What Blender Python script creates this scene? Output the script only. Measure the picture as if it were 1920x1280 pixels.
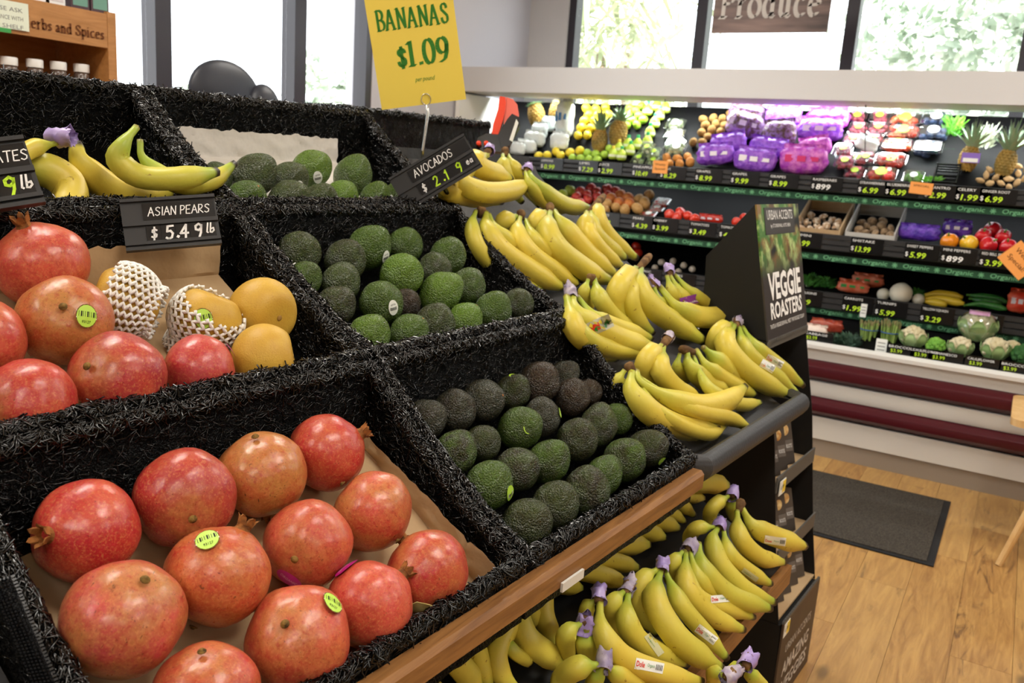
import bpy, math, random
from mathutils import Vector, Matrix, noise
for o in list(bpy.data.objects): bpy.data.objects.remove(o, do_unlink=True)
scene = bpy.context.scene
COL = scene.collection
R = math.radians
random.seed(7)
V = Vector

# ------------------------------------------------------------------ camera
F_PX, YAW, PITCH, ROLL = 1610.0, R(30.2), R(12.1), R(3.94)
CAM = V((0, 0, 1.5))
DD = V((-math.sin(YAW)*math.cos(PITCH), math.cos(YAW)*math.cos(PITCH), -math.sin(PITCH)))
_r = V((math.cos(YAW), math.sin(YAW), 0)); _u = _r.cross(DD)
RR = math.cos(ROLL)*_r + math.sin(ROLL)*_u
UU = -math.sin(ROLL)*_r + math.cos(ROLL)*_u
cd = bpy.data.cameras.new('camera'); cam = bpy.data.objects.new('camera', cd); COL.objects.link(cam)
cam.matrix_world = Matrix(((RR.x, UU.x, -DD.x, CAM.x), (RR.y, UU.y, -DD.y, CAM.y), (RR.z, UU.z, -DD.z, CAM.z), (0, 0, 0, 1)))
cd.sensor_width = 36; cd.lens = F_PX/1920*36; cd.clip_start = .02; cd.clip_end = 200
cd.dof.use_dof = True; cd.dof.focus_distance = 1.2; cd.dof.aperture_fstop = 9.0
scene.camera = cam

# ------------------------------------------------------------------ world, sun, exposure
world = bpy.data.worlds.new('sky'); scene.world = world; world.use_nodes = True
bg = world.node_tree.nodes['Background']
bg.inputs[0].default_value = (.90, .96, 1.0, 1); bg.inputs[1].default_value = 5.0
sd = bpy.data.lights.new('sun', 'SUN'); sd.energy = 16.0; sd.angle = R(1.0); sd.color = (1, .95, .86)
sun = bpy.data.objects.new('sun', sd); COL.objects.link(sun); sun.location = (4, -4, 12); sun.rotation_euler = V((-.45, .6, -.66)).to_track_quat('-Z', 'Y').to_euler()
vs = scene.view_settings
vs.view_transform = 'Standard'; vs.look = 'None'; vs.gamma = 1; vs.use_curve_mapping = False; vs.exposure = -0.22

# ceiling fluorescents and the light strip of the cooler: strengths kept together here
CEIL_W, CASE_W = 30.0, 8.5

# ------------------------------------------------------------------ pixel helpers (photo frame 1920 x 1280)
def ray(x, y): return DD + RR*((x-960)/F_PX) - UU*((y-640)/F_PX)
def on_plane(x, y, P0, n):
    q = ray(x, y); return CAM + q*((P0-CAM).dot(n)/q.dot(n))
def on_Y(x, y, Y): return on_plane(x, y, V((0, Y, 0)), V((0, 1, 0)))
def on_X(x, y, X): return on_plane(x, y, V((X, 0, 0)), V((1, 0, 0)))
def on_Z(x, y, Z): return on_plane(x, y, V((0, 0, Z)), V((0, 0, 1)))
_d = R(-3.76)
A = V((-math.sin(_d), math.cos(_d), 0)); B = V((-math.cos(_d), -math.sin(_d), 0)); Z = V((0, 0, 1))
def W(a, b, z): return A*a + B*b + Z*z
def on_b(x, y, b): return on_plane(x, y, B*b, B)
def on_a(x, y, a): return on_plane(x, y, A*a, A)
def depth(p): return (p-CAM).dot(DD)
def rest(x, y, d, P0, n, k=1.0):
    """centre and radius of a ball seen at pixel x,y with pixel diameter d that lies on plane P0,n"""
    q = ray(x, y); t = -(n.dot(CAM-P0))/(n.dot(q)-k*d/(2*F_PX))
    return CAM+q*t, d*t/(2*F_PX)

# ------------------------------------------------------------------ materials
def lin(c):
    if isinstance(c, str):
        c = [int(c[i:i+2], 16)/255 for i in (0, 2, 4)]
        return tuple(v/12.92 if v <= .04045 else ((v+.055)/1.055)**2.4 for v in c)
    return tuple(c[:3])
MATS = {}
class NT:
    def __init__(s, name):
        m = bpy.data.materials.new(name); m.use_nodes = True; s.m = m; s.t = m.node_tree
        s.p = s.t.nodes['Principled BSDF']; s.out = s.t.nodes['Material Output']
    def n(s, typ, **kw):
        nd = s.t.nodes.new('ShaderNode'+typ)
        for k, v in kw.items():
            if k.startswith('_'): setattr(nd, k[1:], v)
            else: nd.inputs[k].default_value = v
        return nd
    def l(s, a, b): s.t.links.new(a, b)
    def mix(s, fac, a, b, mode='MIX'):
        nd = s.t.nodes.new('ShaderNodeMix'); nd.data_type = 'RGBA'; nd.blend_type = mode
        for i, v in ((0, fac), (6, a), (7, b)):
            if hasattr(v, 'links'): s.l(v, nd.inputs[i])
            else: nd.inputs[i].default_value = v if i == 0 else (*lin(v), 1)
        return nd.outputs[2]
    def ramp(s, fac, lo, hi, a=0.0, b=1.0):
        nd = s.n('MapRange'); s.l(fac, nd.inputs[0])
        for i, v in ((1, lo), (2, hi), (3, a), (4, b)): nd.inputs[i].default_value = v
        return nd.outputs[0]
    def math(s, op, a, b=0.0):
        nd = s.n('Math', _operation=op)
        for i, v in ((0, a), (1, b)):
            if hasattr(v, 'links'): s.l(v, nd.inputs[i])
            else: nd.inputs[i].default_value = v
        return nd.outputs[0]
    def coord(s, scale=(1, 1, 1), rnd=True, kind='Object'):
        tc = s.n('TexCoord'); mp = s.n('Mapping'); mp.inputs['Scale'].default_value = scale
        s.l(tc.outputs[kind], mp.inputs[0])
        if rnd:
            oi = s.n('ObjectInfo'); cx = s.n('CombineXYZ')
            v = s.math('MULTIPLY', oi.outputs['Random'], 37.0)
            for i in range(3): s.l(v, cx.inputs[i])
            s.l(cx.outputs[0], mp.inputs[1])
        return mp.outputs[0]
    def noise(s, co, scale, detail=3, rough=.55, dist=0.0):
        nd = s.n('TexNoise'); s.l(co, nd.inputs['Vector'])
        nd.inputs['Scale'].default_value = scale; nd.inputs['Detail'].default_value = detail
        nd.inputs['Roughness'].default_value = rough; nd.inputs['Distortion'].default_value = dist
        return nd.outputs[0]
    def voro(s, co, scale, feat='F1'):
        nd = s.n('TexVoronoi', _feature=feat); s.l(co, nd.inputs['Vector']); nd.inputs['Scale'].default_value = scale
        return nd.outputs[0]
    def bump(s, h, strength=.3, dist=.01):
        nd = s.n('Bump'); s.l(h, nd.inputs['Height']); nd.inputs['Strength'].default_value = strength
        nd.inputs['Distance'].default_value = dist; s.l(nd.outputs[0], s.p.inputs['Normal'])
    def base(s, c):
        if hasattr(c, 'links'): s.l(c, s.p.inputs['Base Color'])
        else: s.p.inputs['Base Color'].default_value = (*lin(c), 1)
    def pr(s, rough=.5, spec=.5, metal=0.0, coat=0.0, trans=0.0, alpha=1.0, sss=0.0):
        i = s.p.inputs
        i['Roughness'].default_value = rough; i['Specular IOR Level'].default_value = spec; i['Metallic'].default_value = metal
        i['Coat Weight'].default_value = coat; i['Coat Roughness'].default_value = .25
        i['Transmission Weight'].default_value = trans; i['Alpha'].default_value = alpha
def mat(name, c, rough=.5, spec=.5, metal=0.0, c2=None, nscale=6, lo=.4, hi=.65, bump=None, coat=0.0, alpha=1.0, emit=0.0, stretch=(1, 1, 1), trans=0.0):
    if name in MATS: return MATS[name]
    t = NT(name); t.pr(rough, spec, metal, coat, trans, alpha)
    if c2 is not None or bump:
        co = t.coord(stretch)
    if c2 is not None: t.base(t.mix(t.ramp(t.noise(co, nscale), lo, hi), c, c2))
    else: t.base(c)
    if bump: t.bump(t.noise(co, bump[0], 4), bump[1], bump[2] if len(bump) > 2 else .01)
    if emit:
        t.p.inputs['Emission Color'].default_value = (*lin(c), 1); t.p.inputs['Emission Strength'].default_value = emit
    MATS[name] = t.m; return t.m

def m_pom():
    t = NT('pomegranate_skin'); t.pr(.3, .5, coat=.2)
    oi = t.n('ObjectInfo'); co = t.coord()
    big = t.noise(co, 1.1, 4, .6, .6)
    c = t.mix(t.ramp(big, .42, .72, 0, .5), oi.outputs['Color'], 'd8643c')
    red = t.mix(t.ramp(t.noise(co, 1.3, 4, .6, .3), .40, .68, 0, .75), c, 'a81022')
    tan = t.mix(t.math('MULTIPLY', t.ramp(t.noise(co, 1.6, 5, .65), .34, .62), oi.outputs['Alpha']), red, 'b07a3c')
    sz = t.n('SeparateXYZ'); tcz = t.n('TexCoord'); t.l(tcz.outputs['Object'], sz.inputs[0])
    pole = t.math('MULTIPLY', t.ramp(t.math('ADD', sz.outputs[2], t.math('MULTIPLY', t.noise(co, 5, 4), .5)), -.42, -.74), .75)
    tan = t.mix(pole, tan, 'b07c40')
    fine = t.mix(t.ramp(t.noise(co, 16, 5, .7), .5, .8, 0, .35), tan, 'd07a50')
    spk = t.ramp(t.noise(co, 20, 4, .7), .50, .66, 0, .55); fine = t.mix(spk, fine, 'd08a52'); rsp = t.ramp(t.noise(co, 9, 5, .7), .52, .68, 0, .6); fine = t.mix(rsp, fine, '9c1420')
    dark = t.math('MULTIPLY', t.ramp(t.noise(co, 7, 6, .75), .60, .70), t.ramp(oi.outputs['Alpha'], 0, 1, .25, 1))
    fin = t.mix(t.math('MULTIPLY', dark, .75), fine, '5a2a14')
    sp = t.ramp(t.noise(co, 26, 2, .5), .67, .72); fin = t.mix(t.math('MULTIPLY', sp, .7), fin, '4a2010')
    scr = t.math('MULTIPLY', t.ramp(t.noise(t.coord((1, 5, 1)), 7, 2, .5), .70, .74), t.ramp(oi.outputs['Alpha'], 0, 1, .2, .9)); fin = t.mix(scr, fin, '2a140c')
    t.base(fin)
    t.bump(t.math('ADD', t.noise(co, 2.6, 2), t.math('MULTIPLY', t.noise(co, 26, 2), .02)), .05, .10)
    t.l(t.ramp(t.noise(co, 6, 3), .3, .7, .27, .42), t.p.inputs['Roughness']); MATS['pom'] = t.m
def m_avo():
    t = NT('avocado_skin'); t.pr(.34, .5)
    oi = t.n('ObjectInfo'); co = t.coord()
    dk = t.math('MULTIPLY', t.ramp(t.noise(co, 1.5, 4, .6, .4), .30, .62), oi.outputs['Alpha'])
    c = t.mix(dk, oi.outputs['Color'], '33281f')
    v = t.voro(co, 13); peb = t.ramp(v, .1, .75)
    c2 = t.mix(t.math('MULTIPLY', peb, .3), c, '121a08')
    sp = t.ramp(t.noise(co, 22, 3, .6), .6, .72); c2 = t.mix(t.math('MULTIPLY', sp, .35), c2, '8a9a4a')
    t.base(c2)
    hgt = t.math('ADD', t.math('MULTIPLY', v, -1.0), t.math('MULTIPLY', t.noise(co, 16, 4), 1.1))
    t.bump(hgt, .5, .05)
    t.l(t.ramp(t.noise(co, 12, 3), .35, .7, .18, .4), t.p.inputs['Roughness']); MATS['avo'] = t.m
def m_banana():
    t = NT('banana_peel'); t.pr(.42, .4)
    at = t.n('Attribute', _attribute_name='t'); oi = t.n('ObjectInfo'); co = t.coord()
    tt = at.outputs['Fac']
    body = t.mix(t.ramp(t.noise(co, 9, 3), .35, .7, 0, .7), 'dfc850', 'd4b842')
    gr = t.mix(.5, 'b4bc40', '8aa638')
    ends = t.math('MAXIMUM', t.ramp(tt, .34, .08), t.ramp(tt, .80, .97, 0, .8))
    gw = t.math('MULTIPLY', t.math('ADD', ends, t.math('MULTIPLY', oi.outputs['Alpha'], .55)), t.ramp(oi.outputs['Alpha'], 0, 1, .65, 1.15))
    gw = t.math('MINIMUM', t.math('MULTIPLY', gw, t.ramp(t.noise(co, 14, 2), .25, .75, .65, 1.15)), 1.0)
    c = t.mix(gw, body, gr)
    spots = t.math('MULTIPLY', t.ramp(t.noise(co, 75, 3, .6), .67, .73), .7)
    c = t.mix(spots, c, '7a4a1c')
    big = t.math('MULTIPLY', t.ramp(t.noise(co, 22, 4, .6), .68, .76), .6); c = t.mix(big, c, '8a5a24')
    tip = t.ramp(tt, .945, .975); c = t.mix(tip, c, '2c2018')
    stem = t.math('MULTIPLY', t.ramp(tt, .03, .0), .8); c = t.mix(stem, c, '6a4a26')
    t.base(c); t.bump(t.noise(co, 60, 3), .08, .01); MATS['banana'] = t.m
def m_pear():
    t = NT('pear_skin'); t.pr(.45, .35)
    co = t.coord(); c = t.mix(t.ramp(t.noise(co, 1.5, 3), .35, .7), 'c9a23e', 'bd9234')
    c = t.mix(t.math('MULTIPLY', t.ramp(t.noise(co, 30, 2), .58, .66), .35), c, 'a8742a')
    t.base(c); t.bump(t.noise(co, 20, 3), .1, .05); MATS['pear'] = t.m
def m_basket():
    t = NT('black_woven_plastic'); t.pr(.3, .35); co = t.coord(rnd=False)
    t.base(t.mix(t.ramp(t.noise(co, 30, 3), .4, .7), '050505', '0b0b0c'))
    w = t.n('TexWave', _wave_type='BANDS'); t.l(co, w.inputs['Vector']); w.inputs['Scale'].default_value = 60; w.inputs['Distortion'].default_value = 22; w.inputs['Detail'].default_value = 3; w.inputs['Detail Scale'].default_value = 1.6
    t.bump(t.math('ADD', w.outputs[1], t.noise(co, 90, 3)), .9, .012); MATS['basket'] = t.m
    MATS['strand'] = mat('black_glossy_strand', '030303', .13, .6)
def m_plank():
    t = NT('floor_plank_wood'); t.pr(.38, .4)
    co = t.coord((1, .13, 1)); oi = t.n('ObjectInfo')
    g = t.noise(co, 26, 6, .65, 1.2)
    c = t.mix(t.ramp(g, .34, .66), 'bf9456', '94693a')
    c = t.mix(t.math('MULTIPLY', t.ramp(t.noise(co, 60, 4, .6, .8), .52, .72), .5), c, '83592e')
    c = t.mix(t.math('MULTIPLY', t.ramp(t.noise(t.coord((1, .22, 1)), 13, 6, .62, 1.6), .58, .68), .85), c, '5e3f26')
    kv = t.voro(t.coord((1, .5, 1)), 4.2); kn = t.ramp(t.math('ADD', kv, t.math('MULTIPLY', t.noise(co, 40, 3), .06)), .125, .07); c = t.mix(t.math('MULTIPLY', kn, .85), c, '3e2616')
    c = t.mix(t.ramp(oi.outputs['Random'], 0, 1, 0, .35), c, 'cba566')
    t.base(c); t.bump(g, .05, .01); MATS['plank'] = t.m
def m_wood(name, c1, c2, stretch, rough=.45, scale=14):
    t = NT(name); t.pr(rough, .4); co = t.coord(stretch)
    g = t.noise(co, scale, 6, .6, .8); t.base(t.mix(t.ramp(g, .3, .72), c1, c2)); t.bump(g, .08, .01); MATS[name] = t.m
def m_glass():
    t = NT('window_glass'); tr = t.n('BsdfTransparent'); gl = t.n('BsdfGlossy'); gl.inputs['Roughness'].default_value = .02
    fr = t.n('LayerWeight'); mx = t.n('MixShader')
    t.l(t.math('ADD', t.math('MULTIPLY', t.math('POWER', fr.outputs['Facing'], 5.0), .7), .03), mx.inputs[0]); t.l(tr.outputs[0], mx.inputs[1]); t.l(gl.outputs[0], mx.inputs[2]); t.l(mx.outputs[0], t.out.inputs[0])
    MATS['glass'] = t.m
    t = NT('clear_plastic'); tr = t.n('BsdfTransparent'); gl = t.n('BsdfGlossy'); gl.inputs['Roughness'].default_value = .12
    tr.inputs[0].default_value = (.88, .93, .93, 1)
    lw = t.n('LayerWeight'); lw.inputs[0].default_value = .35; mx = t.n('MixShader')
    t.l(t.ramp(lw.outputs['Facing'], 0, 1, .12, .7), mx.inputs[0]); t.l(tr.outputs[0], mx.inputs[1]); t.l(gl.outputs[0], mx.inputs[2]); t.l(mx.outputs[0], t.out.inputs[0])
    MATS['clear'] = t.m
for f_ in (m_pom, m_avo, m_banana, m_pear, m_basket, m_plank, m_glass): f_()
m_wood('rack_wood', '9a6c3c', '6f4826', (5, .3, 5), scale=20); m_wood('cabinet_wood', 'bf8850', 'a06c38', (3, .4, 3)); m_wood('stool_wood', 'd8b27a', 'c89a5e', (2, 2, .3))
M = MATS
mat('wall_white', 'd6d2d0', .7, .3, c2='cbc8c8', nscale=2, lo=.3, hi=.8)
mat('wall_grey', 'c6c4ca', .7, .3)
mat('soffit', 'cfcecf', .55, .3)
mat('ceiling_white', 'e6e4df', .85, .2)
mat('frame_dark', '2d2830', .4, .5)
mat('sill_paint', 'd8d4d2', .6, .3)
mat('white', 'f0efeb', .5); mat('black', '0b0b0c', .5, .4); mat('black_card', '141312', .6, .35); mat('black_gloss', '0e0e10', .25, .5)
mat('rail_grey', '2a2a2b', .4, .45); mat('tray_grey', '3b3b3d', .5, .4, bump=(160, .25, .004))
mat('deck_black', '101011', .45, .4)
mat('kraft', 'c2a680', .8, .2, c2='ad8e68', nscale=4, bump=(14, .25, .02)); mat('white_paper', 'dad5ce', .8, .2, c2='cfc9c0', nscale=3, bump=(10, .3, .03))
mat('yellow_card', 'f6dc60', .6, .3); mat('ink_green', '3c8232', .6, .2); mat('chalk_white', 'f4f4f2', .6, .2); mat('chalk_lime', 'c8f03a', .55, .2, emit=.0)
mat('ink_brown', '6a3c1e', .6, .2); mat('ink_black', '151515', .6, .2); mat('steel', 'c8c6c0', .22, .5, 1.0); mat('steel_brushed', '9a948c', .38, .5, 1.0)
mat('tape_purple', '9c86c0', .35, .5, c2='b8a6d6', nscale=30); mat('tape_grey', 'b9aeb8', .4, .4, c2='8d7fa0', nscale=40)
mat('crown_brown', '5a4028', .8, .2, c2='8a6a42', nscale=40); mat('calyx', '9a6230', .75, .2, c2='5e3a1e', nscale=5); mat('scar', '8a6a34', .8, .2, c2='3a2a16', nscale=6)
mat('sticker_white', 'eef0ea', .4); mat('sticker_lime', 'b4dc4a', .4); mat('sticker_magenta', 'c81e8e', .35); mat('sticker_red', 'd83a2a', .4); mat('sticker_green', '2c8a3a', .4)
mat('foam', 'eceae4', .75, .2, bump=(200, .2, .003))
mat('bumper', '480a16', .35, .4, coat=.05); mat('case_panel', 'd6d2ca', .4, .4); mat('kick', '9a8f82', .35, .5, .3)
mat('case_black', '0a0a0b', .5, .3); mat('case_liner', '08080a', .6, .15); mat('organic_green', '1e4a30', .55, .3); mat('organic_letter', '6eae80', .55, .3)
mat('mat_carpet', '332f2a', .95, .1, c2='58524a', nscale=160, lo=.3, hi=.7, bump=(260, .8, .006)); mat('mat_rubber', '1d1e20', .6, .3)

# ------------------------------------------------------------------ mesh builder
class MB:
    def __init__(s): s.v = []; s.f = []; s.mi = []; s.t = None
    def add(s, vs_, fs, m=0):
        o = len(s.v); s.v += [V(p) for p in vs_]; s.f += [[i+o for i in f] for f in fs]; s.mi += [m]*len(fs); return s
    def box(s, c, size, ax=None, m=0):
        c = V(c); ax = ax or (V((1, 0, 0)), V((0, 1, 0)), V((0, 0, 1))); h = [ax[i]*(size[i]/2) for i in range(3)]
        vs_ = [c+h[0]*x+h[1]*y+h[2]*z for x in (-1, 1) for y in (-1, 1) for z in (-1, 1)]
        return s.add(vs_, [(0, 1, 3, 2), (4, 6, 7, 5), (0, 4, 5, 1), (2, 3, 7, 6), (0, 2, 6, 4), (1, 5, 7, 3)], m)
    def span(s, lo, hi, m=0): lo, hi = V(lo), V(hi); return s.box((lo+hi)/2, hi-lo, m=m)
    def prism(s, poly, off, m=0):
        n = len(poly); off = V(off); vs_ = [V(p) for p in poly]+[V(p)+off for p in poly]
        return s.add(vs_, [list(range(n))[::-1], [i+n for i in range(n)]]+[(i, (i+1) % n, (i+1) % n+n, i+n) for i in range(n)], m)
    def tube(s, pts, rad, ns=6, cap=True, m=0, closed=False, shape=None):
        pts = [V(p) for p in pts]; n = len(pts); rad = rad if hasattr(rad, '__len__') else [rad]*n
        vs_ = []; up = None
        for i, p in enumerate(pts):
            d = (pts[(i+1) % n]-pts[i-1]) if closed else (pts[min(i+1, n-1)]-pts[max(i-1, 0)])
            d = d.normalized() if d.length > 1e-9 else V((0, 0, 1))
            if up is None: up = V((0, 0, 1)) if abs(d.z) < .9 else V((1, 0, 0))
            x = d.cross(up); x = x.normalized() if x.length > 1e-6 else d.orthogonal().normalized(); y = x.cross(d).normalized(); up = y
            for k in range(ns):
                a = 2*math.pi*k/ns; q = rad[i]*(shape(a) if shape else 1); vs_.append(p+x*(math.cos(a)*q)+y*(math.sin(a)*q))
        fs = []
        for i in range(n if closed else n-1):
            j = (i+1) % n
            for k in range(ns): fs.append((i*ns+k, i*ns+(k+1) % ns, j*ns+(k+1) % ns, j*ns+k))
        if cap and not closed: fs += [list(range(ns))[::-1], [(n-1)*ns+k for k in range(ns)]]
        return s.add(vs_, fs, m)
    def lathe(s, prof, c, axis=(0, 0, 1), ns=16, m=0, fn=None):
        """prof: (radius, height) pairs along axis from c"""
        c = V(c); z = V(axis).normalized(); x = z.orthogonal().normalized(); y = z.cross(x); vs_ = []
        for (r, h) in prof:
            for k in range(ns):
                a = 2*math.pi*k/ns; q = r*(fn(a, h) if fn else 1); vs_.append(c+z*h+x*(math.cos(a)*q)+y*(math.sin(a)*q))
        n = len(prof); fs = [(i*ns+k, i*ns+(k+1) % ns, (i+1)*ns+(k+1) % ns, (i+1)*ns+k) for i in range(n-1) for k in range(ns)]
        fs += [list(range(ns))[::-1], [(n-1)*ns+k for k in range(ns)]]
        return s.add(vs_, fs, m)
    def ball(s, c, r, ns=14, nr=9, ax=None, disp=None, m=0):
        c = V(c); r = r if hasattr(r, '__len__') else (r, r, r); ax = ax or (V((1, 0, 0)), V((0, 1, 0)), V((0, 0, 1))); vs_ = []
        def pt(d):
            k = 1+(disp(d) if disp else 0); return c+ax[0]*(d.x*r[0]*k)+ax[1]*(d.y*r[1]*k)+ax[2]*(d.z*r[2]*k)
        vs_.append(pt(V((0, 0, -1))))
        for i in range(1, nr):
            th = math.pi*i/nr
            for k in range(ns):
                a = 2*math.pi*k/ns; vs_.append(pt(V((math.sin(th)*math.cos(a), math.sin(th)*math.sin(a), -math.cos(th)))))
        vs_.append(pt(V((0, 0, 1)))); L = len(vs_)-1
        fs = [(0, 1+(k+1) % ns, 1+k) for k in range(ns)]
        for i in range(nr-2):
            for k in range(ns): fs.append((1+i*ns+k, 1+i*ns+(k+1) % ns, 1+(i+1)*ns+(k+1) % ns, 1+(i+1)*ns+k))
        fs += [(L, 1+(nr-2)*ns+k, 1+(nr-2)*ns+(k+1) % ns) for k in range(ns)]
        return s.add(vs_, fs, m)
    def grid(s, fn, nu, nv, m=0, thick=None):
        vs_ = [V(fn(i/nu, j/nv)) for i in range(nu+1) for j in range(nv+1)]
        fs = [(i*(nv+1)+j, (i+1)*(nv+1)+j, (i+1)*(nv+1)+j+1, i*(nv+1)+j+1) for i in range(nu) for j in range(nv)]
        if thick is None: return s.add(vs_, fs, m)
        t = V(thick); n = len(vs_); w_ = vs_+[p+t for p in vs_]; fs = fs+[[k+n for k in f][::-1] for f in fs]
        bd = [i*(nv+1) for i in range(nu+1)]+[nu*(nv+1)+j for j in range(1, nv+1)]+[i*(nv+1)+nv for i in range(nu-1, -1, -1)]+[j for j in range(nv-1, 0, -1)]
        fs += [(bd[k], bd[(k+1) % len(bd)], bd[(k+1) % len(bd)]+n, bd[k]+n) for k in range(len(bd))]
        return s.add(w_, fs, m)
    def mesh(s, name, mats, org=V((0, 0, 0)), smooth=True):
        me = bpy.data.meshes.new(name); me.from_pydata([tuple(p-org) for p in s.v], [], s.f)
        for m_ in (mats if isinstance(mats, (list, tuple)) else [mats]): me.materials.append(M[m_] if isinstance(m_, str) else m_)
        if len(set(s.mi)) > 1 or (s.mi and s.mi[0]): me.polygons.foreach_set('material_index', s.mi)
        if s.t is not None:
            at = me.attributes.new('t', 'FLOAT', 'POINT'); at.data.foreach_set('value', s.t)
        if smooth: me.polygons.foreach_set('use_smooth', [True]*len(me.polygons))
        if smooth == 'auto': me.set_sharp_from_angle(angle=R(35))
        me.update(); return me
    def build(s, name, mats, parent=None, smooth='auto', org=None, **kw):
        if org is None:
            if parent is not None: org = WL[parent.name]
            else:
                lo = [min(p[i] for p in s.v) for i in range(3)]; hi = [max(p[i] for p in s.v) for i in range(3)]
                org = V(((lo[0]+hi[0])/2, (lo[1]+hi[1])/2, lo[2]))
        o = bpy.data.objects.new(name, s.mesh(name, mats, org, smooth)); COL.objects.link(o); WL[o.name] = V(org)
        if parent is not None: o.parent = parent; o.location = V(org)-WL[parent.name]
        else: o.location = org
        tag(o, **kw); return o
WL = {}
def tag(o, label=None, cat=None, group=None, kind=None, color=None):
    if label: o['label'] = label
    if cat: o['category'] = cat
    if group: o['group'] = group
    if kind: o['kind'] = kind
    if color: o.color = color
    return o
def thing(name, loc, label=None, cat=None, group=None, kind=None):
    o = bpy.data.objects.new(name, None); COL.objects.link(o); o.location = loc; o.empty_display_size = .02; WL[o.name] = V(loc)
    return tag(o, label, cat, group, kind)
def inst(name, me, mw, parent=None, **kw):
    """object on shared mesh data; mw is its world matrix; parent may be rotated or scaled"""
    o = bpy.data.objects.new(name, me); COL.objects.link(o)
    if parent is not None: o.parent = parent; o.matrix_basis = MW[parent.name].inverted() @ mw
    else: o.matrix_basis = mw
    MW[o.name] = mw.copy(); WL[o.name] = mw.to_translation(); return tag(o, **kw)
MW = {}
def frame(z, hint=V((.3, .2, .9))):
    z = V(z).normalized(); x = hint.cross(z)
    if x.length < 1e-4: x = z.orthogonal()
    x.normalize(); y = z.cross(x); return x, y, z
def TM(loc, z=None, s=1.0, spin=0.0, hint=V((.31, .17, .93))):
    x, y, z = frame(z if z is not None else Z, hint); m = Matrix(((x.x, y.x, z.x, 0), (x.y, y.y, z.y, 0), (x.z, y.z, z.z, 0), (0, 0, 0, 1)))
    return Matrix.Translation(loc) @ m @ Matrix.Rotation(spin, 4, 'Z') @ Matrix.Scale(s, 4)
def catmull(P, n):
    P = [V(p) for p in P]; Q = [P[0]*2-P[1]]+P+[P[-1]*2-P[-2]]; out = []; m_ = len(P)-1
    for i in range(n+1):
        u = i/n*m_; k = min(int(u), m_-1); t = u-k; a, b, c, d = Q[k:k+4]
        out.append(.5*((2*b)+(c-a)*t+(2*a-5*b+4*c-d)*t*t+(3*b-a-3*c+d)*t**3))
    return out

# ------------------------------------------------------------------ lettering
def arc(cx, cy, rx, ry, a0, a1, n=14): return [(cx+rx*math.cos(R(a0+(a1-a0)*i/n)), cy+ry*math.sin(R(a0+(a1-a0)*i/n))) for i in range(n+1)]
_S = [(.5, .86), (.32, 1), (.1, .9), (.07, .7), (.28, .53), (.48, .36), (.44, .1), (.22, 0), (.02, .13)]
HAND = {  # plain marker strokes
 'A': [[(0, 0), (.3, 1), (.6, 0)], [(.12, .38), (.5, .38)]], 'V': [[(0, 1), (.28, 0), (.6, 1)]], 'O': [arc(.32, .5, .31, .5, 100, 465)], 'C': [arc(.35, .5, .33, .5, 55, 305)],
 'D': [[(0, 0), (.02, 1), (.28, .95), (.5, .72), (.53, .42), (.38, .12), (0, 0)]], 'S': [_S], 'I': [[(.1, 0), (.12, 1)]], 'N': [[(0, 0), (.03, 1), (.48, 0), (.52, 1)]],
 'P': [[(0, 0), (.02, 1), (.34, .98), (.46, .76), (.3, .5), (.02, .46)]], 'E': [[(.44, 1), (.02, .97), (0, .02), (.44, 0)], [(0, .5), (.36, .52)]],
 'R': [[(0, 0), (.02, 1), (.34, .98), (.44, .76), (.3, .52), (.04, .46), (.5, 0)]], 'T': [[(0, 1), (.56, 1)], [(.28, 1), (.26, 0)]],
 '$': [[(x*.9, y*.8+.1) for x, y in _S], [(.24, 1.1), (.22, -.1)]], '1': [[(0, .78), (.16, 1), (.14, 0)]], '2': [[(.02, .8), (.12, .97), (.32, .98), (.44, .8), (.36, .52), (.02, .02), (.5, .02)]],
 '4': [[(.36, 0), (.38, 1), (0, .36), (.54, .36)]], '5': [[(.48, 1), (.1, .98), (.06, .58), (.3, .62), (.46, .4), (.38, .1), (.18, 0), (0, .1)]],
 '9': [[(.46, .86), (.28, 1), (.06, .84), (.08, .58), (.28, .5), (.46, .68), (.48, .9), (.44, .3), (.34, 0)]], '.': [[(.08, .0), (.12, .06)]],
 'M': [[(0, 0), (.06, 1), (.3, .35), (.54, 1), (.6, 0)]], 'G': [arc(.35, .5, .33, .5, 55, 330)+[(.62, .45), (.4, .45)]],
 'l': [[(.14, 1.0), (.04, .08), (.14, 0)]], 'b': [[(.08, 1), (.02, .04), (.2, 0), (.38, .2), (.32, .46), (.06, .36)]], 'e': [[(.03, .28), (.36, .32), (.28, .52), (.08, .44), (.04, .14), (.2, 0), (.38, .1)]],
 'a': [[(.36, .46), (.16, .5), (.02, .24), (.12, .02), (.3, .14), (.38, .48), (.36, .02)]]}
def srf(x, y, w=.17): return [(x-w, y), (x+w, y)]
x_ = .66
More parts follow.
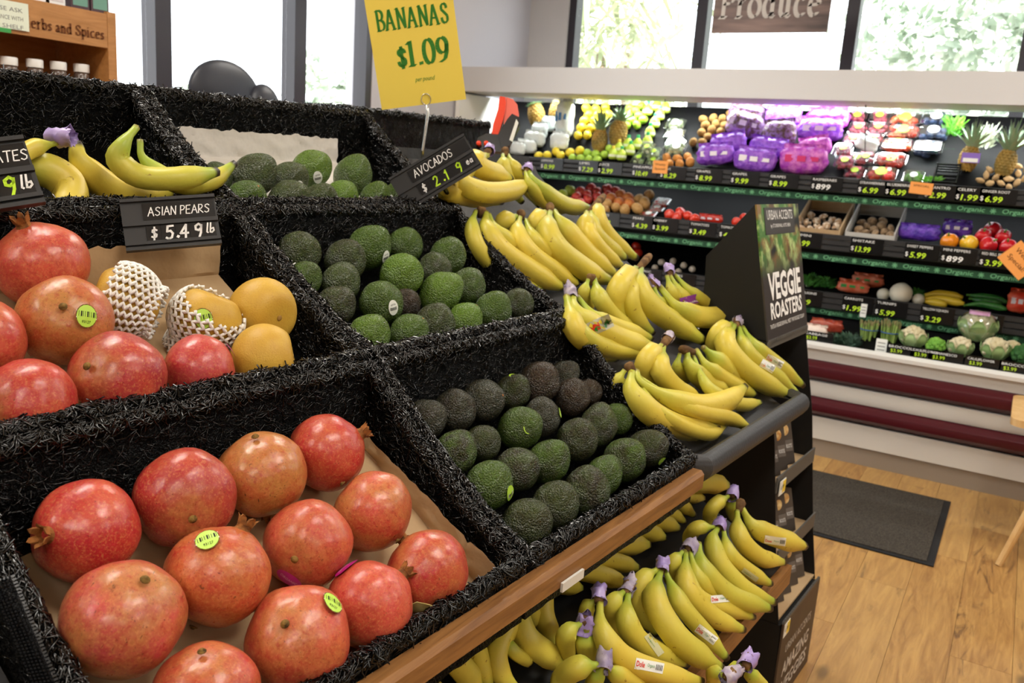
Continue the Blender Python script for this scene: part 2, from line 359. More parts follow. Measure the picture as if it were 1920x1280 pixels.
SER = {  # broad-nib serif strokes
 'B': [[(.12, 0), (.12, 1)], [(.0, 1), (.3, 1)]+arc(.3, .76, .25, .24, 90, -90)+[(.12, .52)], [(.3, .52)]+arc(.33, .26, .3, .26, 90, -90)+[(0, 0)]],
 'A': [[(.04, 0), (.36, 1)], [(.36, 1), (.66, 0)], [(.16, .33), (.54, .33)], srf(.05, 0, .12), srf(.66, 0, .15)],
 'N': [[(.1, 0), (.1, 1)], [(.1, 1), (.64, .02)], [(.64, 0), (.64, 1)], srf(.1, 0, .11), srf(.07, 1, .1), srf(.64, 1, .12)],
 'S': [[(.52, .74), (.5, .9), (.32, 1), (.12, .9), (.1, .7), (.32, .54), (.54, .36), (.52, .12), (.3, 0), (.1, .1), (.06, .3)]],
 '$': [[(.46, .74), (.44, .9), (.28, 1), (.12, .9), (.1, .7), (.28, .54), (.46, .36), (.44, .12), (.26, 0), (.1, .1), (.06, .3)], [(.28, 1.12), (.28, -.12)]],
 '1': [[(.06, .86), (.24, .98)], [(.24, 1), (.24, 0)], srf(.24, 0, .18)], '.': [[(.12, .0), (.12, .12)]], '0': [arc(.3, .5, .27, .5, 90, 450, 20)],
 '9': [arc(.3, .68, .26, .32, 10, 370, 18), [(.55, .72), (.52, .4), (.38, .12), (.1, 0)]],
 'e': [[(.06, .38), (.46, .40)]+arc(.28, .34, .2, .33, 15, 320)], 'r': [[(.14, 0), (.14, x_)], [(.14, .42), (.26, .62), (.4, .62)], srf(.14, 0, .13), srf(.08, x_, .08)],
 'b': [[(.12, 0), (.12, 1)], arc(.28, .33, .2, .33, 150, -150), srf(.06, 1, .08)], 's': [[(.38, .52), (.24, .66), (.1, .56), (.16, .4), (.34, .26), (.36, .1), (.22, 0), (.06, .12)]],
 'a': [[(.1, .52), (.22, .66), (.36, .56), (.36, .08), (.46, .02)], [(.36, .38), (.14, .26), (.1, .08), (.22, 0), (.36, .12)]],
 'n': [[(.12, 0), (.12, x_)], [(.12, .46), (.28, .66), (.42, .54), (.42, 0)], srf(.12, 0, .11), srf(.42, 0, .11), srf(.07, x_, .07)],
 'd': [[(.42, 0), (.42, 1)], arc(.26, .33, .2, .33, 30, 330), srf(.36, 1, .08), srf(.47, 0, .07)], 'p': [[(.12, -.3), (.12, x_)], arc(.28, .33, .2, .33, 150, -150), srf(.12, -.3, .12), srf(.07, x_, .07)],
 'i': [[(.14, 0), (.14, x_)], [(.14, .86), (.14, .94)], srf(.14, 0, .12), srf(.09, x_, .07)], 'c': [arc(.28, .33, .21, .33, 45, 320)], 'u': [[(.12, x_), (.12, .14), (.24, 0), (.4, .14)], [(.42, x_), (.42, 0)], srf(.08, x_, .08), srf(.38, x_, .08), srf(.47, 0, .07)],
 'o': [arc(.28, .33, .23, .33, 90, 450, 18)], 'P': [[(.14, 0), (.14, 1)], [(.02, 1), (.34, 1)]+arc(.34, .74, .24, .25, 90, -90)+[(.14, .49)], srf(.14, 0, .16)]}
def letters(mb, text, font, O, ux, uy, h, w, m=0, nib=None, gap=.2, space=.4, mono=None, slant=0.0):
    """flat strokes; O lower-left corner, ux/uy unit vectors, h letter height, w stroke width relative to h; nib = pen angle for broad-nib"""
    O, ux, uy = V(O), V(ux), V(uy); x0 = 0.0
    for ch in text:
        if ch == ' ': x0 += space; continue
        g = font[ch]; wd = max(p[0] for s_ in g for p in s_)
        for s_ in g:
            for i in range(len(s_)-1):
                p, q = V(s_[i]), V(s_[i+1]); d = (q-p)
                if d.length < 1e-6: continue
                d.normalize(); pe = V((-d.y, d.x))
                if nib is None: off = pe*w/2; e = d*(w*.35)
                else:
                    nv = V((math.cos(nib), math.sin(nib))); off = nv*w/2+pe*(.03 if nv.dot(pe) >= 0 else -.03); e = V((0, 0))
                qs = [p-e+off, p-e-off, q+e-off, q+e+off]
                mb.add([O+ux*((x0+c.x+slant*c.y)*h)+uy*(c.y*h) for c in qs], [(0, 1, 2, 3)], m)
        x0 += (mono or wd)+gap
    return x0*h
_TXT = {}
def sans(mb, text, O, ux, uy, h, m=0, width=None, center=False, bold=0.0, slant=0.0):
    """built-in sans letters as flat faces; h is the capital height"""
    key = (text, bold)
    if key not in _TXT:
        cu = bpy.data.curves.new('t', 'FONT'); cu.body = text; cu.resolution_u = 2; cu.offset = bold; cu.fill_mode = 'FRONT'
        ob = bpy.data.objects.new('t', cu); me = bpy.data.meshes.new_from_object(ob)
        _TXT[key] = ([V(v.co) for v in me.vertices], [list(p.vertices) for p in me.polygons])
        bpy.data.objects.remove(ob); bpy.data.curves.remove(cu); bpy.data.meshes.remove(me)
    vs_, fs = _TXT[key]
    if not vs_: return
    lo = min(v.x for v in vs_); hi = max(v.x for v in vs_); k = h/.69; kx = (width/(hi-lo)) if width else k
    c = (lo+hi)/2 if center else lo
    mb.add([V(O)+V(ux)*((v.x-c)*kx+slant*v.y*k)+V(uy)*(v.y*k) for v in vs_], fs, m)

# ------------------------------------------------------------------ settling: rigid bodies made of balls are pushed apart until they only touch
def settle_bodies(L, limit, iters=160, anchor=.03, along=1.0, across=1.0):
    """L: dicts with c (position), home, sph [(offset, radius)], mob (0 fixed .. 1 free); limit(position, radius) -> correction vector for one ball"""
    for q in L: q['br'] = max(o.length+r for o, r in q['sph'])
    for it in range(iters):
        if it % 12 == 0: pairs = [(a, b) for i, a in enumerate(L) for b in L[:i] if a['mob']+b['mob'] > 0 and (a['c']-b['c']).length < a['br']+b['br']+.03]
        for a, b in pairs:
            d0 = a['c']-b['c']
            if d0.length > a['br']+b['br']: continue
            best = 0.0; e = None
            for o1_, r1_ in a['sph']:
                p = d0+o1_
                for o2_, r2_ in b['sph']:
                    d = p-o2_; m_ = r1_+r2_-d.length
                    if m_ > best and d.length > 1e-7: best = m_; e = d/d.length
            if e is None or best < .0004: continue
            v = e*(best*.6)
            if along != across:
                q_ = ((a['c']+b['c'])*.5-CAM).normalized(); al = q_*v.dot(q_); v = al*along+(v-al)*across
            w_ = a['mob']+b['mob']; a['c'] = a['c']+v*(a['mob']/w_); b['c'] = b['c']-v*(b['mob']/w_)
        for q in L:
            if q['mob'] <= 0: continue
            if it < iters*.7: q['c'] = q['c']+(q['home']-q['c'])*anchor
            best = V((0, 0, 0))
            for o, r in q['sph']:
                f = limit(q, q['c']+o, r)
                if f is not None and f.length > best.length: best = f
            q['c'] = q['c']+best
# ================================================================== THE ROOM
XL, XR, YB, YF, ZC = -3.40, 4.2, 5.78, -3.6, 3.05
floor = MB().span((XL-.2, YF-.2, -.12), (XR+.2, YB+.2, -.012)).build('floor', 'plank', kind='structure')
pm = MB(); pm.box((0, 0, 0), (.1788, 1.0, .012)); plank_me = pm.mesh('plank', 'plank', smooth=False)
MW[floor.name] = Matrix.Translation(floor.location)
X0 = .0115-.18*9
for i in range(17):
    x = X0+.18*i+.09; off = (i*.437) % 1.28
    for j in range(-1, 5):
        y0 = 1.6+j*1.28+off-1.28; y1 = y0+1.279; y0c, y1c = max(y0, 1.2), min(y1, YB)
        if y1c-y0c < .05: continue
        inst('plank', plank_me, Matrix.Translation((x, (y0c+y1c)/2, -.0062)) @ Matrix.Diagonal((1, y1c-y0c, 1, 1)), floor)
MB().span((XL-.2, YF-.2, ZC), (XR+.2, YB+.2, ZC+.1)).build('ceiling', 'ceiling_white', kind='structure')
MB().span((XR, YF-.2, 0), (XR+.2, YB+.2, ZC)).build('wall_right', mat('wall_taupe', '8a7c6c', .8), kind='structure')
MB().span((XL-.2, YF-.2, 0), (XR+.2, YF, ZC)).build('wall_front', 'wall_taupe', kind='structure')
wl = MB()      # left wall: low sill wall, header, pier by the corner, pier at the far end
WY0, WY1 = -1.4, 4.02
wl.span((XL-.2, YF, 0), (XL, WY0, ZC)).span((XL-.2, WY0, 0), (XL, WY1, .45)).span((XL-.2, WY0, 2.85), (XL, WY1, ZC)).span((XL-.2, WY1, 0), (XL, YB+.2, ZC))
wl.build('wall_left', 'wall_grey', kind='structure')
SB = 1.62
wb = MB().span((XL, YB, 0), (XR, YB+.2, SB)).span((XL, YB, SB), (-3.085, YB+.2, ZC)).span((-3.085, YB, 2.85), (XR, YB+.2, ZC)).span((2.9, YB, SB), (XR, YB+.2, 2.85))
wb.build('wall_back', 'wall_white', kind='structure')
def window(name, panes, frame_boxes):
    w_ = thing(name, frame_boxes[0][0], kind='structure')
    for lo, hi in frame_boxes: MB().span(lo, hi).build('mullion', 'frame_dark', w_)
    for lo, hi in panes: MB().span(lo, hi).build('pane', 'glass', w_)
ys = [WY0, -.05, .83, 1.73, 2.613, 3.45, WY1]
fb = [((XL-.1, y-.042, .45), (XL-.005, y+.042, 2.85)) for y in ys[1:-1]]
fb = [((XL-.1, WY0, .45), (XL-.005, WY0+.06, 2.85)), ((XL-.1, WY1-.05, .45), (XL-.005, WY1, 2.85))]+fb+[((XL-.1, WY0+.06, .45), (XL-.005, WY1-.05, .5)), ((XL-.1, WY0+.06, 2.8), (XL-.005, WY1-.05, 2.85))]
window('window_1', [((XL-.07, ys[i]+.043, .501), (XL-.064, ys[i+1]-.043, 2.799)) for i in range(len(ys)-1)], fb)
xs = [-3.085, -2.09, -1.13, -.165, .8, 1.8, 2.9]
fb = [((x-.037, YB+.02, SB), (x+.037, YB+.12, 2.85)) for x in xs[1:-1]]
fb = [((-3.085, YB+.02, SB), (-3.03, YB+.12, 2.85)), ((2.84, YB+.02, SB), (2.9, YB+.12, 2.85))]+fb+[((-3.03, YB+.02, SB), (2.84, YB+.12, SB+.05)), ((-3.03, YB+.02, 2.8), (2.84, YB+.12, 2.85))]
window('window_2', [((xs[i]+.056, YB+.06, SB+.051), (xs[i+1]-.056, YB+.066, 2.799)) for i in range(len(xs)-1)], fb)
# ceiling fluorescents (a regular grid over the whole shop)
mat('diffuser', 'fff6e8', .5, emit=1.5)
k = 0
for gx in (-1.9, .35, 2.6):
    for gy in (-1.6, .9, 3.4):
        t_ = thing('ceiling_light', (gx, gy, ZC), 'white fluorescent ceiling light panel above the shop floor', 'ceiling light', 'ceiling light panels in a grid')
        MB().span((gx-.32, gy-.62, ZC-.03), (gx+.32, gy-.58, ZC)).span((gx-.32, gy+.58, ZC-.03), (gx+.32, gy+.62, ZC)).span((gx-.32, gy-.58, ZC-.03), (gx-.28, gy+.58, ZC)).span((gx+.28, gy-.58, ZC-.03), (gx+.32, gy+.58, ZC)).build('frame', 'white', t_)
        MB().span((gx-.279, gy-.579, ZC-.02), (gx+.279, gy+.579, ZC-.012)).build('diffuser', 'diffuser', t_)
        ld = bpy.data.lights.new('tube_light', 'AREA'); ld.shape = 'RECTANGLE'; ld.size = .3; ld.size_y = 1.15; ld.energy = CEIL_W; ld.color = (1, .95, .87)
        lo_ = bpy.data.objects.new('tube_light', ld); COL.objects.link(lo_); lo_.parent = t_; lo_.location = (0, 0, -.04)

# ------------------------------------------------------------------ outdoors: paved ground, trees
MB().span((-60, -30, -.3), (XL-.25, 60, -.2)).build('ground_outside', mat('paving', 'b8b4ac', .9), kind='structure')
MB().span((XL-.24, YB+.3, -.3), (60, 60, -.2)).build('ground_outside', 'paving', kind='structure')
mat('leaf_a', 'aabaa6', .6, c2='d4dcd0', nscale=2); mat('leaf_b', 'b4be9c', .6, c2='dde0c8', nscale=2); mat('bark', '8a7a66', .9)  # glare of overexposed daylight put into the pale leaf colours
def tree(base, h, spread, n, leaf, label, palm=False, seed=0):
    rnd = random.Random(seed); base = V(base); t_ = thing('tree' if not palm else 'palm_tree', base, label, 'tree', 'trees outside the windows')
    MB().tube([base, base+V((.1, .05, h*.35)), base+V((0, .1, h*.7))], [.14, .1, .05], 7).build('trunk', 'bark', t_)
    mb = MB()
    if palm:
        for i in range(n):
            a = rnd.uniform(0, 6.28); z0 = base+V((rnd.uniform(-.5, .5)*spread, rnd.uniform(-.4, .4)*spread, rnd.uniform(.2, 1)*h)); d = V((math.cos(a), math.sin(a), 0)); L = rnd.uniform(.6, 1.2)
            sd = V((-d.y, d.x, 0))*.03
            pts = [z0+d*(L*q)+Z*(.45*math.sin(q*2.4)-.5*q*q)*L for q in (0, .33, .66, 1)]
            mb.add([p+sd*w_ for p, w_ in zip(pts, (.5, 1.4, 1, .1))]+[p-sd*w_ for p, w_ in zip(pts, (.5, 1.4, 1, .1))], [(0, 1, 5, 4), (1, 2, 6, 5), (2, 3, 7, 6)])
    else:
        cl = [(base+V((rnd.gauss(0, .42)*spread, rnd.gauss(0, .42)*spread, h*rnd.uniform(.35, 1.0))), rnd.uniform(.2, .42)*spread) for _ in range(16)]
        for i in range(n):
            c, r = rnd.choice(cl); p = c+V((rnd.gauss(0, .5), rnd.gauss(0, .5), rnd.gauss(0, .5)))*r
            u = V((rnd.gauss(0, 1), rnd.gauss(0, 1), rnd.gauss(0, 1))).normalized()*rnd.uniform(.05, .11); w_ = u.orthogonal()*.55
            mb.add([p-u, p+w_, p+u, p-w_], [(0, 1, 2, 3)])
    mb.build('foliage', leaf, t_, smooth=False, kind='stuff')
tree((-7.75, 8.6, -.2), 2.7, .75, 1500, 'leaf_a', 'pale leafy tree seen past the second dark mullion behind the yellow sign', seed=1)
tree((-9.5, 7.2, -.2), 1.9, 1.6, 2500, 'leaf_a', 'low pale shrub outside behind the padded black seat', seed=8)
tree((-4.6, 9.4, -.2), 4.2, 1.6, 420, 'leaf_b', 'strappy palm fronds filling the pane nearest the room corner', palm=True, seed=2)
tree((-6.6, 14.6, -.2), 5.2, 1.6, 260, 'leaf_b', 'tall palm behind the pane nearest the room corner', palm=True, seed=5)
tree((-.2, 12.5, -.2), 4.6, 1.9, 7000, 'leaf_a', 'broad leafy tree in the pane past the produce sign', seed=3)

# ================================================================== REFRIGERATED CASE on the back wall
CX0, CX1 = XL+.02, 3.6
case = thing('refrigerated_case', (0, 4.8, 0), 'long open refrigerated produce case with burgundy bumpers and black shelves', 'refrigerator')
def part(name, mb, m, **kw): return mb.build(name, m, case, **kw)
def xprism(poly): return MB().prism([(CX0, y, z) for y, z in poly], (CX1-CX0, 0, 0))
part('kick_plate', xprism([(4.80, 0), (4.80, .098), (4.84, .098), (4.84, 0)]), 'kick')
part('lower_panel', xprism([(4.785, .10), (4.775, .225), (4.83, .225), (4.83, .10)]), 'case_panel')
def bumper(z0, z1): return xprism([(4.80, z0), (4.765, z0+.005), (4.735, z0+.03), (4.73, (z0+z1)/2), (4.735, z1-.03), (4.765, z1-.005), (4.80, z1)])
part('bumper', bumper(.235, .335), 'bumper'); part('bumper', bumper(.425, .535), 'bumper')
part('middle_panel', xprism([(4.775, .337), (4.765, .36), (4.765, .42), (4.80, .423), (4.83, .42), (4.83, .337)]), 'case_panel')
part('upper_panel', xprism([(4.785, .536), (4.775, .60), (4.80, .60), (4.80, .536)]), 'case_panel')
part('top_rail', xprism([(4.745, .602), (4.74, .622), (4.80, .632), (4.83, .612), (4.83, .602)]), 'white')
part('back_panel', MB().span((CX0, 5.60, 0), (CX1, 5.64, 1.55)), 'case_black')
part('base', MB().span((CX0, 4.845, .0), (CX1, 5.59, .52)), 'case_black')
part('end_panel', MB().span((CX0, 4.85, .53), (CX0+.03, 5.59, 1.89)), 'white')
TILT = R(25)
def tilt(i): return R(42) if i == 1 else TILT  # steep top shelf replaces a slanted mirror; some goods stand for its reflections
def nS_(i): return V((0, -math.sin(tilt(i)), math.cos(tilt(i))))
SH = {1: (5.03, 1.445), 2: (4.99, 1.145), 3: (5.12, .8004), 4: (4.85, .60)}
def shelf_pt(i, y): return SH[i][1]+(y-SH[i][0])*math.tan(tilt(i))
for i in (1, 2, 3, 4):
    y0, z0 = SH[i]; y1 = 5.53 if i == 1 else 5.56; z1 = shelf_pt(i, y1)
    part('shelf', xprism([(y0, z0-.02), (y0, z0-.001), (y1, z1-.001), (y1, z1-.02)]), 'case_liner')
mb = MB(); sans(mb, 'Organic', (0, 0, 0), (1, 0, 0), (0, 0, 1), .0225, slant=.12, width=.128, bold=.012); WORD = mb.mesh('organic_word', 'organic_letter', smooth=False)
mb = MB()
for q in range(7):
    a = R(-60+q*50); d = V((math.cos(a), 0, math.sin(a))); e = V((-d.z, 0, d.x))*.0022; mb.add([d*.0+e, d*.0-e, d*.014-e, d*.014+e], [(0, 1, 2, 3)])
LEAFM = mb.mesh('leaf_mark', 'organic_letter', smooth=False)
strips = {1: (5.02, 1.378, 1.414), 2: (4.98, 1.055, 1.09), 3: (5.11, .7371, .7744)}
for i, (y, za, zb) in strips.items():
    s_ = part('organic_strip', MB().span((CX0+.04, y, za), (CX1, y+.008, zb)), 'organic_green')
    x = -3.2; MW[s_.name] = Matrix.Translation(WL[s_.name])
    while x < 1.3:
        inst('organic_word', WORD, Matrix.Translation((x, y-.001, za+.009)), s_); inst('leaf_mark', LEAFM, Matrix.Translation((x+.166, y-.001, za+.018)), s_); x += .205
# price rails with their tickets
rails = {1: (5.0, 1.428, 1.512), 2: (4.96, 1.115, 1.205), 3: (5.09, .7743, .8728)}
RAIL = {}
for i, (y, za, zb) in rails.items():
    mb = MB(); h = (zb-za)/3
    for q in range(3): mb.prism([(CX0+.04, y, za+q*h), (CX0+.04, y-.006, za+q*h+.004), (CX0+.04, y-.006, za+(q+1)*h-.006), (CX0+.04, y, za+(q+1)*h-.001), (CX0+.04, y+.006, za+(q+1)*h-.001), (CX0+.04, y+.006, za+q*h)], (CX1-CX0-.04, 0, 0))
    RAIL[i] = part('price_rail', mb, 'rail_grey')
def ticket(i, px, py, name, price, col='chalk_lime', w=.165, tm='black_gloss'):
    y, za, zb = rails[i]; p = on_Y(px, py, y); x = p.x; mb = MB()
    mb.span((x-w/2, y-.011, za+.006), (x+w/2, y-.007, zb-.004), 0)
    sans(mb, name, (x-w*.45, y-.012, zb-.026), (1, 0, 0), (0, 0, 1), .013, 1, width=min(w*.75, .014*len(name)))
    sans(mb, '$', (x-w*.47, y-.012, za+.018), (1, 0, 0), (0, 0, 1), .022, 1)
    sans(mb, price, (x-w*.34, y-.012, za+.012), (1, 0, 0), (0, 0, 1), .028, 2, slant=.15, bold=.015, width=w*.46)
    mb.build('price_ticket', [tm, 'chalk_white', col], RAIL[i], smooth=False)
for a in [(1036, 306, 'LEMONS', '0.99'), (1108, 310, 'LIMES', '7.29'), (1145, 312, 'JUICE', '2.99'), (1210, 318, 'PINEAPPLE', '10.49'), (1263, 322, 'KIWI', '8.29'), (1330, 326, 'GRAPES', '8.99'), (1398, 330, 'GRAPES', '9.99'), (1470, 338, 'GRAPES', '8.99'), (1640, 348, 'STRAWBERRIES', '6.99'), (1692, 352, 'BLUEBERRIES', '6.99'), (1766, 360, 'CILANTRO', '2.99'), (1826, 362, 'CELERY', '1.99'), (1872, 366, 'GINGER ROOT', '6.99')]: ticket(1, *a)
ticket(1, 1551, 343, 'RASPBERRIES', '899', 'chalk_white')
for a in [(1140, 412, 'APPLES', '3.29'), (1209, 418, 'PEARS', '4.39'), (1248, 424, 'CHERRY', '3.99'), (1318, 432, 'TOMATOES', '3.49'), (1375, 438, 'TOMATO', '4.29'), (1512, 453, 'CRIMINI', '8.99'), (1625, 465, 'SHIITAKE', '13.99'), (1728, 477, 'SWEET PEPPERS', '5.99'), (1870, 492, 'RED BELL PEPPER', '3.99')]: ticket(2, *a)
ticket(2, 1797, 485, 'MINI PEPPERS', '899', 'chalk_white')
for a in [(1220, 500, 'GARLIC', '1.29'), (1283, 508, 'LEEKS', '3.99'), (1515, 551, 'SCALLIONS', '1.29'), (1610, 563, 'CARROTS', '1.99'), (1672, 573, 'TURNIPS', '5.99'), (1758, 586, 'YELLOW SQUASH', '3.29'), (1848, 600, 'ZUCCHINI SQUASH', '2.99')]: ticket(3, *a)
mb = MB()
for px, py, nm in [(1530, 640, 'CABBAGE'), (1690, 668, 'BROCCOLI'), (1735, 680, 'CAULIFLOWER'), (1770, 683, 'ROMANESCO'), (1840, 694, 'CAULIFLOWER'), (1905, 706, 'BROCCOLI')]:
    p = on_Y(px, py, 4.80); t_ = MB().box((p.x, 4.835, .655), (.16, .006, .05)); sans(t_, nm, (p.x-.07, 4.8315, .66), (1, 0, 0), (0, 0, 1), .012, 1, width=.12); sans(t_, '$3.99', (p.x-.06, 4.8315, .635), (1, 0, 0), (0, 0, 1), .018, 2)
    part('price_ticket', t_, ['black_gloss', 'chalk_white', 'chalk_lime'], smooth=False)
# orange weekly-special cards clipped to the rails
mat('orange_card', 'f0a050', .6)
def special(i, px, py, w, h, rot, lines):
    y = rails[i][0]-.018; c = on_Y(px, py, y); ux = V((math.cos(rot), 0, math.sin(rot))); uy = V((-ux.z, 0, ux.x)); mb = MB().box(c, (w, .003, h), (ux, V((0, 1, 0)), uy))
    for k_, s_ in enumerate(lines): sans(mb, s_, c+uy*(h*.12-k_*h*.34)-V((0, .003, 0)), ux, uy, h*.17, 1, center=True, width=w*.7)
    RAILC = part('special_card', mb, ['orange_card', 'ink_brown'], smooth=False, label='orange weekly special card')
special(1, 1238, 313, .095, .075, 0, ['Weekly', 'Special!']); special(1, 1727, 353, .11, .06, -.05, ['SPECIAL']); special(2, 1912, 488, .15, .13, -.75, ['Weekly', 'Special!'])
# canopy: white soffit box, light strip
soff = part('canopy', MB().prism([(CX0-.01, 4.89, 1.905), (CX0-.01, 4.89, 2.06), (CX0-.01, YB-.01, 2.06), (CX0-.01, YB-.01, 1.98), (CX0-.01, 5.24, 1.98), (CX0-.01, 5.24, 1.90)], (CX1-CX0, 0, 0)), 'soffit')
mat('case_tube', 'f4fbff', .5, emit=9.0)
for px, y0_, y1_ in ((1246, 196, 292), (1622, 204, 286)):
    pA, pB = on_Y(px, y0_, 5.08), on_Y(px, y1_, 5.08); part('hanging_cord', MB().tube([V((pA.x, 5.08, 1.904)), pB], .0025, 5), 'black')
part('light_strip', MB().span((CX0+.1, 5.26, 1.962), (CX1-.1, 5.29, 1.97)), 'case_tube')
for x in (-2.9, -2.2, -1.5, -.8, -.1, .6, 1.3):
    ld = bpy.data.lights.new('case_light', 'AREA'); ld.shape = 'RECTANGLE'; ld.size = .68; ld.size_y = .04; ld.energy = CASE_W; ld.color = (.95, 1, .98)
    o = bpy.data.objects.new('case_light', ld); COL.objects.link(o); o.parent = case; o.location = V((x, 5.275, 1.955))-V((0, 4.8, 0)); o.rotation_euler = (R(-8), 0, 0)
# produce sign hanging over the case
mat('sign_dark', '3a2c2a', .5, c2='8a7068', nscale=3, stretch=(.6, 1, 4), lo=.35, hi=.7)
ps = thing('produce_sign', (-1.41, 5.0, 2.26), 'dark hanging sign with weathered Produce lettering above the case', 'sign')
pA, pB = on_Y(1334, 62.5, 5.0), on_Y(1551, 60.5, 5.0); ux = (pB-pA).normalized(); uy = V((-ux.z, 0, ux.x)); wd = (pB-pA).length
MB().box((pA+pB)/2+uy*.19, (wd, .012, .38), (ux, V((0, 1, 0)), uy)).build('board', 'sign_dark', ps)
mb = MB(); tw0 = letters(MB(), 'Produce', SER, pA, ux, uy, 1, .1, gap=.13)
letters(mb, 'Produce', SER, pA+ux*.04+uy*.083-V((0, .008, 0)), ux*(wd*.87/tw0/.15), uy, .15, .13, nib=R(25), gap=.13)
mb.build('lettering', mat('sign_letter', 'bdb6b0', .6), ps, smooth=False)
for q in (.12, wd-.12): MB().tube([pA+ux*q+uy*.38, V(((pA+ux*q).x, 5.0, ZC))], .003, 5).build('hanging_wire', 'steel', ps)
# ================================================================== PRODUCE RACK
DZ, DS = .862, .665                     # deck plane: z = DZ + (b-.6)*DS
def deck(b): return DZ+(b-.6)*DS
nD = (Z-B*DS).normalized()
rack = thing('produce_rack', W(1.2, 1.0, 0), 'tiered wooden produce rack with a sloping deck and wood front board', 'display rack')
def rp(name, mb, m, **kw): return mb.build(name, m, rack, **kw)
def aprism(poly, a0, a1): return MB().prism([W(a0, b, z) for b, z in poly], A*(a1-a0))
rp('front_board', aprism([(.556, .902), (.549, .908), (.549, .935), (.555, .942), (.573, .942), (.573, .902)], .345, 1.50), 'rack_wood')
rp('deck', aprism([(.62, deck(.62)-.012), (.62, deck(.62)), (1.5, deck(1.5)), (1.5, deck(1.5)-.012)], .05, 1.512), 'deck_black')
rp('back_board', aprism([(1.502, .1), (1.502, 1.46), (1.52, 1.46), (1.52, .1)], .05, 1.512), 'rack_wood')
LZ, LS = .640, .46                      # lower shelf plane: z = LZ + (b-.47)*LS
def ldeck(b): return LZ+(b-.47)*LS
nL = (Z-B*LS).normalized()
rp('lower_deck', aprism([(.472, ldeck(.472)-.018), (.472, ldeck(.472)), (.88, ldeck(.88)), (.88, ldeck(.88)-.018)], .05, 1.86), 'deck_black')
rp('lower_front_board', aprism([(.452, .60), (.452, .645), (.47, .645), (.47, .60)], .05, 1.86), 'rack_wood')
for a in (.05, .9, 1.46):
    rp('leg', aprism([(.60, 0), (.60, ldeck(.60)-.02), (.66, ldeck(.66)-.02), (.66, 0)], a, a+.04), 'rack_wood'); rp('leg', aprism([(1.42, 0), (1.42, deck(1.42)-.022), (1.48, deck(1.48)-.022), (1.48, 0)], a, a+.04), 'rack_wood')
    rp('strut', aprism([(.82, ldeck(.82)+.001), (.82, deck(.82)-.021), (.86, deck(.86)-.021), (.86, ldeck(.86)+.001)], a, a+.04), 'rack_wood')
cl = MB().box(W(1.01, .5465, .909), (.06, .004, .014), (A, B, Z)); rp('label_clip', cl, mat('clip_white', 'd8d6d0', .4))

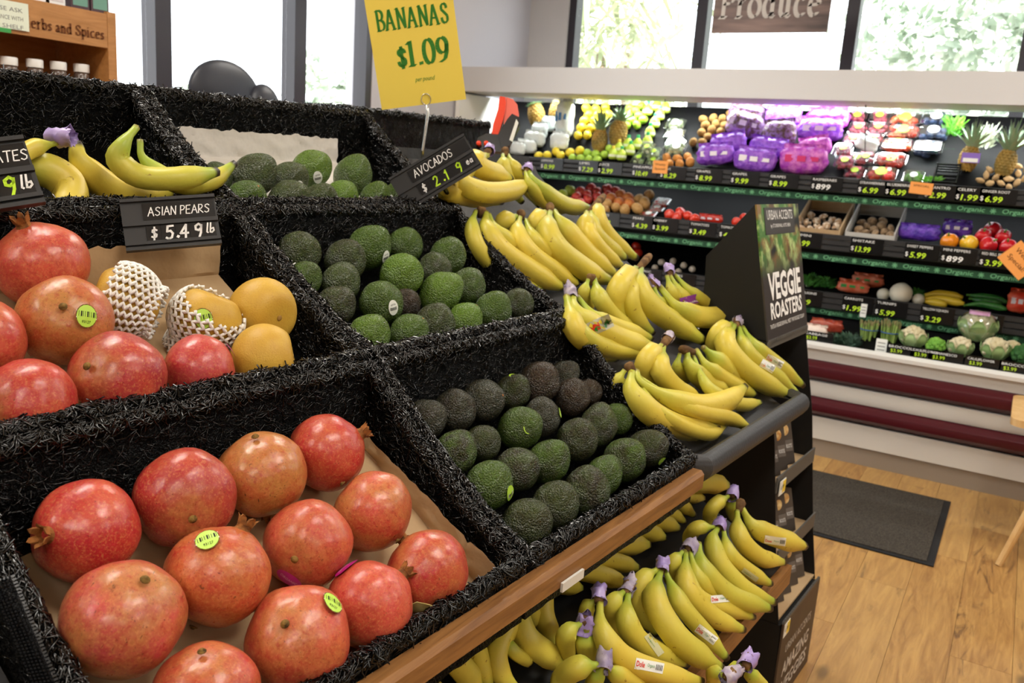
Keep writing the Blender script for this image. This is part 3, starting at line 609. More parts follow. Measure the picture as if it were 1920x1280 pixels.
# ------------------------------------------------------------------ black woven baskets
def nz(p, s): return noise.noise(V(p)*s)
BASKETS = {}
def basket_meshes(key, b0, b1, fb, fz, deg, zr0, zr1, a0, a1, seed, nstr=5200):
    tn = math.tan(R(deg)); fl = lambda b: max(fz+(b-fb)*tn-.004, fz-.004 if key == 1 else 0)
    tw = .013; rnd = random.Random(seed)
    def rim(b): u = min(max((b-b0)/(b1-b0), 0), 1); return zr0+(zr1-zr0)*(u-.34*u*(1-u))
    org = W(a0, b0, zr0)
    def wob(p, n_, k=.003): return p+n_*(nz(p, 42)*k+nz(p, 110)*k*.6)
    mb = MB()
    mb.grid(lambda u, v: W(a0+tw+(a1-a0-2*tw)*u, b0+.002+(b1-b0-.004)*v, fl(b0+.002+(b1-b0-.004)*v)), 2, 8, thick=-Z*.012)
    mb.grid(lambda u, v: wob(W(a0+(a1-a0)*u, b0, fl(b0)-.012+(rim(b0)-fl(b0)+.012)*v), B), 50, 6, thick=B*tw)
    mb.grid(lambda u, v: wob(W(a0+(a1-a0)*u, b1-tw, fl(b1)-.012+(rim(b1)-fl(b1)+.012)*v), B), 50, 8, thick=B*tw)
    for aa in (a0, a1-tw):
        mb.grid(lambda u, v: wob(W(aa, b0+tw+.001+(b1-b0-2*tw-.002)*u, fl(b0+tw+(b1-b0-2*tw)*u)-.012+(rim(b0+(b1-b0)*u)-fl(b0+tw+(b1-b0-2*tw)*u)+.012)*v), A), 28, 6, thick=A*tw)
    body = mb.mesh('woven_body', 'basket', org)
    rr = tw/2; path = []
    for i in range(60): path.append((a0+rr+(a1-a0-2*rr)*i/60, b0+rr))
    for i in range(34): path.append((a1-rr, b0+rr+(b1-b0-2*rr)*i/34))
    for i in range(60): path.append((a1-rr-(a1-a0-2*rr)*i/60, b1-rr))
    for i in range(34): path.append((a0+rr, b1-rr-(b1-b0-2*rr)*i/34))
    P3 = [W(a, b, rim(b)) for a, b in path]
    P3 = [p+V((nz(p, 50), nz(p+V((5, 0, 0)), 50), nz(p+V((9, 0, 0)), 50)))*.003 for p in P3]
    rm = MB().tube(P3, [.0105+.0025*nz(p, 60) for p in P3], 8, closed=True).mesh('rim', 'basket', org)
    st = MB()
    def strand(p, n_, tdir, L, r_, hk=.8):
        s_ = n_.cross(tdir).normalized(); k = rnd.uniform(-1, 1)*.5; h = rnd.uniform(.0015, .006)*hk
        pts = [p-tdir*L*.5-n_*.001, p-tdir*L*.18+s_*k*L*.3+n_*h, p+tdir*L*.18-s_*k*L*.2+n_*h*rnd.uniform(.5, 1.2), p+tdir*L*.5-n_*.001]
        st.tube(pts, [r_*.8, r_, r_, r_*.7], 3, cap=False)
    W4 = [('f', a1-a0), ('k', a1-a0), ('l', b1-b0), ('r', b1-b0)]
    for i in range(nstr):
        w_ = rnd.random(); L = rnd.uniform(.012, .034); ang = rnd.gauss(0, .8)
        if w_ < .66:      # around the rim
            j = rnd.randrange(len(P3)); p = P3[j]; q = P3[(j+1) % len(P3)]; t0 = (q-p).normalized(); p = p.lerp(q, rnd.random()); th = rnd.uniform(-.4, 3.5)
            sx = t0.cross(Z).normalized(); up = sx.cross(t0); n_ = sx*math.cos(th)+up*math.sin(th)
            ang *= .8; tdir = (t0*math.cos(ang)+n_.cross(t0)*math.sin(ang)).normalized(); strand(p+n_*.0088, n_, tdir, L, rnd.uniform(.0009, .0016), .5)
        else:
            side = rnd.choices('fklr', (1, 2.4, 1.3, 1.3))[0]; u, v = rnd.random(), rnd.random(); inner = rnd.random() < .8
            if side in 'fk':
                b = b0 if side == 'f' else b1; f0 = fl(b); p = W(a0+tw+(a1-a0-2*tw)*u, b, f0+(rim(b)-f0)*v); n_ = B*(1 if side == 'f' else -1); t0 = A
            else:
                a = a0 if side == 'l' else a1; b = b0+tw+(b1-b0-2*tw)*u; f0 = fl(b); p = W(a, b, f0+(rim(b)-f0)*v); n_ = A*(1 if side == 'l' else -1); t0 = (B+Z*.6).normalized()
            if inner: p = p+n_*(tw+.0005)
            else: n_ = -n_; p = p+n_*.0005
            tdir = (t0*math.cos(ang)+n_.cross(t0)*math.sin(ang)).normalized(); strand(p, n_, tdir, L, rnd.uniform(.0005, .0009))
    BASKETS[key] = (body, rm, st.mesh('woven_strands', 'strand', org, smooth=True), (a0, b0, zr0))
def basket(key, a0, label):
    body, rm, st, (oa, ob, oz) = BASKETS[key]; loc = W(a0, ob, oz)
    t_ = thing('woven_basket', loc, label, 'basket')
    for n_, me in (('woven_body', body), ('rim', rm), ('woven_strands', st)):
        o = bpy.data.objects.new(n_, me); COL.objects.link(o); o.parent = t_
        if n_ == 'woven_strands': o['kind'] = 'stuff'
    return t_
ROWS = {1: dict(b0=.575, b1=.879, fb=.6, fz=.885, deg=33, zr0=.953, zr1=1.185), 2: dict(b0=.883, b1=1.198, fb=.9, fz=1.11, deg=31, zr0=1.188, zr1=1.385), 3: dict(b0=1.202, b1=1.475, fb=1.22, fz=1.32, deg=31, zr0=1.388, zr1=1.575)}
CA = {1: (.347, .925), 2: (.933, 1.511)}
for k in ROWS: basket_meshes(k, a0=CA[1][0], a1=CA[1][1], seed=k, nstr=7500, **ROWS[k])
basket_meshes('far', b0=1.56, b1=1.80, fb=1.56, fz=1.40, deg=5, zr0=1.585, zr1=1.585, a0=1.53, a1=2.12, seed=9, nstr=2500)
LB = {(1, 1): 'black woven basket of pomegranates on brown paper along the front board', (2, 1): 'black woven basket holding pomegranates and asian pears', (3, 1): 'black woven basket with a few loose bananas', (1, 2): 'black woven basket of dark ripe avocados along the front board', (2, 2): 'black woven basket of green avocados between the other avocado baskets', (3, 2): 'black woven basket lined with white paper under avocados'}
for (r_, c_), lb in LB.items(): basket(r_, CA[c_][0], lb)
basket('far', 1.53, 'empty black woven basket behind the banana tray')
far_stand = MB().prism([W(1.53, 1.57, 0), W(2.12, 1.57, 0), W(2.12, 1.79, 0), W(1.53, 1.79, 0)], Z*1.375).build('basket_stand', 'black_card', label='black box stand under the empty basket behind the rack', cat='display stand')

# ------------------------------------------------------------------ moulded plastic trays
def bt_profile(a):      # (b,z) line of the tray surface, front lip to back edge
    return [(.60, .900)]+[(.572+.024*math.cos(R(g_)), .932+.026*math.sin(R(g_))) for g_ in (262, 240, 215, 190, 165, 140, 115, 92)]+[(.585, .950), (.60, .935), (.615, deck(.615)+.030), (.65, deck(.65)+.023), (.9, deck(.9)+.022), (1.2, deck(1.2)+.022), (1.40, deck(1.40)+.022), (1.445, deck(1.445)+.03), (1.462, deck(1.445)+.055), (1.466, 1.47), (1.466, 1.505)]
def tray(name, a0, a1, label, corner=.035):
    mb = MB(); prof = bt_profile(0); n = 26
    def fn(u, v):
        a = a0+(a1-a0)*u; x = v*(len(prof)-1); k = min(int(x), len(prof)-2); t = x-k; b, z = (prof[k][i]*(1-t)+prof[k+1][i]*t for i in (0, 1))
        e = min(a-a0, a1-a)
        if b < .60 and e < corner: b += (corner-math.sqrt(max(corner**2-(corner-e)**2, 0)))*1.0
        if k == len(prof)-2 and e < corner: z -= t*(corner-math.sqrt(max(corner**2-(corner-e)**2, 0)))
        return W(a, b, z)
    mb.grid(fn, n, (len(prof)-1)*3, thick=(B*.6-Z*.8)*.009); return mb.build(name, 'tray_grey', smooth='auto', label=label, cat='tray')
tray('banana_tray', 1.518, 2.225, 'charcoal moulded plastic tray piled with bananas beside the avocado baskets')
aprism([(.93, 0), (.93, deck(.93)+.008), (1.44, deck(1.44)+.008), (1.44, 0)], 1.53, 2.21).build('tray_stand', 'black_card', label='black box plinth under the charcoal banana tray', cat='display stand')
tray('plastic_tray', .06, .338, 'empty charcoal plastic tray next to the pomegranate basket')
pt_ = bpy.data.objects['plastic_tray']; mb = MB()      # ribbed grille panel beside the pomegranate basket
q0_, q1_, q2_ = on_a(-12, 1090, .341), on_a(70, 1290, .341), on_a(22, 1080, .341); du, dv = (q1_-q0_), (q2_-q0_)
for i in range(34):
    for j in range(6): c_ = q0_+du*(i/33)+dv*(j/5); mb.box(c_, (.0035, dv.length/5*.62, du.length/33*.55), (A, dv.normalized(), du.normalized()))
mb.build('rib_panel', 'black_gloss', pt_, kind='stuff')

# ------------------------------------------------------------------ paper liners
def sheet(name, m, label, fn, nu, nv, cat='paper'):
    return MB().grid(fn, nu, nv, thick=-Z*.0012).build(name, m, label=label, cat=cat, smooth='auto')
def crumple(a, b, k=.004): return k*(noise.noise(V((a*30, b*30, 1)))+.7*abs(noise.noise(V((a*60, b*50, 4)))))
def liner(r_, c_, a_lo, a_hi, b_lo, b_hi, right=0.0, back=0.0, left=0.0, front=0.0, k=.004, seed=0, back_a=None):
    rw = ROWS[r_]; tn = math.tan(R(rw['deg'])); fl = lambda b: rw['fz']+(b-rw['fb'])*tn
    wa, wb_ = a_hi-a_lo, b_hi-b_lo
    def fn(u, v):
        su = -left+(wa+left+right)*u; sv = -front+(wb_+front+back)*v
        jag = 1+.16*noise.noise(V((u*9+seed, v*9, 2)))+.10*noise.noise(V((u*31, v*31, seed)))
        up = 0; a = a_lo+su; b = b_lo+sv; da = db = 0
        if su > wa: up += (su-wa)*jag*(1.25-.75*v); a = a_hi; da = -.004-(su-wa)*.10
        if su < 0: up += -su*jag; a = a_lo; da = .004
        if sv > wb_: up += (sv-wb_)*jag; b = b_hi; db = -.003-(sv-wb_)*.06
        if sv < 0: up += -sv*jag; b = b_lo; db = .003
        kk = k if up < .01 else k*1.2
        cr = crumple(a+up, b+up*1.3+seed, kk)
        return W(a+da-(abs(cr) if su > wa else 0), b+db-(abs(cr) if sv > wb_ else 0), fl(b)+.0015+abs(cr)*(.5 if up < .005 else .0)+up)
    return fn
sheet('paper_liner', 'kraft', 'crumpled brown kraft paper lining the front pomegranate basket', liner(1, 1, .364, .906, .592, .876, right=.055, front=.02, left=.02, back=.0, k=.006, seed=3), 70, 44)
sheet('paper_liner', 'kraft', 'brown kraft paper under the asian pears', liner(2, 1, .366, .880, .913, 1.181, back=.055, right=.0, k=.004, seed=8), 60, 40)
sheet('paper_liner', 'white_paper', 'white crumpled paper lining the top avocado basket', liner(3, 2, .953, 1.40, 1.22, 1.456, back=.05, k=.006, seed=5), 60, 46)
# ================================================================== FRUIT
# unit meshes, shared by every fruit of a kind
def lobed(d): return .028*math.cos(6*math.atan2(d.y, d.x))*(1-abs(d.z))*.6
POM = []
for s_ in range(4):
    rnd = random.Random(40+s_); o3 = V((rnd.uniform(0, 50), 3, 1))
    def disp(d, o3=o3):
        k = .035*noise.noise(d*1.3+o3)+.016*noise.noise(d*3+o3)+.018*math.cos(5*math.atan2(d.y, d.x)+o3.x)*(1-d.z*d.z)
        if d.z > .9: k += .05*(d.z-.9)/.1
        if d.z < -.93: k -= .035*(-d.z-.93)/.07
        return k-.02
    POM.append(MB().ball((0, 0, 0), (1, 1, .93), 40, 26, disp=disp).mesh('pomegranate', 'pom', smooth=True))
mb = MB()                                 # calyx crown, open star of sepals
mb.lathe([(.20, 0), (.15, .10), (.15, .18), (.135, .185), (.12, .08), (.02, .06)], (0, 0, .90), ns=14)
for i in range(6):
    a = i*math.pi/3; c, s_ = math.cos(a), math.sin(a); tx = V((-s_, c, 0)); rd = V((c, s_, 0))
    b0_ = V((0, 0, 1.06)); mb.add([b0_+rd*.15+tx*.085, b0_+rd*.15-tx*.085, b0_+rd*.19-tx*.06+Z*.14, b0_+rd*.19+tx*.06+Z*.14, b0_+rd*.23+Z*.19, b0_+rd*.12+tx*.07+Z*.01, b0_+rd*.12-tx*.07+Z*.01, b0_+rd*.16-tx*.05+Z*.14, b0_+rd*.16+tx*.05+Z*.14], [(0, 1, 2, 3), (3, 2, 4), (5, 8, 7, 6), (8, 4, 7), (0, 3, 8, 5), (1, 6, 7, 2), (3, 4, 8), (2, 7, 4)])
CALYX = mb.mesh('calyx', 'calyx', smooth=False)
SCAR = MB().lathe([(.085, .0), (.075, .02), (.042, .03), (.036, .055), (.015, .06)], (0, 0, -.955), axis=(0, 0, -1), ns=10).mesh('stem_stub', 'scar')
AVO = []
for s_ in range(5):
    rnd = random.Random(90+s_); o3 = V((rnd.uniform(0, 50), 7, 2)); el = 1.06+.035*s_
    def disp(d, o3=o3): return .03*noise.noise(d*1.4+o3)+.014*noise.noise(d*9+o3)+.012*noise.noise(d*17+o3)-(.10*max(d.z, 0)**2)*(1-d.z*d.z)*2
    AVO.append(MB().ball((0, 0, 0), (1, 1, el), 36, 24, disp=disp).mesh('avocado', 'avo', smooth=True))
ASTEM = MB().lathe([(.10, .0), (.09, .05), (.04, .07)], (0, 0, 1.0), ns=9).mesh('stem_button', mat('stem_button', 'a86a34', .8))
PEAR = []
for s_ in range(2):
    def disp(d, s_=s_):
        k = .02*noise.noise(d*1.3+V((s_*9, 1, 1)))
        if d.z > .75: k -= .20*((d.z-.75)/.25)**1.6
        return k
    PEAR.append(MB().ball((0, 0, 0), (1, 1, .92), 36, 26, disp=disp).mesh('asian_pear', 'pear', smooth=True))
DIP = MB().lathe([(.085, 0), (.07, .012), (.02, .016)], (0, 0, .735), ns=10).mesh('blossom_scar', mat('pear_scar', '9a7432', .8))
def sticker_mesh(kind):
    """unit-sphere cap patch: ellipse with bands and bars, lying at radius 1.0 along +z, half-size 1 in x,y (scaled on use)"""
    mb = MB(); n = 16
    def el(rx, ry, h, m, x0=0, y0=0): mb.add([V((x0, y0, h))]+[V((x0+rx*math.cos(2*math.pi*i/n), y0+ry*math.sin(2*math.pi*i/n), h)) for i in range(n)], [(0, 1+i, 1+(i+1) % n) for i in range(n)], m)
    if kind == 'produce':
        el(1, 1.15, 0, 0); el(.93, 1.07, .02, 1)
        mb.add([V((-.95, -.25, .035)), V((.95, -.25, .035)), V((.95, .5, .035)), V((-.95, .5, .035))], [(0, 1, 2, 3)], 2)
        for i in range(9): x = -.75+i*.19; mb.add([V((x, -.1, .05)), V((x+.04+.08*(i % 3 == 1), -.1, .05)), V((x+.04+.08*(i % 3 == 1), .42, .05)), V((x, .42, .05))], [(0, 1, 2, 3)], 3)
        sans(mb, '93127', V((-.4, -.7, .05)), (1, 0, 0), (0, 1, 0), .26, 3, width=.8)
        return mb.mesh('sticker', ['sticker_white' if False else 'scar', 'sticker_lime', 'sticker_white', 'ink_black'], smooth=False)
    if kind == 'avo':
        el(.8, 1.2, 0, 0)
        for i in range(7): x = -.55+i*.16; mb.add([V((x, -.35, .04)), V((x+.09, -.35, .04)), V((x+.09, .1, .04)), V((x, .1, .04))], [(0, 1, 2, 3)], 1)
        sans(mb, '4770', V((-.4, .35, .04)), (1, 0, 0), (0, 1, 0), .25, 1, width=.8); return mb.mesh('sticker', ['sticker_white', 'ink_black'], smooth=False)
    if kind == 'avo_lime':
        el(.8, 1.25, 0, 0); mb.add([V((-.5, -.5, .04)), V((.5, -.5, .04)), V((.5, .2, .04)), V((-.5, .2, .04))], [(0, 1, 2, 3)], 1)
        for i in range(5): x = -.42+i*.17; mb.add([V((x, -.42, .06)), V((x+.08, -.42, .06)), V((x+.08, .12, .06)), V((x, .12, .06))], [(0, 1, 2, 3)], 2)
        return mb.mesh('sticker', ['sticker_lime', 'sticker_white', 'ink_black'], smooth=False)
    if kind == 'magenta':
        el(1.25, .8, 0, 0); sans(mb, 'ORGANIC', V((0, -.15, .04)), (1, 0, 0), (0, 1, 0), .3, 1, width=1.7, center=True); return mb.mesh('sticker', ['sticker_magenta', mat('magenta_ink', 'f0b8dc', .5)], smooth=False)
STK = {k: sticker_mesh(k) for k in ('produce', 'avo', 'avo_lime', 'magenta')}
def hit(px, py, c, r):
    """point of ball c,r under the pixel (or the silhouette point nearest to it)"""
    q = ray(px, py).normalized(); o = CAM-c; b = q.dot(o); disc = b*b-(o.dot(o)-r*r)
    if disc > 0: return CAM+q*(-b-math.sqrt(disc))
    p = CAM+q*(-b); return c+(p-c).normalized()*r
def put_sticker(parent, c, r, px, py, kind, size=.0115, spin=0.0):
    n_ = (hit(px, py, c, r)-c).normalized(); sm = STK[kind]
    key = (kind, round(r/size, 1))
    if key not in STK:           # curved copy fitted to this radius ratio
        me = sm.copy(); k = size/r
        for v in me.vertices:
            x, y, h = v.co.x*k, v.co.y*k, v.co.z
            d = V((x, y, math.sqrt(max(1-x*x-y*y, .01)))); d = d*(1.012+h*.02)*1.0; v.co = d/k
        STK[key] = me
    x = (UU.cross(n_)).normalized(); x = RR-n_*RR.dot(n_); x.normalize(); y = n_.cross(x)
    m = Matrix(((x.x, y.x, n_.x, 0), (x.y, y.y, n_.y, 0), (x.z, y.z, n_.z, 0), (0, 0, 0, 1)))
    inst('sticker', STK[key], Matrix.Translation(c) @ m @ Matrix.Rotation(spin, 4, 'Z') @ Matrix.Scale(size, 4), parent)
def relax(items, n_, P0, rw, ca, it=140, sep=1.045, wall=.022, anchor=.03):
    """push overlapping balls apart along the basket floor, keep them inside the walls"""
    home = [q[0].copy() for q in items]
    for _ in range(it):
        if _ < it-25:
            for q, h_ in zip(items, home): q[0] += (h_-q[0])*anchor
        for i in range(len(items)):
            for j in range(i):
                d = items[i][0]-items[j][0]; L = d.length; m_ = (items[i][1]+items[j][1])*sep
                if 1e-6 < L < m_:
                    e = d/L; e = e-n_*e.dot(n_); push = e*(m_-L)*.5; items[i][0] += push; items[j][0] -= push
        for q in items:
            a, b = q[0].dot(A), q[0].dot(B)
            lo, hi = ca[0]+wall+q[1], ca[1]-wall-q[1]; q[0] += A*(min(max(a, lo), hi)-a)*.9
            lo, hi = rw['b0']+wall*.8+q[1]*.85, rw['b1']-.018-q[1]*.94; b2 = min(max(b, lo), hi); q[0] += (B+Z*(-n_.dot(B)/n_.z))*(b2-b)*.9
    return items
def floor_of(r_):
    rw = ROWS[r_]; th = R(rw['deg']); return B*rw['fb']+Z*(rw['fz']+.008), (Z*math.cos(th)-B*math.sin(th)), rw
# --- pomegranates: pixel x,y,diameter; colour; brownness; visible end ('s' stem stub / 'c' crown) and its pixel; label
PC = {'red': 'b4222e', 'deep': '9a182e', 'coral': 'c64a40', 'orange': 'c05430', 'brown': 'b05e30', 'pink': 'bc424a'}
poms1 = [(167, 1000, 200, 'red', .1, 'c', 83, 1003, 'red pomegranate with its open crown turned towards the basket side'),
 (330, 930, 193, 'deep', .15, 's', 362, 975, 'deep crimson pomegranate with a dry scar at its stem end'),
 (490, 887, 172, 'brown', 1.0, 's', 478, 815, 'brown-orange russeted pomegranate in the front basket'),
 (610, 845, 152, 'red', .25, 'c', 700, 800, 'pink-red pomegranate in the back corner of the front basket beside the avocado basket'),
 (262, 1145, 225, 'pink', .7, 's', 274, 1083, 'largest pomegranate, pale mottled skin and small stem stub'),
 (425, 1065, 198, 'orange', .55, 'c', 462, 978, 'orange pomegranate with a dried crown on top and a barcode sticker'),
 (578, 1020, 170, 'coral', .4, 's', 551, 1050, 'coral pomegranate with a round stem scar above a magenta sticker'),
 (697, 957, 158, 'coral', .7, 's', 640, 905, 'mottled pomegranate with black scratches and tan shoulders'),
 (800, 1072, 165, 'red', .5, 'c', 905, 1180, 'red and yellow pomegranate against the torn paper corner'),
 (687, 1140, 175, 'coral', .15, 's', 560, 1260, 'coral pomegranate with a magenta sticker on its shoulder'),
 (540, 1210, 205, 'coral', .45, 's', 533, 1168, 'coral pomegranate with a barcode sticker peeling off its edge'),
 (380, 1290, 205, 'red', .4, 's', 378, 1217, 'red-orange pomegranate with a tan stem stub along the front rim')]
poms2 = [(75, 495, 172, 'coral', .25, 'c', 42, 418, 'red pomegranate with an upright crown propped on the back of its basket'),
 (142, 632, 178, 'brown', .8, 's', 118, 573, 'brownish pomegranate with a green barcode sticker'),
 (-30, 635, 175, 'coral', .3, 's', -60, 560, 'coral pomegranate beside the brownish stickered pomegranate'),
 (222, 722, 185, 'deep', .1, 's', 160, 685, 'deep red glossy pomegranate with a black-edged stem scar'),
 (58, 757, 178, 'red', .15, 's', -40, 760, 'bright red dented pomegranate with a magenta sticker at its side'),
 (372, 695, 142, 'pink', .05, 'c', 450, 715, 'small pink streaked pomegranate resting against the foam net')]
pears = [(490, 585, 130, 535, 600, 'bare golden asian pear with a deep blossom dimple'), (497, 675, 138, 590, 660, 'bare golden asian pear against the front rim'), (390, 598, 128, 420, 520, 'asian pear half wrapped in a splayed white foam net'), (228, 568, 140, 150, 540, 'asian pear in a closed white foam net')]
def do_poms(L, r_, extra=()):
    P0, n_, rw = floor_of(r_); items = []
    for q in L: c, r = rest(q[0], q[1], q[2], P0, n_, 1.0); items.append([c, r])
    return items, P0, n_, rw
it1, P0, n_, rw = do_poms(poms1, 1); relax(it1, n_, P0, rw, CA[1], 60, .955, .012, .12)
it2, P0, n_, rw = do_poms([p for p in poms2]+[(q[0], q[1], q[2]) for q in pears], 2); relax(it2, n_, P0, rw, CA[1], 60, .94, .008, .2)
OBJ = {}
for key, L, its in ((1, poms1, it1), (2, poms2, it2)):
    for i, (q, (c, r)) in enumerate(zip(L, its)):
        dr = (hit(q[6], q[7], c, r)-c).normalized(); zax = dr if q[5] == 'c' else -dr
        o = inst('pomegranate', POM[i % 4], TM(c, zax, r*.985, i*1.3), label=q[8], cat='pomegranate', group='pomegranates in the front basket' if key == 1 else 'pomegranates in the second basket', color=(*lin(PC[q[3]]), q[4])); OBJ[(key, i)] = (o, c, r*.995)
        inst('calyx', CALYX, TM(c, zax, r*.96, i*1.3), o); inst('stem_stub', SCAR, TM(c, zax, r, i), o)
for k, px, py, kind, sz, sp in [((1, 5), 388, 1010, 'produce', .0125, .5), ((1, 6), 541, 1086, 'magenta', .013, -.7), ((1, 9), 648, 1062, 'magenta', .013, .75), ((1, 10), 625, 1128, 'produce', .0125, .3), ((2, 1), 163, 592, 'produce', .0125, 0), ((2, 4), 144, 772, 'magenta', .010, 1.5), ((2, 5), 436, 655, 'magenta', .009, 1.0)]:
    o, c, r = OBJ[k]; put_sticker(o, c, r, px, py, kind, sz, sp)
# dry petal by the corner pomegranate
pc, pr_ = OBJ[(1, 8)][1:]; pp = hit(795, 1140, pc, pr_*1.03); nn = (pp-pc).normalized(); ex, ey, ez = frame(nn)
MB().grid(lambda u, v: pp+(-UU-nn*(-UU).dot(nn)).normalized()*((v-.5)*.03)+RR*((u-.5)*.042*math.sin(math.pi*(.12+.8*v)))+nn*(.002+.004*u), 8, 6, thick=nn*.0012).build('dry_peel', mat('dry_leaf', '9a8a4a', .8, c2='b4a668', nscale=60), OBJ[(1, 8)][0] if False else None, label='dry yellowish peel stuck to the corner pomegranate', cat='peel')
NET = {}
for i, (q, (c, r)) in enumerate(zip(pears, it2[len(poms2):])):
    zax = (hit(q[3], q[4], c, r)-c).normalized()
    o = inst('asian_pear', PEAR[i % 2], TM(c, zax, r*1.0, i), label=q[5], cat='asian pear', group='asian pears')
    inst('blossom_scar', DIP, TM(c, zax, r*1.02, i), o); NET[i] = (o, c, r)
# foam nets: lattice of zigzag foam strands on a sleeve surface
def foam_net(c, r, axis, label, t0, t1, flare, nst=30, nr=16):
    x, y, z = frame(axis); t_ = thing('foam_net', c-Z*r, label, 'foam net')
    def S(a, v):
        h = t0+(t1-t0)*v; rr_ = r*1.075*math.sqrt(max(1-min(abs(h), .9)**2, .12)) if (h < 0 or not flare) and h > -.75 else r*(.72+.25*flare*(-h-.75)) if h <= -.75 else r*1.05*(1+flare*h*h)*(1 if h > .2 else math.sqrt(1-(min(h, 0))**2))
        return c+z*(h*r)+(x*math.cos(a)+y*math.sin(a))*rr_
    st = 2*math.pi/nst
    for i in range(nst):
        pts = []
        for k in range(nr*2+1):
            a = i*st+(st*.36 if k % 2 else 0)*(1 if (k//2+i) % 2 == 0 else -1); pts.append(S(a, k/(nr*2)))
        MB().tube(pts, .0026, 4).build('foam_strand', 'foam', t_, smooth=True)
foam_net(NET[3][1], NET[3][2], -RR*.85+UU*.3-DD*.25, 'closed white foam net sleeve around an asian pear', -.93, .38, 0)
foam_net(NET[2][1], NET[2][2], UU*.75+RR*.6-DD*.3, 'splayed white foam net sleeve slipping off an asian pear', -1.2, .5, 0)
c, r = NET[2][1:]; put_sticker(NET[2][0], c, r*1.0, 381, 597, 'produce', .0125, .2)

# --- avocados: pixel x, y, diameter, colour key, darkness, sticker
AC = {'g': '56722c', 'G': '6c8e32', 'd': '434e28', 'k': '434539', 'm': '4f5f34', 'b': '4a3a30'}
def do_avos(L, r_, lab, group, rest_k=1.12):
    P0, n_, rw = floor_of(r_); items = [list(rest(q[0], q[1], q[2], P0, n_, rest_k)) for q in L]
    relax(items, n_, P0, rw, CA[2]); rnd = random.Random(r_)
    for i, (q, (c, r)) in enumerate(zip(L, items)):
        zax = (n_+V((rnd.gauss(0, .35), rnd.gauss(0, .35), rnd.gauss(0, .2)))).normalized()
        if len(q) > 6 and q[6] == 'stem': zax = (hit(q[7], q[8], c, r)-c).normalized()
        stk = q[5] if len(q) > 5 else None
        a_, b_ = (c.dot(A)-CA[2][0])/(CA[2][1]-CA[2][0]), (c.dot(B)-rw['b0'])/(rw['b1']-rw['b0'])
        rowp = 'along the front rim' if b_ < .34 else 'one row behind the front rim' if b_ < .55 else 'one row before the back wall' if b_ < .74 else 'against the back wall'
        sidp = 'near the pomegranate side' if a_ < .36 else 'mid-basket' if a_ < .66 else 'near the banana tray'
        lb = f'{lab[q[3]]}, {rowp}, {sidp}' if not stk else stk[3]
        o = inst('avocado', AVO[rnd.randrange(5)], TM(c, zax, r*.985, rnd.uniform(0, 6)), label=lb, cat='avocado', group=group, color=(*lin(AC[q[3]]), q[4]))
        inst('stem_button', ASTEM, TM(c, zax, r*.985), o)
        if stk: put_sticker(o, c, r*1.03, stk[0], stk[1], stk[2], .0115, stk[4] if len(stk) > 4 else 0)
dk = {'d': 'dark green avocado, front basket', 'k': 'charcoal avocado, front basket', 'g': 'partly green avocado, front basket', 'b': 'brown-black avocado, front basket', 'm': 'mottled avocado, front basket'}
do_avos([(797, 775, 78, 'k', .7), (840, 757, 82, 'k', .8), (895, 733, 82, 'k', .5), (950, 720, 66, 'd', .7, (968, 705, 'avo_lime', 'dark avocado with a lime sticker edge high in the front avocado basket', 1.0)), (1000, 695, 78, 'b', .9), (1045, 690, 56, 'k', .7), (1055, 738, 70, 'b', .8), (1100, 733, 52, 'b', 1.0, None, 'stem', 1092, 738), (1010, 775, 72, 'k', .5, (1053, 772, 'avo_lime', 'charcoal avocado with a lime and white sticker on its side', 0)), (955, 790, 82, 'g', .45, (991, 797, 'avo_lime', 'half green avocado with a slim lime sticker in the front basket', 0)), (1122, 795, 72, 'm', .8), (1158, 785, 60, 'g', .4), (905, 830, 70, 'd', .6), (855, 848, 82, 'g', .9), (1078, 820, 80, 'd', .8), (1218, 838, 72, 'd', .8, (1242, 865, 'avo_lime', 'dark avocado with a low lime sticker in the front corner by the tray', .5)), (970, 880, 85, 'm', .9), (1025, 858, 80, 'g', .6, (1045, 822, 'avo_lime', 'mottled green avocado with a clear lime sticker on top', 1.2)), (1170, 862, 82, 'g', .8), (1133, 890, 70, 'g', .5), (1090, 910, 90, 'm', .9), (1040, 948, 92, 'd', .5), (990, 980, 95, 'd', .6), (917, 908, 92, 'g', .35, (958, 925, 'avo_lime', 'bright green avocado with a yellow-white sticker along the basket side', .1))], 1, dk, 'avocados in the front basket')
gk = {'g': 'green avocado, middle basket', 'G': 'bright green avocado, middle basket', 'm': 'brown-blotched avocado, middle basket', 'b': 'dark brown avocado, middle basket'}
do_avos([(563, 478, 82, 'm', .6), (645, 500, 80, 'm', .7), (700, 470, 82, 'g', .1, (724, 482, 'avo', 'large green avocado with a white sticker on its lower side', -.3)), (755, 455, 68, 'g', .2), (840, 480, 70, 'g', .3), (815, 505, 66, 'm', .7), (570, 525, 68, 'g', .4, (542, 497, 'avo', 'green avocado with a white sticker at the basket side', 1.0)), (642, 530, 75, 'm', .4), (752, 513, 82, 'G', .05), (880, 540, 68, 'g', .5), (630, 572, 75, 'm', .8), (700, 563, 85, 'g', .25, (738, 577, 'avo', 'big green avocado with a white sticker edge facing the rim', .1)), (760, 567, 58, 'b', .9), (825, 548, 77, 'G', .15), (922, 580, 72, 'g', .15), (975, 570, 60, 'm', .7), (870, 597, 68, 'G', .1), (815, 607, 78, 'm', .6), (760, 615, 76, 'g', .2), (693, 628, 80, 'G', .35)], 2, gk, 'avocados in the middle basket')
tk = {'g': 'green avocado on white paper', 'G': 'bright green avocado on white paper', 'm': 'dull avocado on white paper'}
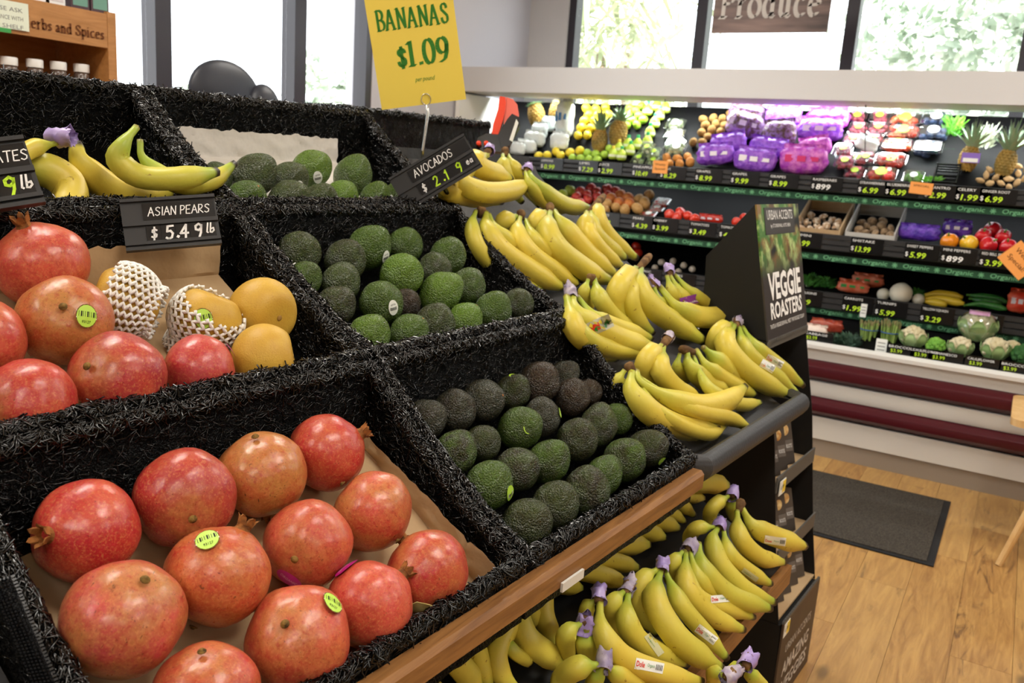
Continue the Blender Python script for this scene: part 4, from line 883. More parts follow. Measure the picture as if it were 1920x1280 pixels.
do_avos([(495, 348, 80, 'm', .5), (545, 340, 70, 'm', .5, (562, 352, 'avo', 'dull green avocado with a white oval sticker among those on white paper', -.2)), (584, 317, 72, 'G', .2, (596, 333, 'avo', 'highest avocado on the white paper with a barcode sticker', 0)), (668, 335, 72, 'g', .2), (465, 377, 78, 'g', .25), (540, 377, 75, 'm', .4, (572, 395, 'avo', 'dull avocado with a sticker edge on the rim of the white-papered basket', 0)), (597, 378, 68, 'm', .4), (637, 370, 65, 'G', .1), (703, 372, 66, 'g', .2, (735, 378, 'avo', 'green avocado with a sticker turned towards the price sign', 0)), (745, 370, 55, 'g', .3), (430, 335, 52, 'm', .4)], 3, tk, 'avocados in the top basket')
# ================================================================== BANANAS
def smooth01(x): x = min(max(x, 0), 1); return x*x*(3-2*x)
def banana_mesh(pts, r, stem=True, n=20, ns=10):
    C_ = catmull(pts, n); rad = []; ts = []
    L = [0]
    for i in range(n): L.append(L[-1]+(C_[i+1]-C_[i]).length)
    for i in range(n+1):
        t = L[i]/L[-1]
        k = (.30+.70*smooth01((t-.06)/.24)) if stem else (.55+.45*smooth01(t/.2))
        k *= 1-.52*smooth01((t-.74)/.23)
        if t > .975: k *= .8
        rad.append(r*k); ts.append(t)
    mb = MB().tube(C_, rad, ns, shape=lambda a: 1+.075*math.cos(5*a+.4)); mb.t = [t for t in ts for _ in range(ns)]
    return mb
P_TRAY = (W(0, .6, deck(.6)+.024), nD); P_LOW = (W(0, .47, ldeck(.47)+.002), nL)
def bpt(px, py, plane, h): return on_plane(px, py, plane[0]+plane[1]*h, plane[1])
def hand(plane, crown, bans, label, tape='purple', lift=.0, hs=None, group='banana bunches', cr_h=None, name='banana_bunch'):
    """crown: pixel of the crown or None; bans: (list of pixels, pixel width, greenness[, extra lift])"""
    first = bans[0][0]; ch = cr_h if cr_h is not None else .085+lift
    base = bpt(*(crown or first[0]), plane, 0.0); t_ = thing(name, base, label, 'bananas', group)
    for q in bans:
        pts, w, g = q[:3]; w *= 1.1; ex = q[3] if len(q) > 3 else 0.0; n = len(pts); P = []
        r = w/2*depth(bpt(*pts[n//2], plane, .04+lift))/F_PX
        for i, p in enumerate(pts):
            u = i/(n-1); h0 = ch if crown else (.05+lift+ex); h1 = r*.75+lift+ex; hh = h0*(1-smooth01(u*1.15))+h1*smooth01(u*1.15)+.018*math.sin(math.pi*u)
            P.append(bpt(*p, plane, max(hh, r*.9)))
        mb = banana_mesh(P, r, stem=bool(crown)); mb.build('banana', 'banana', t_, smooth=True, color=(1, 1, 1, g))
    if crown:
        c = bpt(*crown, plane, ch+.004); tgt = sum((bpt(*q[0][0], plane, ch) for q in bans), V((0, 0, 0)))/len(bans); d = c-tgt
        if d.length < .012: d = (UU+nD*.4)*.014
        d = d.normalized()*max(d.length, .012)
        MB().tube([c-d*1.2, c-d*.4, c, c+d*.25], [.007, .0105, .0115, .008], 7).build('crown', 'crown_brown', t_, smooth=True)
        if tape:
            rnd = random.Random(int(crown[0]*7+crown[1])); so = rnd.uniform(0, 90); tx, ty, tz = frame(d)
            def tp_(u, v):
                an = 5.6*u+so; nn_ = noise.noise(V((u*4, v*3, so))); rr2 = .0125+.006*nn_+.007*abs(noise.noise(V((u*9, v*6, so+5))))*(.4+v)
                return c+tz*(-.022+.034*v+.010*noise.noise(V((u*5, so, v*2)))*(.3+v))+(tx*math.cos(an)+ty*math.sin(an))*rr2*(1-.35*v*v)
            MB().grid(tp_, 18, 8, thick=tz*.0006).build('tape_wrap', 'tape_purple' if tape == 'purple' else 'tape_grey', t_, smooth=True)
    return t_
BG = 'banana bunches on the charcoal tray'
T = P_TRAY
hand(T, (990, 313), [([(990, 318), (1000, 338), (1028, 366), (1064, 386), (1104, 389)], 28, .7), ([(985, 322), (993, 345), (1020, 378), (1068, 396)], 24, .4)], 'banana bunch with torn purple tape against the tray back wall', lift=.03, group=BG)
hand(T, (947, 281), [([(951, 289), (965, 318), (987, 348), (1013, 388)], 25, .3), ([(943, 290), (945, 318), (958, 350), (980, 380)], 24, .6)], 'banana bunch with a bare brown crown at the tray back', tape=None, lift=.02, group=BG)
hand(T, (918, 278), [([(914, 290), (888, 303), (905, 318), (928, 326), (957, 335)], 34, .2, .03), ([(910, 292), (858, 335), (900, 360), (955, 358), (998, 341)], 35, .25, .02), ([(906, 294), (838, 350), (876, 370), (940, 378)], 34, .1)], 'sideways banana bunch with purple tape behind the avocado price sign', lift=.045, group=BG)
hand(T, (1128, 372), [([(1108, 393), (1112, 432), (1140, 463), (1173, 484)], 28, .5), ([(1124, 378), (1120, 405), (1134, 434), (1160, 461), (1194, 484)], 28, .2), ([(1100, 398), (1098, 418), (1102, 446), (1128, 475), (1164, 500)], 30, .15), ([(1104, 400), (1106, 440), (1140, 482), (1167, 500)], 26, .1)], 'banana bunch with two dried brown stalks by the cooler side', tape=None, lift=.012, group=BG)
hand(T, (1031, 386), [([(1031, 398), (1026, 432), (1045, 466), (1078, 493), (1112, 515), (1146, 527)], 37, .45, .006), ([(1038, 395), (1051, 416), (1083, 457), (1119, 493), (1154, 515)], 35, .15), ([(1022, 397), (1004, 415), (1004, 440), (1018, 470)], 30, .3)], 'banana bunch with a dark pinched crown in the middle of the second row', tape=None, lift=.01, group=BG)
hand(T, (977, 399), [([(975, 407), (970, 439), (994, 475), (1031, 502), (1063, 524), (1083, 531)], 31, .15), ([(985, 412), (999, 449), (1027, 476), (1061, 503), (1092, 527)], 27, .35), ([(968, 405), (945, 415), (942, 432), (952, 455)], 30, .5)], 'banana bunch with a split brown crown beside the avocado basket edge', tape=None, lift=.004, group=BG)
hand(T, (903, 391), [([(892, 396), (885, 420), (893, 456), (918, 492), (966, 526), (1019, 544)], 27, .5), ([(911, 399), (912, 429), (937, 468), (986, 502), (1032, 529), (1054, 538)], 36, .15), ([(916, 402), (930, 434), (966, 463), (1004, 486), (1050, 528)], 30, .3)], 'banana bunch hard against the green avocado basket', tape=None, lift=.004, group=BG)
hand(T, (1214, 484), [([(1192, 503), (1164, 533), (1156, 566), (1172, 600)], 40, .3), ([(1196, 505), (1182, 548), (1192, 592), (1224, 625)], 32, .5), ([(1202, 504), (1197, 539), (1224, 578), (1268, 608), (1321, 641)], 37, .55, .006)], 'banana bunch with a long woody brown stalk in the third row', tape=None, lift=.012, group=BG)
hand(T, (1254, 503), [([(1256, 516), (1282, 558), (1316, 580)], 25, .25), ([(1264, 514), (1297, 548), (1328, 570), (1356, 580)], 24, .45), ([(1250, 516), (1262, 552), (1290, 580)], 24, .3)], 'banana bunch with a purple band label around two fingers', lift=.006, group=BG)
hand(T, (1221, 526), [([(1226, 537), (1238, 569), (1270, 594)], 27, .5), ([(1236, 537), (1272, 577), (1315, 596), (1374, 591)], 37, .25)], 'banana bunch with crumpled purple tape in front of the banded bunch', lift=.012, group=BG)
hand(T, (1109, 517), [([(1103, 523), (1096, 551), (1108, 585)], 23, .6), ([(1114, 522), (1126, 563), (1155, 598), (1197, 626)], 29, .6)], 'greenish banana bunch with a thin dark crown in the third row', tape=None, group=BG)
E1 = hand(T, (1068, 543), [([(1062, 555), (1078, 620), (1118, 652), (1156, 671)], 38, .2, -.01), ([(1074, 554), (1080, 587), (1119, 616), (1172, 640), (1227, 652)], 39, .3, .012), ([(1082, 556), (1118, 597), (1164, 618), (1221, 634)], 32, .35, .008), ([(1068, 556), (1092, 625), (1150, 655), (1234, 659)], 30, .5, .0)], 'banana bunch wrapped with a green and orange leaf-print band', tape='grey', lift=.02, group=BG)
hand(T, (1383, 600), [([(1377, 610), (1360, 643), (1386, 682), (1432, 717), (1482, 741)], 35, .4, .004), ([(1386, 613), (1395, 652), (1425, 685), (1462, 711), (1497, 741)], 27, .75), ([(1391, 612), (1417, 652), (1453, 682), (1506, 723)], 28, .65), ([(1372, 606), (1345, 622), (1337, 648), (1350, 672)], 27, .5)], 'greenish banana bunch with two red and white stickers beside the cardboard display', tape='grey', lift=.006, group=BG)
hand(T, (1281, 655), [([(1275, 662), (1271, 688), (1290, 715)], 22, .4), ([(1288, 660), (1294, 688), (1325, 717), (1366, 733)], 33, .45), ([(1305, 655), (1327, 688), (1358, 712), (1416, 740)], 29, .3), ([(1318, 651), (1351, 682), (1386, 714)], 31, .5), ([(1300, 668), (1330, 730), (1386, 757), (1426, 754)], 24, .4)], 'banana bunch with a short dark crown in the front row centre', tape=None, lift=.003, group=BG)
hand(T, (1255, 630), [([(1244, 650), (1238, 693), (1268, 728), (1312, 748)], 35, .3, .006), ([(1240, 648), (1214, 672), (1208, 702), (1234, 735)], 37, .2)], 'banana bunch with torn lilac tape standing upright over the front row', tape='grey', lift=.02, group=BG)
hand(T, (1178, 684), [([(1172, 693), (1158, 715), (1165, 740)], 28, .1), ([(1185, 694), (1184, 732), (1221, 775), (1282, 801), (1345, 804)], 42, .05, .004), ([(1192, 696), (1202, 717), (1254, 748), (1312, 762), (1366, 748), (1396, 725)], 39, .1, .018), ([(1188, 700), (1240, 775), (1321, 812), (1361, 796)], 26, .15, -.008), ([(1195, 705), (1290, 765), (1370, 784), (1411, 808)], 27, .1, -.004)], 'ripest banana bunch with a reddish split crown along the tray lip', tape=None, lift=.012, group=BG)
hand((W(0, 1.435, 0), -B), None, [([(722, 284), (732, 302), (748, 318), (770, 324)], 16, .6, -.04)], 'single small banana peeking out behind the avocado price sign', group=BG)
# lower shelf
BL = 'banana bunches on the lower shelf'
T = P_LOW
hand(T, None, [([(1262, 900), (1296, 904), (1328, 904), (1364, 910)], 34, .2, .03)], 'single banana lying under the charcoal tray lip', group=BL, name='banana')
hand(T, None, [([(1240, 915), (1268, 924), (1292, 929), (1319, 934)], 24, .3), ([(1226, 927), (1252, 936), (1276, 946), (1302, 966)], 23, .4), ([(1204, 944), (1228, 951), (1256, 960), (1284, 978)], 22, .3), ([(1182, 962), (1205, 968), (1236, 976), (1272, 990)], 30, .3), ([(1154, 977), (1177, 983), (1209, 993), (1246, 1008)], 31, .45)], 'row of five banana fingers tucked under the wood board', group=BL, lift=.012)
hand(T, None, [([(1098, 1012), (1128, 1015), (1168, 1019), (1216, 1021)], 37, .2), ([(1078, 1040), (1110, 1043), (1153, 1051), (1197, 1065)], 31, .3), ([(1040, 1055), (1070, 1063), (1121, 1075), (1177, 1095)], 35, .2), ([(1010, 1083), (1038, 1090), (1058, 1097), (1090, 1102)], 30, .5)], 'pair of banana tips pushed under the board beside the white clip', group=BL, lift=.012)
hand(T, None, [([(1012, 1080), (1019, 1110), (1022, 1157), (1046, 1217)], 36, .15), ([(988, 1110), (994, 1140), (1004, 1172)], 30, .3)], 'upright bananas leaning on the wood board', group=BL, lift=.01)
hand(T, None, [([(955, 1128), (969, 1156), (987, 1197), (1026, 1228), (1058, 1255)], 43, .45), ([(968, 1120), (956, 1165), (932, 1217), (939, 1262), (975, 1300)], 41, .3), ([(940, 1195), (968, 1226), (996, 1242)], 24, .6)], 'thick green-yellow bananas hanging from under the board', group=BL, lift=.012)
hand(T, None, [([(878, 1180), (890, 1209), (900, 1246), (918, 1290)], 37, .4), ([(828, 1208), (847, 1232), (872, 1262), (900, 1296)], 45, .35), ([(770, 1262), (800, 1285), (830, 1310)], 40, .3)], 'bananas under the board below the pomegranate basket', group=BL, lift=.012)
hand(T, (1374, 921), [([(1366, 930), (1338, 948), (1332, 972), (1345, 1000)], 24, .5), ([(1378, 930), (1372, 948), (1376, 975)], 20, .6)], 'small banana bunch with a lilac crown wrap under the tray lip', group=BL, lift=.01)
hand(T, (1389, 942), [([(1390, 951), (1413, 987), (1454, 1007), (1510, 1024)], 35, .1), ([(1382, 958), (1387, 1007), (1422, 1042), (1470, 1054)], 31, .3)], 'banana bunch with a dark bare stalk reaching furthest towards the aisle', tape=None, group=BL, lift=.012)
hand(T, (1350, 980), [([(1356, 992), (1367, 1038), (1403, 1070), (1446, 1095)], 27, .4), ([(1346, 990), (1336, 1012), (1351, 1058), (1399, 1106), (1453, 1129)], 33, .6, .004), ([(1340, 988), (1308, 990), (1292, 1005), (1284, 1030)], 24, .5)], 'greenish banana bunch with purple tape bent over its crown', group=BL, lift=.012)
hand(T, (1296, 1020), [([(1310, 1018), (1318, 1066), (1367, 1114), (1445, 1141)], 35, .75, .006), ([(1294, 1034), (1308, 1082), (1343, 1114), (1394, 1126)], 27, .4), ([(1286, 1036), (1288, 1102), (1335, 1153), (1395, 1181)], 33, .3), ([(1284, 1032), (1300, 1110), (1354, 1138), (1414, 1157)], 28, .3, -.008), ([(1280, 1034), (1262, 1055), (1258, 1080), (1268, 1110)], 26, .6)], 'large banana bunch with frayed lilac tape in the middle of the lower shelf', tape='grey', group=BL, lift=.016)
hand(T, (1241, 1055), [([(1238, 1072), (1228, 1125), (1264, 1189), (1311, 1228), (1354, 1255)], 43, .55, .006), ([(1247, 1070), (1276, 1133), (1319, 1185), (1364, 1236)], 31, .65), ([(1232, 1068), (1205, 1088), (1200, 1137), (1236, 1189)], 36, .4)], 'banana bunch with bright purple tape and one red and white sticker', group=BL, lift=.016)
hand(T, (1180, 1095), [([(1178, 1112), (1176, 1165), (1209, 1209), (1288, 1244)], 39, .5, .004), ([(1170, 1108), (1150, 1130), (1148, 1160), (1170, 1200)], 34, .4)], 'banana bunch with a grey-purple capped crown and clear sticker', tape='grey', group=BL, lift=.014)
hand(T, (1124, 1106), [([(1125, 1130), (1128, 1181), (1161, 1228), (1236, 1260), (1316, 1278)], 43, .0, .008), ([(1120, 1122), (1100, 1140), (1098, 1170)], 26, .4)], 'blotchy ripe banana bunch with a purple bandaged stalk and long sticker', group=BL, lift=.02)
hand(T, (1097, 1162), [([(1090, 1168), (1064, 1186), (1062, 1215), (1072, 1242)], 34, .5), ([(1100, 1178), (1097, 1200), (1106, 1240)], 40, .6)], 'banana bunch with ragged purple tape dangling from its crown', group=BL, lift=.016)
hand(T, (1132, 1232), [([(1122, 1246), (1082, 1252), (1055, 1275), (1040, 1310)], 40, .6), ([(1130, 1248), (1118, 1270), (1108, 1305)], 30, .8), ([(1138, 1246), (1158, 1266), (1210, 1290)], 34, .2)], 'green-tipped banana bunch with a dark bare crown at the lower front board', tape='grey', group=BL, lift=.016)
hand(T, (1405, 1232), [([(1400, 1248), (1412, 1270), (1440, 1300)], 26, .7), ([(1398, 1246), (1376, 1256), (1364, 1285)], 24, .8)], 'banana bunch with a round lilac cap beside the cardboard display', group=BL, lift=.02)
hand(T, (1374, 1262), [([(1362, 1268), (1338, 1262), (1340, 1300)], 24, .5)], 'banana bunch with a grey netted crown below the lilac-capped bunch', tape='grey', group=BL, lift=.004)
# loose bananas in the top basket
rw = ROWS[3]; th = R(rw['deg']); PT = (B*rw['fb']+Z*(rw['fz']+.004), Z*math.cos(th)-B*math.sin(th))
def loose(pts, w, g, label, hh, stem=True):
    P = [bpt(x, y, PT, h) for (x, y), h in zip(pts, hh)]; r = w*.58*depth(P[len(P)//2])/F_PX
    mb = banana_mesh(P, r, stem); return mb.build('banana', 'banana', smooth=True, label=label, cat='banana', group='loose bananas in the top basket', color=(1, 1, 1, g))
loose([(332, 346), (300, 362), (240, 366), (185, 338), (150, 300), (143, 268)], 48, .0, 'loose yellow banana lying stem-down in the top basket', (.03, .03, .03, .045, .07, .085))
loose([(256, 238), (232, 268), (222, 300), (262, 332), (330, 336), (408, 322)], 38, .85, 'loose green banana curving over the basket divider', (.15, .135, .11, .10, .115, .125))
loose([(262, 262), (270, 300), (330, 345), (395, 338), (440, 306)], 32, .8, 'loose green banana under the other green banana', (.125, .105, .085, .085, .105))
loose([(36, 312), (95, 322), (132, 352), (128, 388), (108, 420)], 54, .05, 'fat loose yellow banana bent behind the price holder', (.055, .055, .045, .04, .035), False)
loose([(108, 268), (70, 276), (40, 292), (10, 320)], 30, .3, 'loose banana with purple tape on its stem in the top basket', (.10, .09, .08, .07))
loose([(118, 402), (160, 404), (205, 398), (240, 385)], 28, .0, 'spotty brown banana at the bottom of the top basket', (.022, .022, .022, .022), False)
c = bpt(112, 257, PT, .105)
def lt_(u, v): an = 5.8*u; r_2 = .011+.006*noise.noise(V((u*4, v*3, 1)))+.010*abs(noise.noise(V((u*9, v*5, 5))))*(.4+v); return c+RR*(-.018+.038*v)+(UU*math.cos(an)+DD*math.sin(an))*r_2
MB().grid(lt_, 18, 8, thick=RR*.0006).build('tape_wrap', 'tape_purple', smooth=True, label='crumpled purple tape on a loose banana stem', cat='tape')
# stickers and bands on bananas (small labels standing just off the peel)
def flat_label(px, py, plane, h, w, hh, rot, mats, parent_lab, txt=None, tm=None):
    c = bpt(px, py, plane, h); n_ = -ray(px, py).normalized(); n_ = (n_+plane[1]*.9).normalized()
    x = RR-n_*RR.dot(n_); x.normalize(); y = n_.cross(x); x, y = x*math.cos(rot)+y*math.sin(rot), y*math.cos(rot)-x*math.sin(rot)
    return c, x, y, n_
# stickers: each glued to the banana whose surface passes under the pixel (real ray cast on the built meshes)
bpy.context.view_layer.update()
def cast(px, py):
    dg = bpy.context.evaluated_depsgraph_get(); q = ray(px, py).normalized()
    ok, loc, nor, idx, ob, m_ = scene.ray_cast(dg, CAM, q); return (loc, nor if nor.dot(q) < 0 else -nor, ob) if ok else None
def banana_label(px, py, L, wd, rot, mode):
    """strip sticker bent on the peel: sample the peel under a small pixel grid"""
    h0 = cast(px, py)
    if not h0: return
    k = depth(h0[0])/F_PX; c, s_ = math.cos(rot), math.sin(rot); nu, nv = 8, 4; rows_ = []
    for i in range(nu+1):
        for j in range(nv+1):
            u, v = (i/nu-.5)*L, (j/nv-.5)*wd; hh = cast(px+u*c-v*s_, py+u*s_+v*c)
            p, n_ = (hh[0], hh[1]) if (hh and hh[2] == h0[2]) else (None, None); rows_.append((p, n_))
    if any(p is None for p, _ in rows_):
        pl = (h0[0], h0[1])
        rows_ = [(p, n_) if p is not None else (on_plane(px+((i//(nv+1))/nu-.5)*L*c-((i % (nv+1))/nv-.5)*wd*s_, py+((i//(nv+1))/nu-.5)*L*s_+((i % (nv+1))/nv-.5)*wd*c, *pl), h0[1]) for i, (p, n_) in enumerate(rows_)]
    mb = MB(); vs_ = [p+n_*.0008 for p, n_ in rows_]; mb.add(vs_, [(i*(nv+1)+j, i*(nv+1)+j+1, (i+1)*(nv+1)+j+1, (i+1)*(nv+1)+j) for i in range(nu) for j in range(nv)], 0)
    def cell(i0, i1, j0, j1, m_, e=.0012):
        for i in range(i0, i1):
            for j in range(j0, j1): mb.add([rows_[a][0]+rows_[a][1]*e for a in (i*(nv+1)+j, i*(nv+1)+j+1, (i+1)*(nv+1)+j+1, (i+1)*(nv+1)+j)], [(0, 1, 2, 3)], m_)
    def at(u, v):
        x, y = u*nu, v*nv; i, j = min(int(x), nu-1), min(int(y), nv-1); f, g = x-i, y-j
        P = [rows_[a][0]+rows_[a][1]*.0018 for a in (i*(nv+1)+j, (i+1)*(nv+1)+j, i*(nv+1)+j+1, (i+1)*(nv+1)+j+1)]
        return (P[0]*(1-f)+P[1]*f)*(1-g)+(P[2]*(1-f)+P[3]*f)*g
    if mode == 'brand':
        cell(0, 3, 0, 4, 1, .0010); O = at(.03, .75); ux = (at(.36, .75)-O); wl_ = ux.length; ux.normalize(); uy = (at(.03, .2)-O).normalized()
        sans(mb, 'Dole', O, ux, uy, wd*.5*k, 2, width=wl_*.9, bold=.02)
        O = at(.42, .6); sans(mb, 'Organic', O, ux, uy, wd*.3*k, 3, width=wl_*.8)
        for q in range(5): u = .72+q*.05; a, b, c2, d = at(u, .25), at(u+.022, .25), at(u+.022, .75), at(u, .75); mb.add([a, b, c2, d], [(0, 1, 2, 3)], 4)
    elif mode == 'clear':
        O = at(.1, .7); ux = (at(.9, .7)-O); wl_ = ux.length; ux.normalize(); uy = (at(.1, .2)-O).normalized(); sans(mb, 'organic', O, ux, uy, wd*.4*k, 3, width=wl_*.6)
    elif mode == 'purple':
        O = at(.15, .8); ux = (at(.9, .8)-O); wl_ = ux.length; ux.normalize(); uy = (at(.15, .1)-O).normalized(); sans(mb, 'ORGANIC', O, ux, uy, wd*.4*k, 5, width=wl_*.8); cell(0, 1, 1, 3, 0)
    elif mode == 'leaf':
        for q in range(10):
            u, v = .06+.09*q, .2+.55*((q*37) % 10)/10; a, b, c2, d = at(u, v), at(min(u+.09, 1), max(v-.18, 0)), at(min(u+.12, 1), v), at(min(u+.09, 1), min(v+.18, 1)); mb.add([a, b, c2, d], [(0, 1, 2, 3)], 3 if q % 3 else 6)
        cell(3, 5, 1, 3, 2, .0014)
    par = h0[2] if h0[2].name.startswith('banana') else None
    base = {'brand': 'sticker_white', 'clear': 'sticker_clear', 'purple': 'band_purple', 'leaf': 'band_leaf'}[mode]
    ms = [base, 'sticker_white', 'sticker_red', 'sticker_green', 'ink_black', 'chalk_white', mat('leaf_yellow', 'e8d040', .5)]
    if par is not None:
        org = par.matrix_world.translation.copy(); WL[par.name] = org
        mb.build('sticker', ms, par, smooth=False)
mat('sticker_clear', 'd8d8b0', .3); mat('band_purple', '8a3aa0', .4); mat('band_leaf', 'b8b49a', .4)
for q in [(1453, 1013, 40, 15, .15, 'brand'), (1406, 1077, 34, 9, .62, 'clear'), (1352, 1122, 40, 14, -.08, 'brand'), (1324, 1189, 44, 16, .65, 'brand'), (1226, 1208, 46, 14, .95, 'clear'), (1217, 1248, 54, 20, .2, 'brand'), (1218, 966, 24, 14, .05, 'clear'), (1439, 686, 28, 15, .5, 'brand'), (1452, 677, 34, 14, .5, 'brand'), (1296, 562, 42, 17, -.25, 'purple'), (1116, 613, 66, 26, -.42, 'leaf'), (1144, 603, 28, 16, .3, 'leaf')]: banana_label(*q)

# ================================================================== SIGNS ON THE RACK
def sign_frame(c0, c1, c2, plane):
    """c0 lower-left, c1 lower-right, c2 upper-left pixels on a plane (point, normal)"""
    p0, p1, p2 = (on_plane(*c, *plane) for c in (c0, c1, c2)); ux = (p1-p0); w = ux.length; ux.normalize(); uy = p2-p0; uy -= ux*uy.dot(ux); h = uy.length; uy.normalize(); n_ = ux.cross(uy); return p0, ux, uy, n_, w, h
def price_holder(c0, c1, c2, plane, label, top, bottom, bot_lime, stem_to, tx=.27, tfit=.66):
    p0, ux, uy, n_, w, h = sign_frame(c0, c1, c2, plane); t_ = thing('price_sign', p0+ux*w/2, label, 'price sign'); ax = (ux, uy, n_)
    mb = MB().box(p0+ux*w/2+uy*h/2-n_*.004, (w, h, .006), ax)
    for v, hh in ((.0, .06), (.10, .06), (.47, .08), (.94, .06)): mb.box(p0+ux*w/2+uy*h*(v+hh/2), (w, h*hh, .008), ax)
    mb.build('holder', 'rail_grey', t_)
    MB().box(p0+ux*w*.60+uy*h*.73+n_*.0005, (w*.76, h*.33, .002), ax).build('name_strip', 'black_gloss', t_)
    x0 = w*.23
    for i in range(4): MB().box(p0+ux*(x0+w*.15*i+w*.075)+uy*h*.30+n_*.0005, (w*.147, h*.30, .002), ax).build('price_tile', 'black_gloss', t_)
    MB().box(p0+ux*(x0+w*.6+w*.065)+uy*h*.30+n_*.0005, (w*.13, h*.28, .002), ax).build('unit_tile', 'black_gloss', t_)
    mb = MB(); tw_ = letters(MB(), top, HAND, (0, 0, 0), ux, uy, 1, .1, gap=.16, space=.35)
    lh = min(h*.2, w*tfit/tw_); letters(mb, top, HAND, p0+ux*w*tx+uy*h*.645+n_*.0022, ux, uy, lh, .11, 0, gap=.16, space=.35, slant=.12)
    hh = h*.25
    for i, ch in enumerate(bottom[0]): letters(mb, ch, HAND, p0+ux*(x0+w*.15*i+w*.045)+uy*h*(.175 if i else .2)+n_*.0022, ux, uy, hh*(1 if i else .8), .16, 1 if (bot_lime and i) else 0, slant=.1)
    if bottom[2] is not None: letters(mb, '.', HAND, p0+ux*(x0+w*.15*bottom[2]+w*.005)+uy*h*.2+n_*.0022, ux, uy, hh, .2, 1 if bot_lime else 0)
    letters(mb, bottom[1], HAND, p0+ux*(x0+w*.625)+uy*h*.24+n_*.0022, ux, uy, hh*.75, .15, 0, slant=.1)
    mb.build('lettering', ['chalk_white', 'chalk_lime'], t_, smooth=False)
    if stem_to is not None: MB().tube([p0+ux*w*.5+uy*h*.3-n_*.010, stem_to], .005, 6).build('clip', 'black_gloss', t_)
nAv = -(ray(820, 325).normalized())
price_holder((765, 396), (905, 312), (735, 330), (W(1.47, 1.11, 1.43), (nAv+Z*.1).normalized()), 'black price sign reading AVOCADOS 2.19 each, tilted over the baskets', 'AVOCADOS', ('$219', 'ea', 2), True, W(1.505, 1.19, 1.385))
nAp = (-(ray(315, 420).normalized())+Z*.35).normalized()
price_holder((237, 472), (416, 457), (212, 376), (W(.78, 1.12, 1.375), nAp), 'black price sign reading ASIAN PEARS 5.49 per pound', 'ASIAN PEARS', ('$549', 'lb', 2), False, W(.80, 1.20, 1.392))
nPo = (-(ray(0, 320).normalized())+Z*.5).normalized()
price_holder((-170, 420), (86, 380), (-194, 282), (W(.52, 1.16, 1.42), nPo), 'black price sign ending in TES with a 9 and lb', 'POMEGRANATES', ('$299', 'lb', 2), True, W(.55, 1.20, 1.392), tx=.17, tfit=.82)

# yellow BANANAS card on a wire stand
base = W(1.68, 1.440, deck(1.440)+.06); top = on_plane(799, 205, base, -DD)
ys_ = thing('banana_sign', base, 'yellow card sign reading BANANAS 1.09 per pound on a wire stand', 'sign')
nY = (-(ray(790, 100).normalized())).normalized(); p0, ux, uy, n_, w, h = sign_frame((716, 206), (874, 186), (689, -10), (top, nY))
h = w*1.30; MB().box(p0+ux*w/2+uy*h/2, (w, h, .0012), (ux, uy, n_)).build('card', 'yellow_card', ys_)
e = n_*.0012; mb = MB()
bw = letters(MB(), 'BANANAS', SER, p0, ux, uy, 1, .19, gap=.125); kx = w*.83/bw/(w*.215)
letters(mb, 'BANANAS', SER, p0+ux*w*.095+uy*h*.665+e, ux*kx, uy, w*.215, .155, nib=R(10), gap=.125)
letters(mb, '$', SER, p0+ux*w*.27+uy*h*.345+e, ux, uy, w*.20, .13, nib=R(12)); letters(mb, '1.09', SER, p0+ux*w*.385+uy*h*.345+e, ux*.78, uy, w*.27, .17, nib=R(12), gap=.19)
sans(mb, 'per pound', p0+ux*w*.44+uy*h*.205+e, ux, uy, w*.05, 0, slant=.25, width=w*.22)
mb.build('lettering', 'ink_green', ys_, smooth=False)
rc = on_plane(799, 186, top+n_*.004, n_); MB().tube([rc+ux*(.0115*math.cos(i*math.pi/9))+uy*(.0135*math.sin(i*math.pi/9)) for i in range(18)], .0012, 6, closed=True).build('wire_ring', 'steel', ys_, smooth=True)
MB().tube([rc-uy*.0135, rc-uy*.03, base+Z*.02, base], [.003, .004, .004, .004], 8).build('wire_stem', 'steel', ys_, smooth=True)

# price gun lying at the back corner of the banana tray
gp = W(2.06, 1.425, deck(1.42)+.04)
gpl = (W(2.06, 1.41, 1.45), -DD); g = lambda x, y, d=0: on_plane(x, y, gpl[0]-DD*d, -DD)
gun = thing('price_gun', gp, 'black handheld price gun with an orange-red cover, propped in the tray corner', 'price gun')
mat('gun_red', 'f0401c', .4); mat('gun_pink', 'f07060', .45)
def solid(name, px, m, th=.03, d=0.0): return MB().prism([g(x, y, d) for x, y in px], DD*th).build(name, m, gun)
solid('cover', [(922, 252), (925, 232), (934, 205), (937, 180), (948, 182), (948, 200), (943, 225), (934, 252)], 'gun_red', .026)
solid('cover_flap', [(949, 182), (962, 186), (970, 196), (973, 214), (968, 236), (946, 240), (944, 226)], 'gun_pink', .022, -.004)
solid('handle', [(934, 252), (952, 222), (960, 213), (974, 220), (975, 234), (956, 272), (940, 276)], 'black_gloss', .03, .006)
solid('label_plate', [(955, 262), (968, 223), (972, 230), (961, 266)], 'sticker_white', .002, .009)
solid('body', [(892, 272), (896, 258), (912, 250), (936, 252), (946, 268), (940, 284), (905, 284)], 'black_gloss', .035)
for x in (898, 912): MB().lathe([(.007, 0), (.007, .02), (.004, .022)], g(x, 271, .004), -DD, 12).build('roller', 'gun_red', gun)

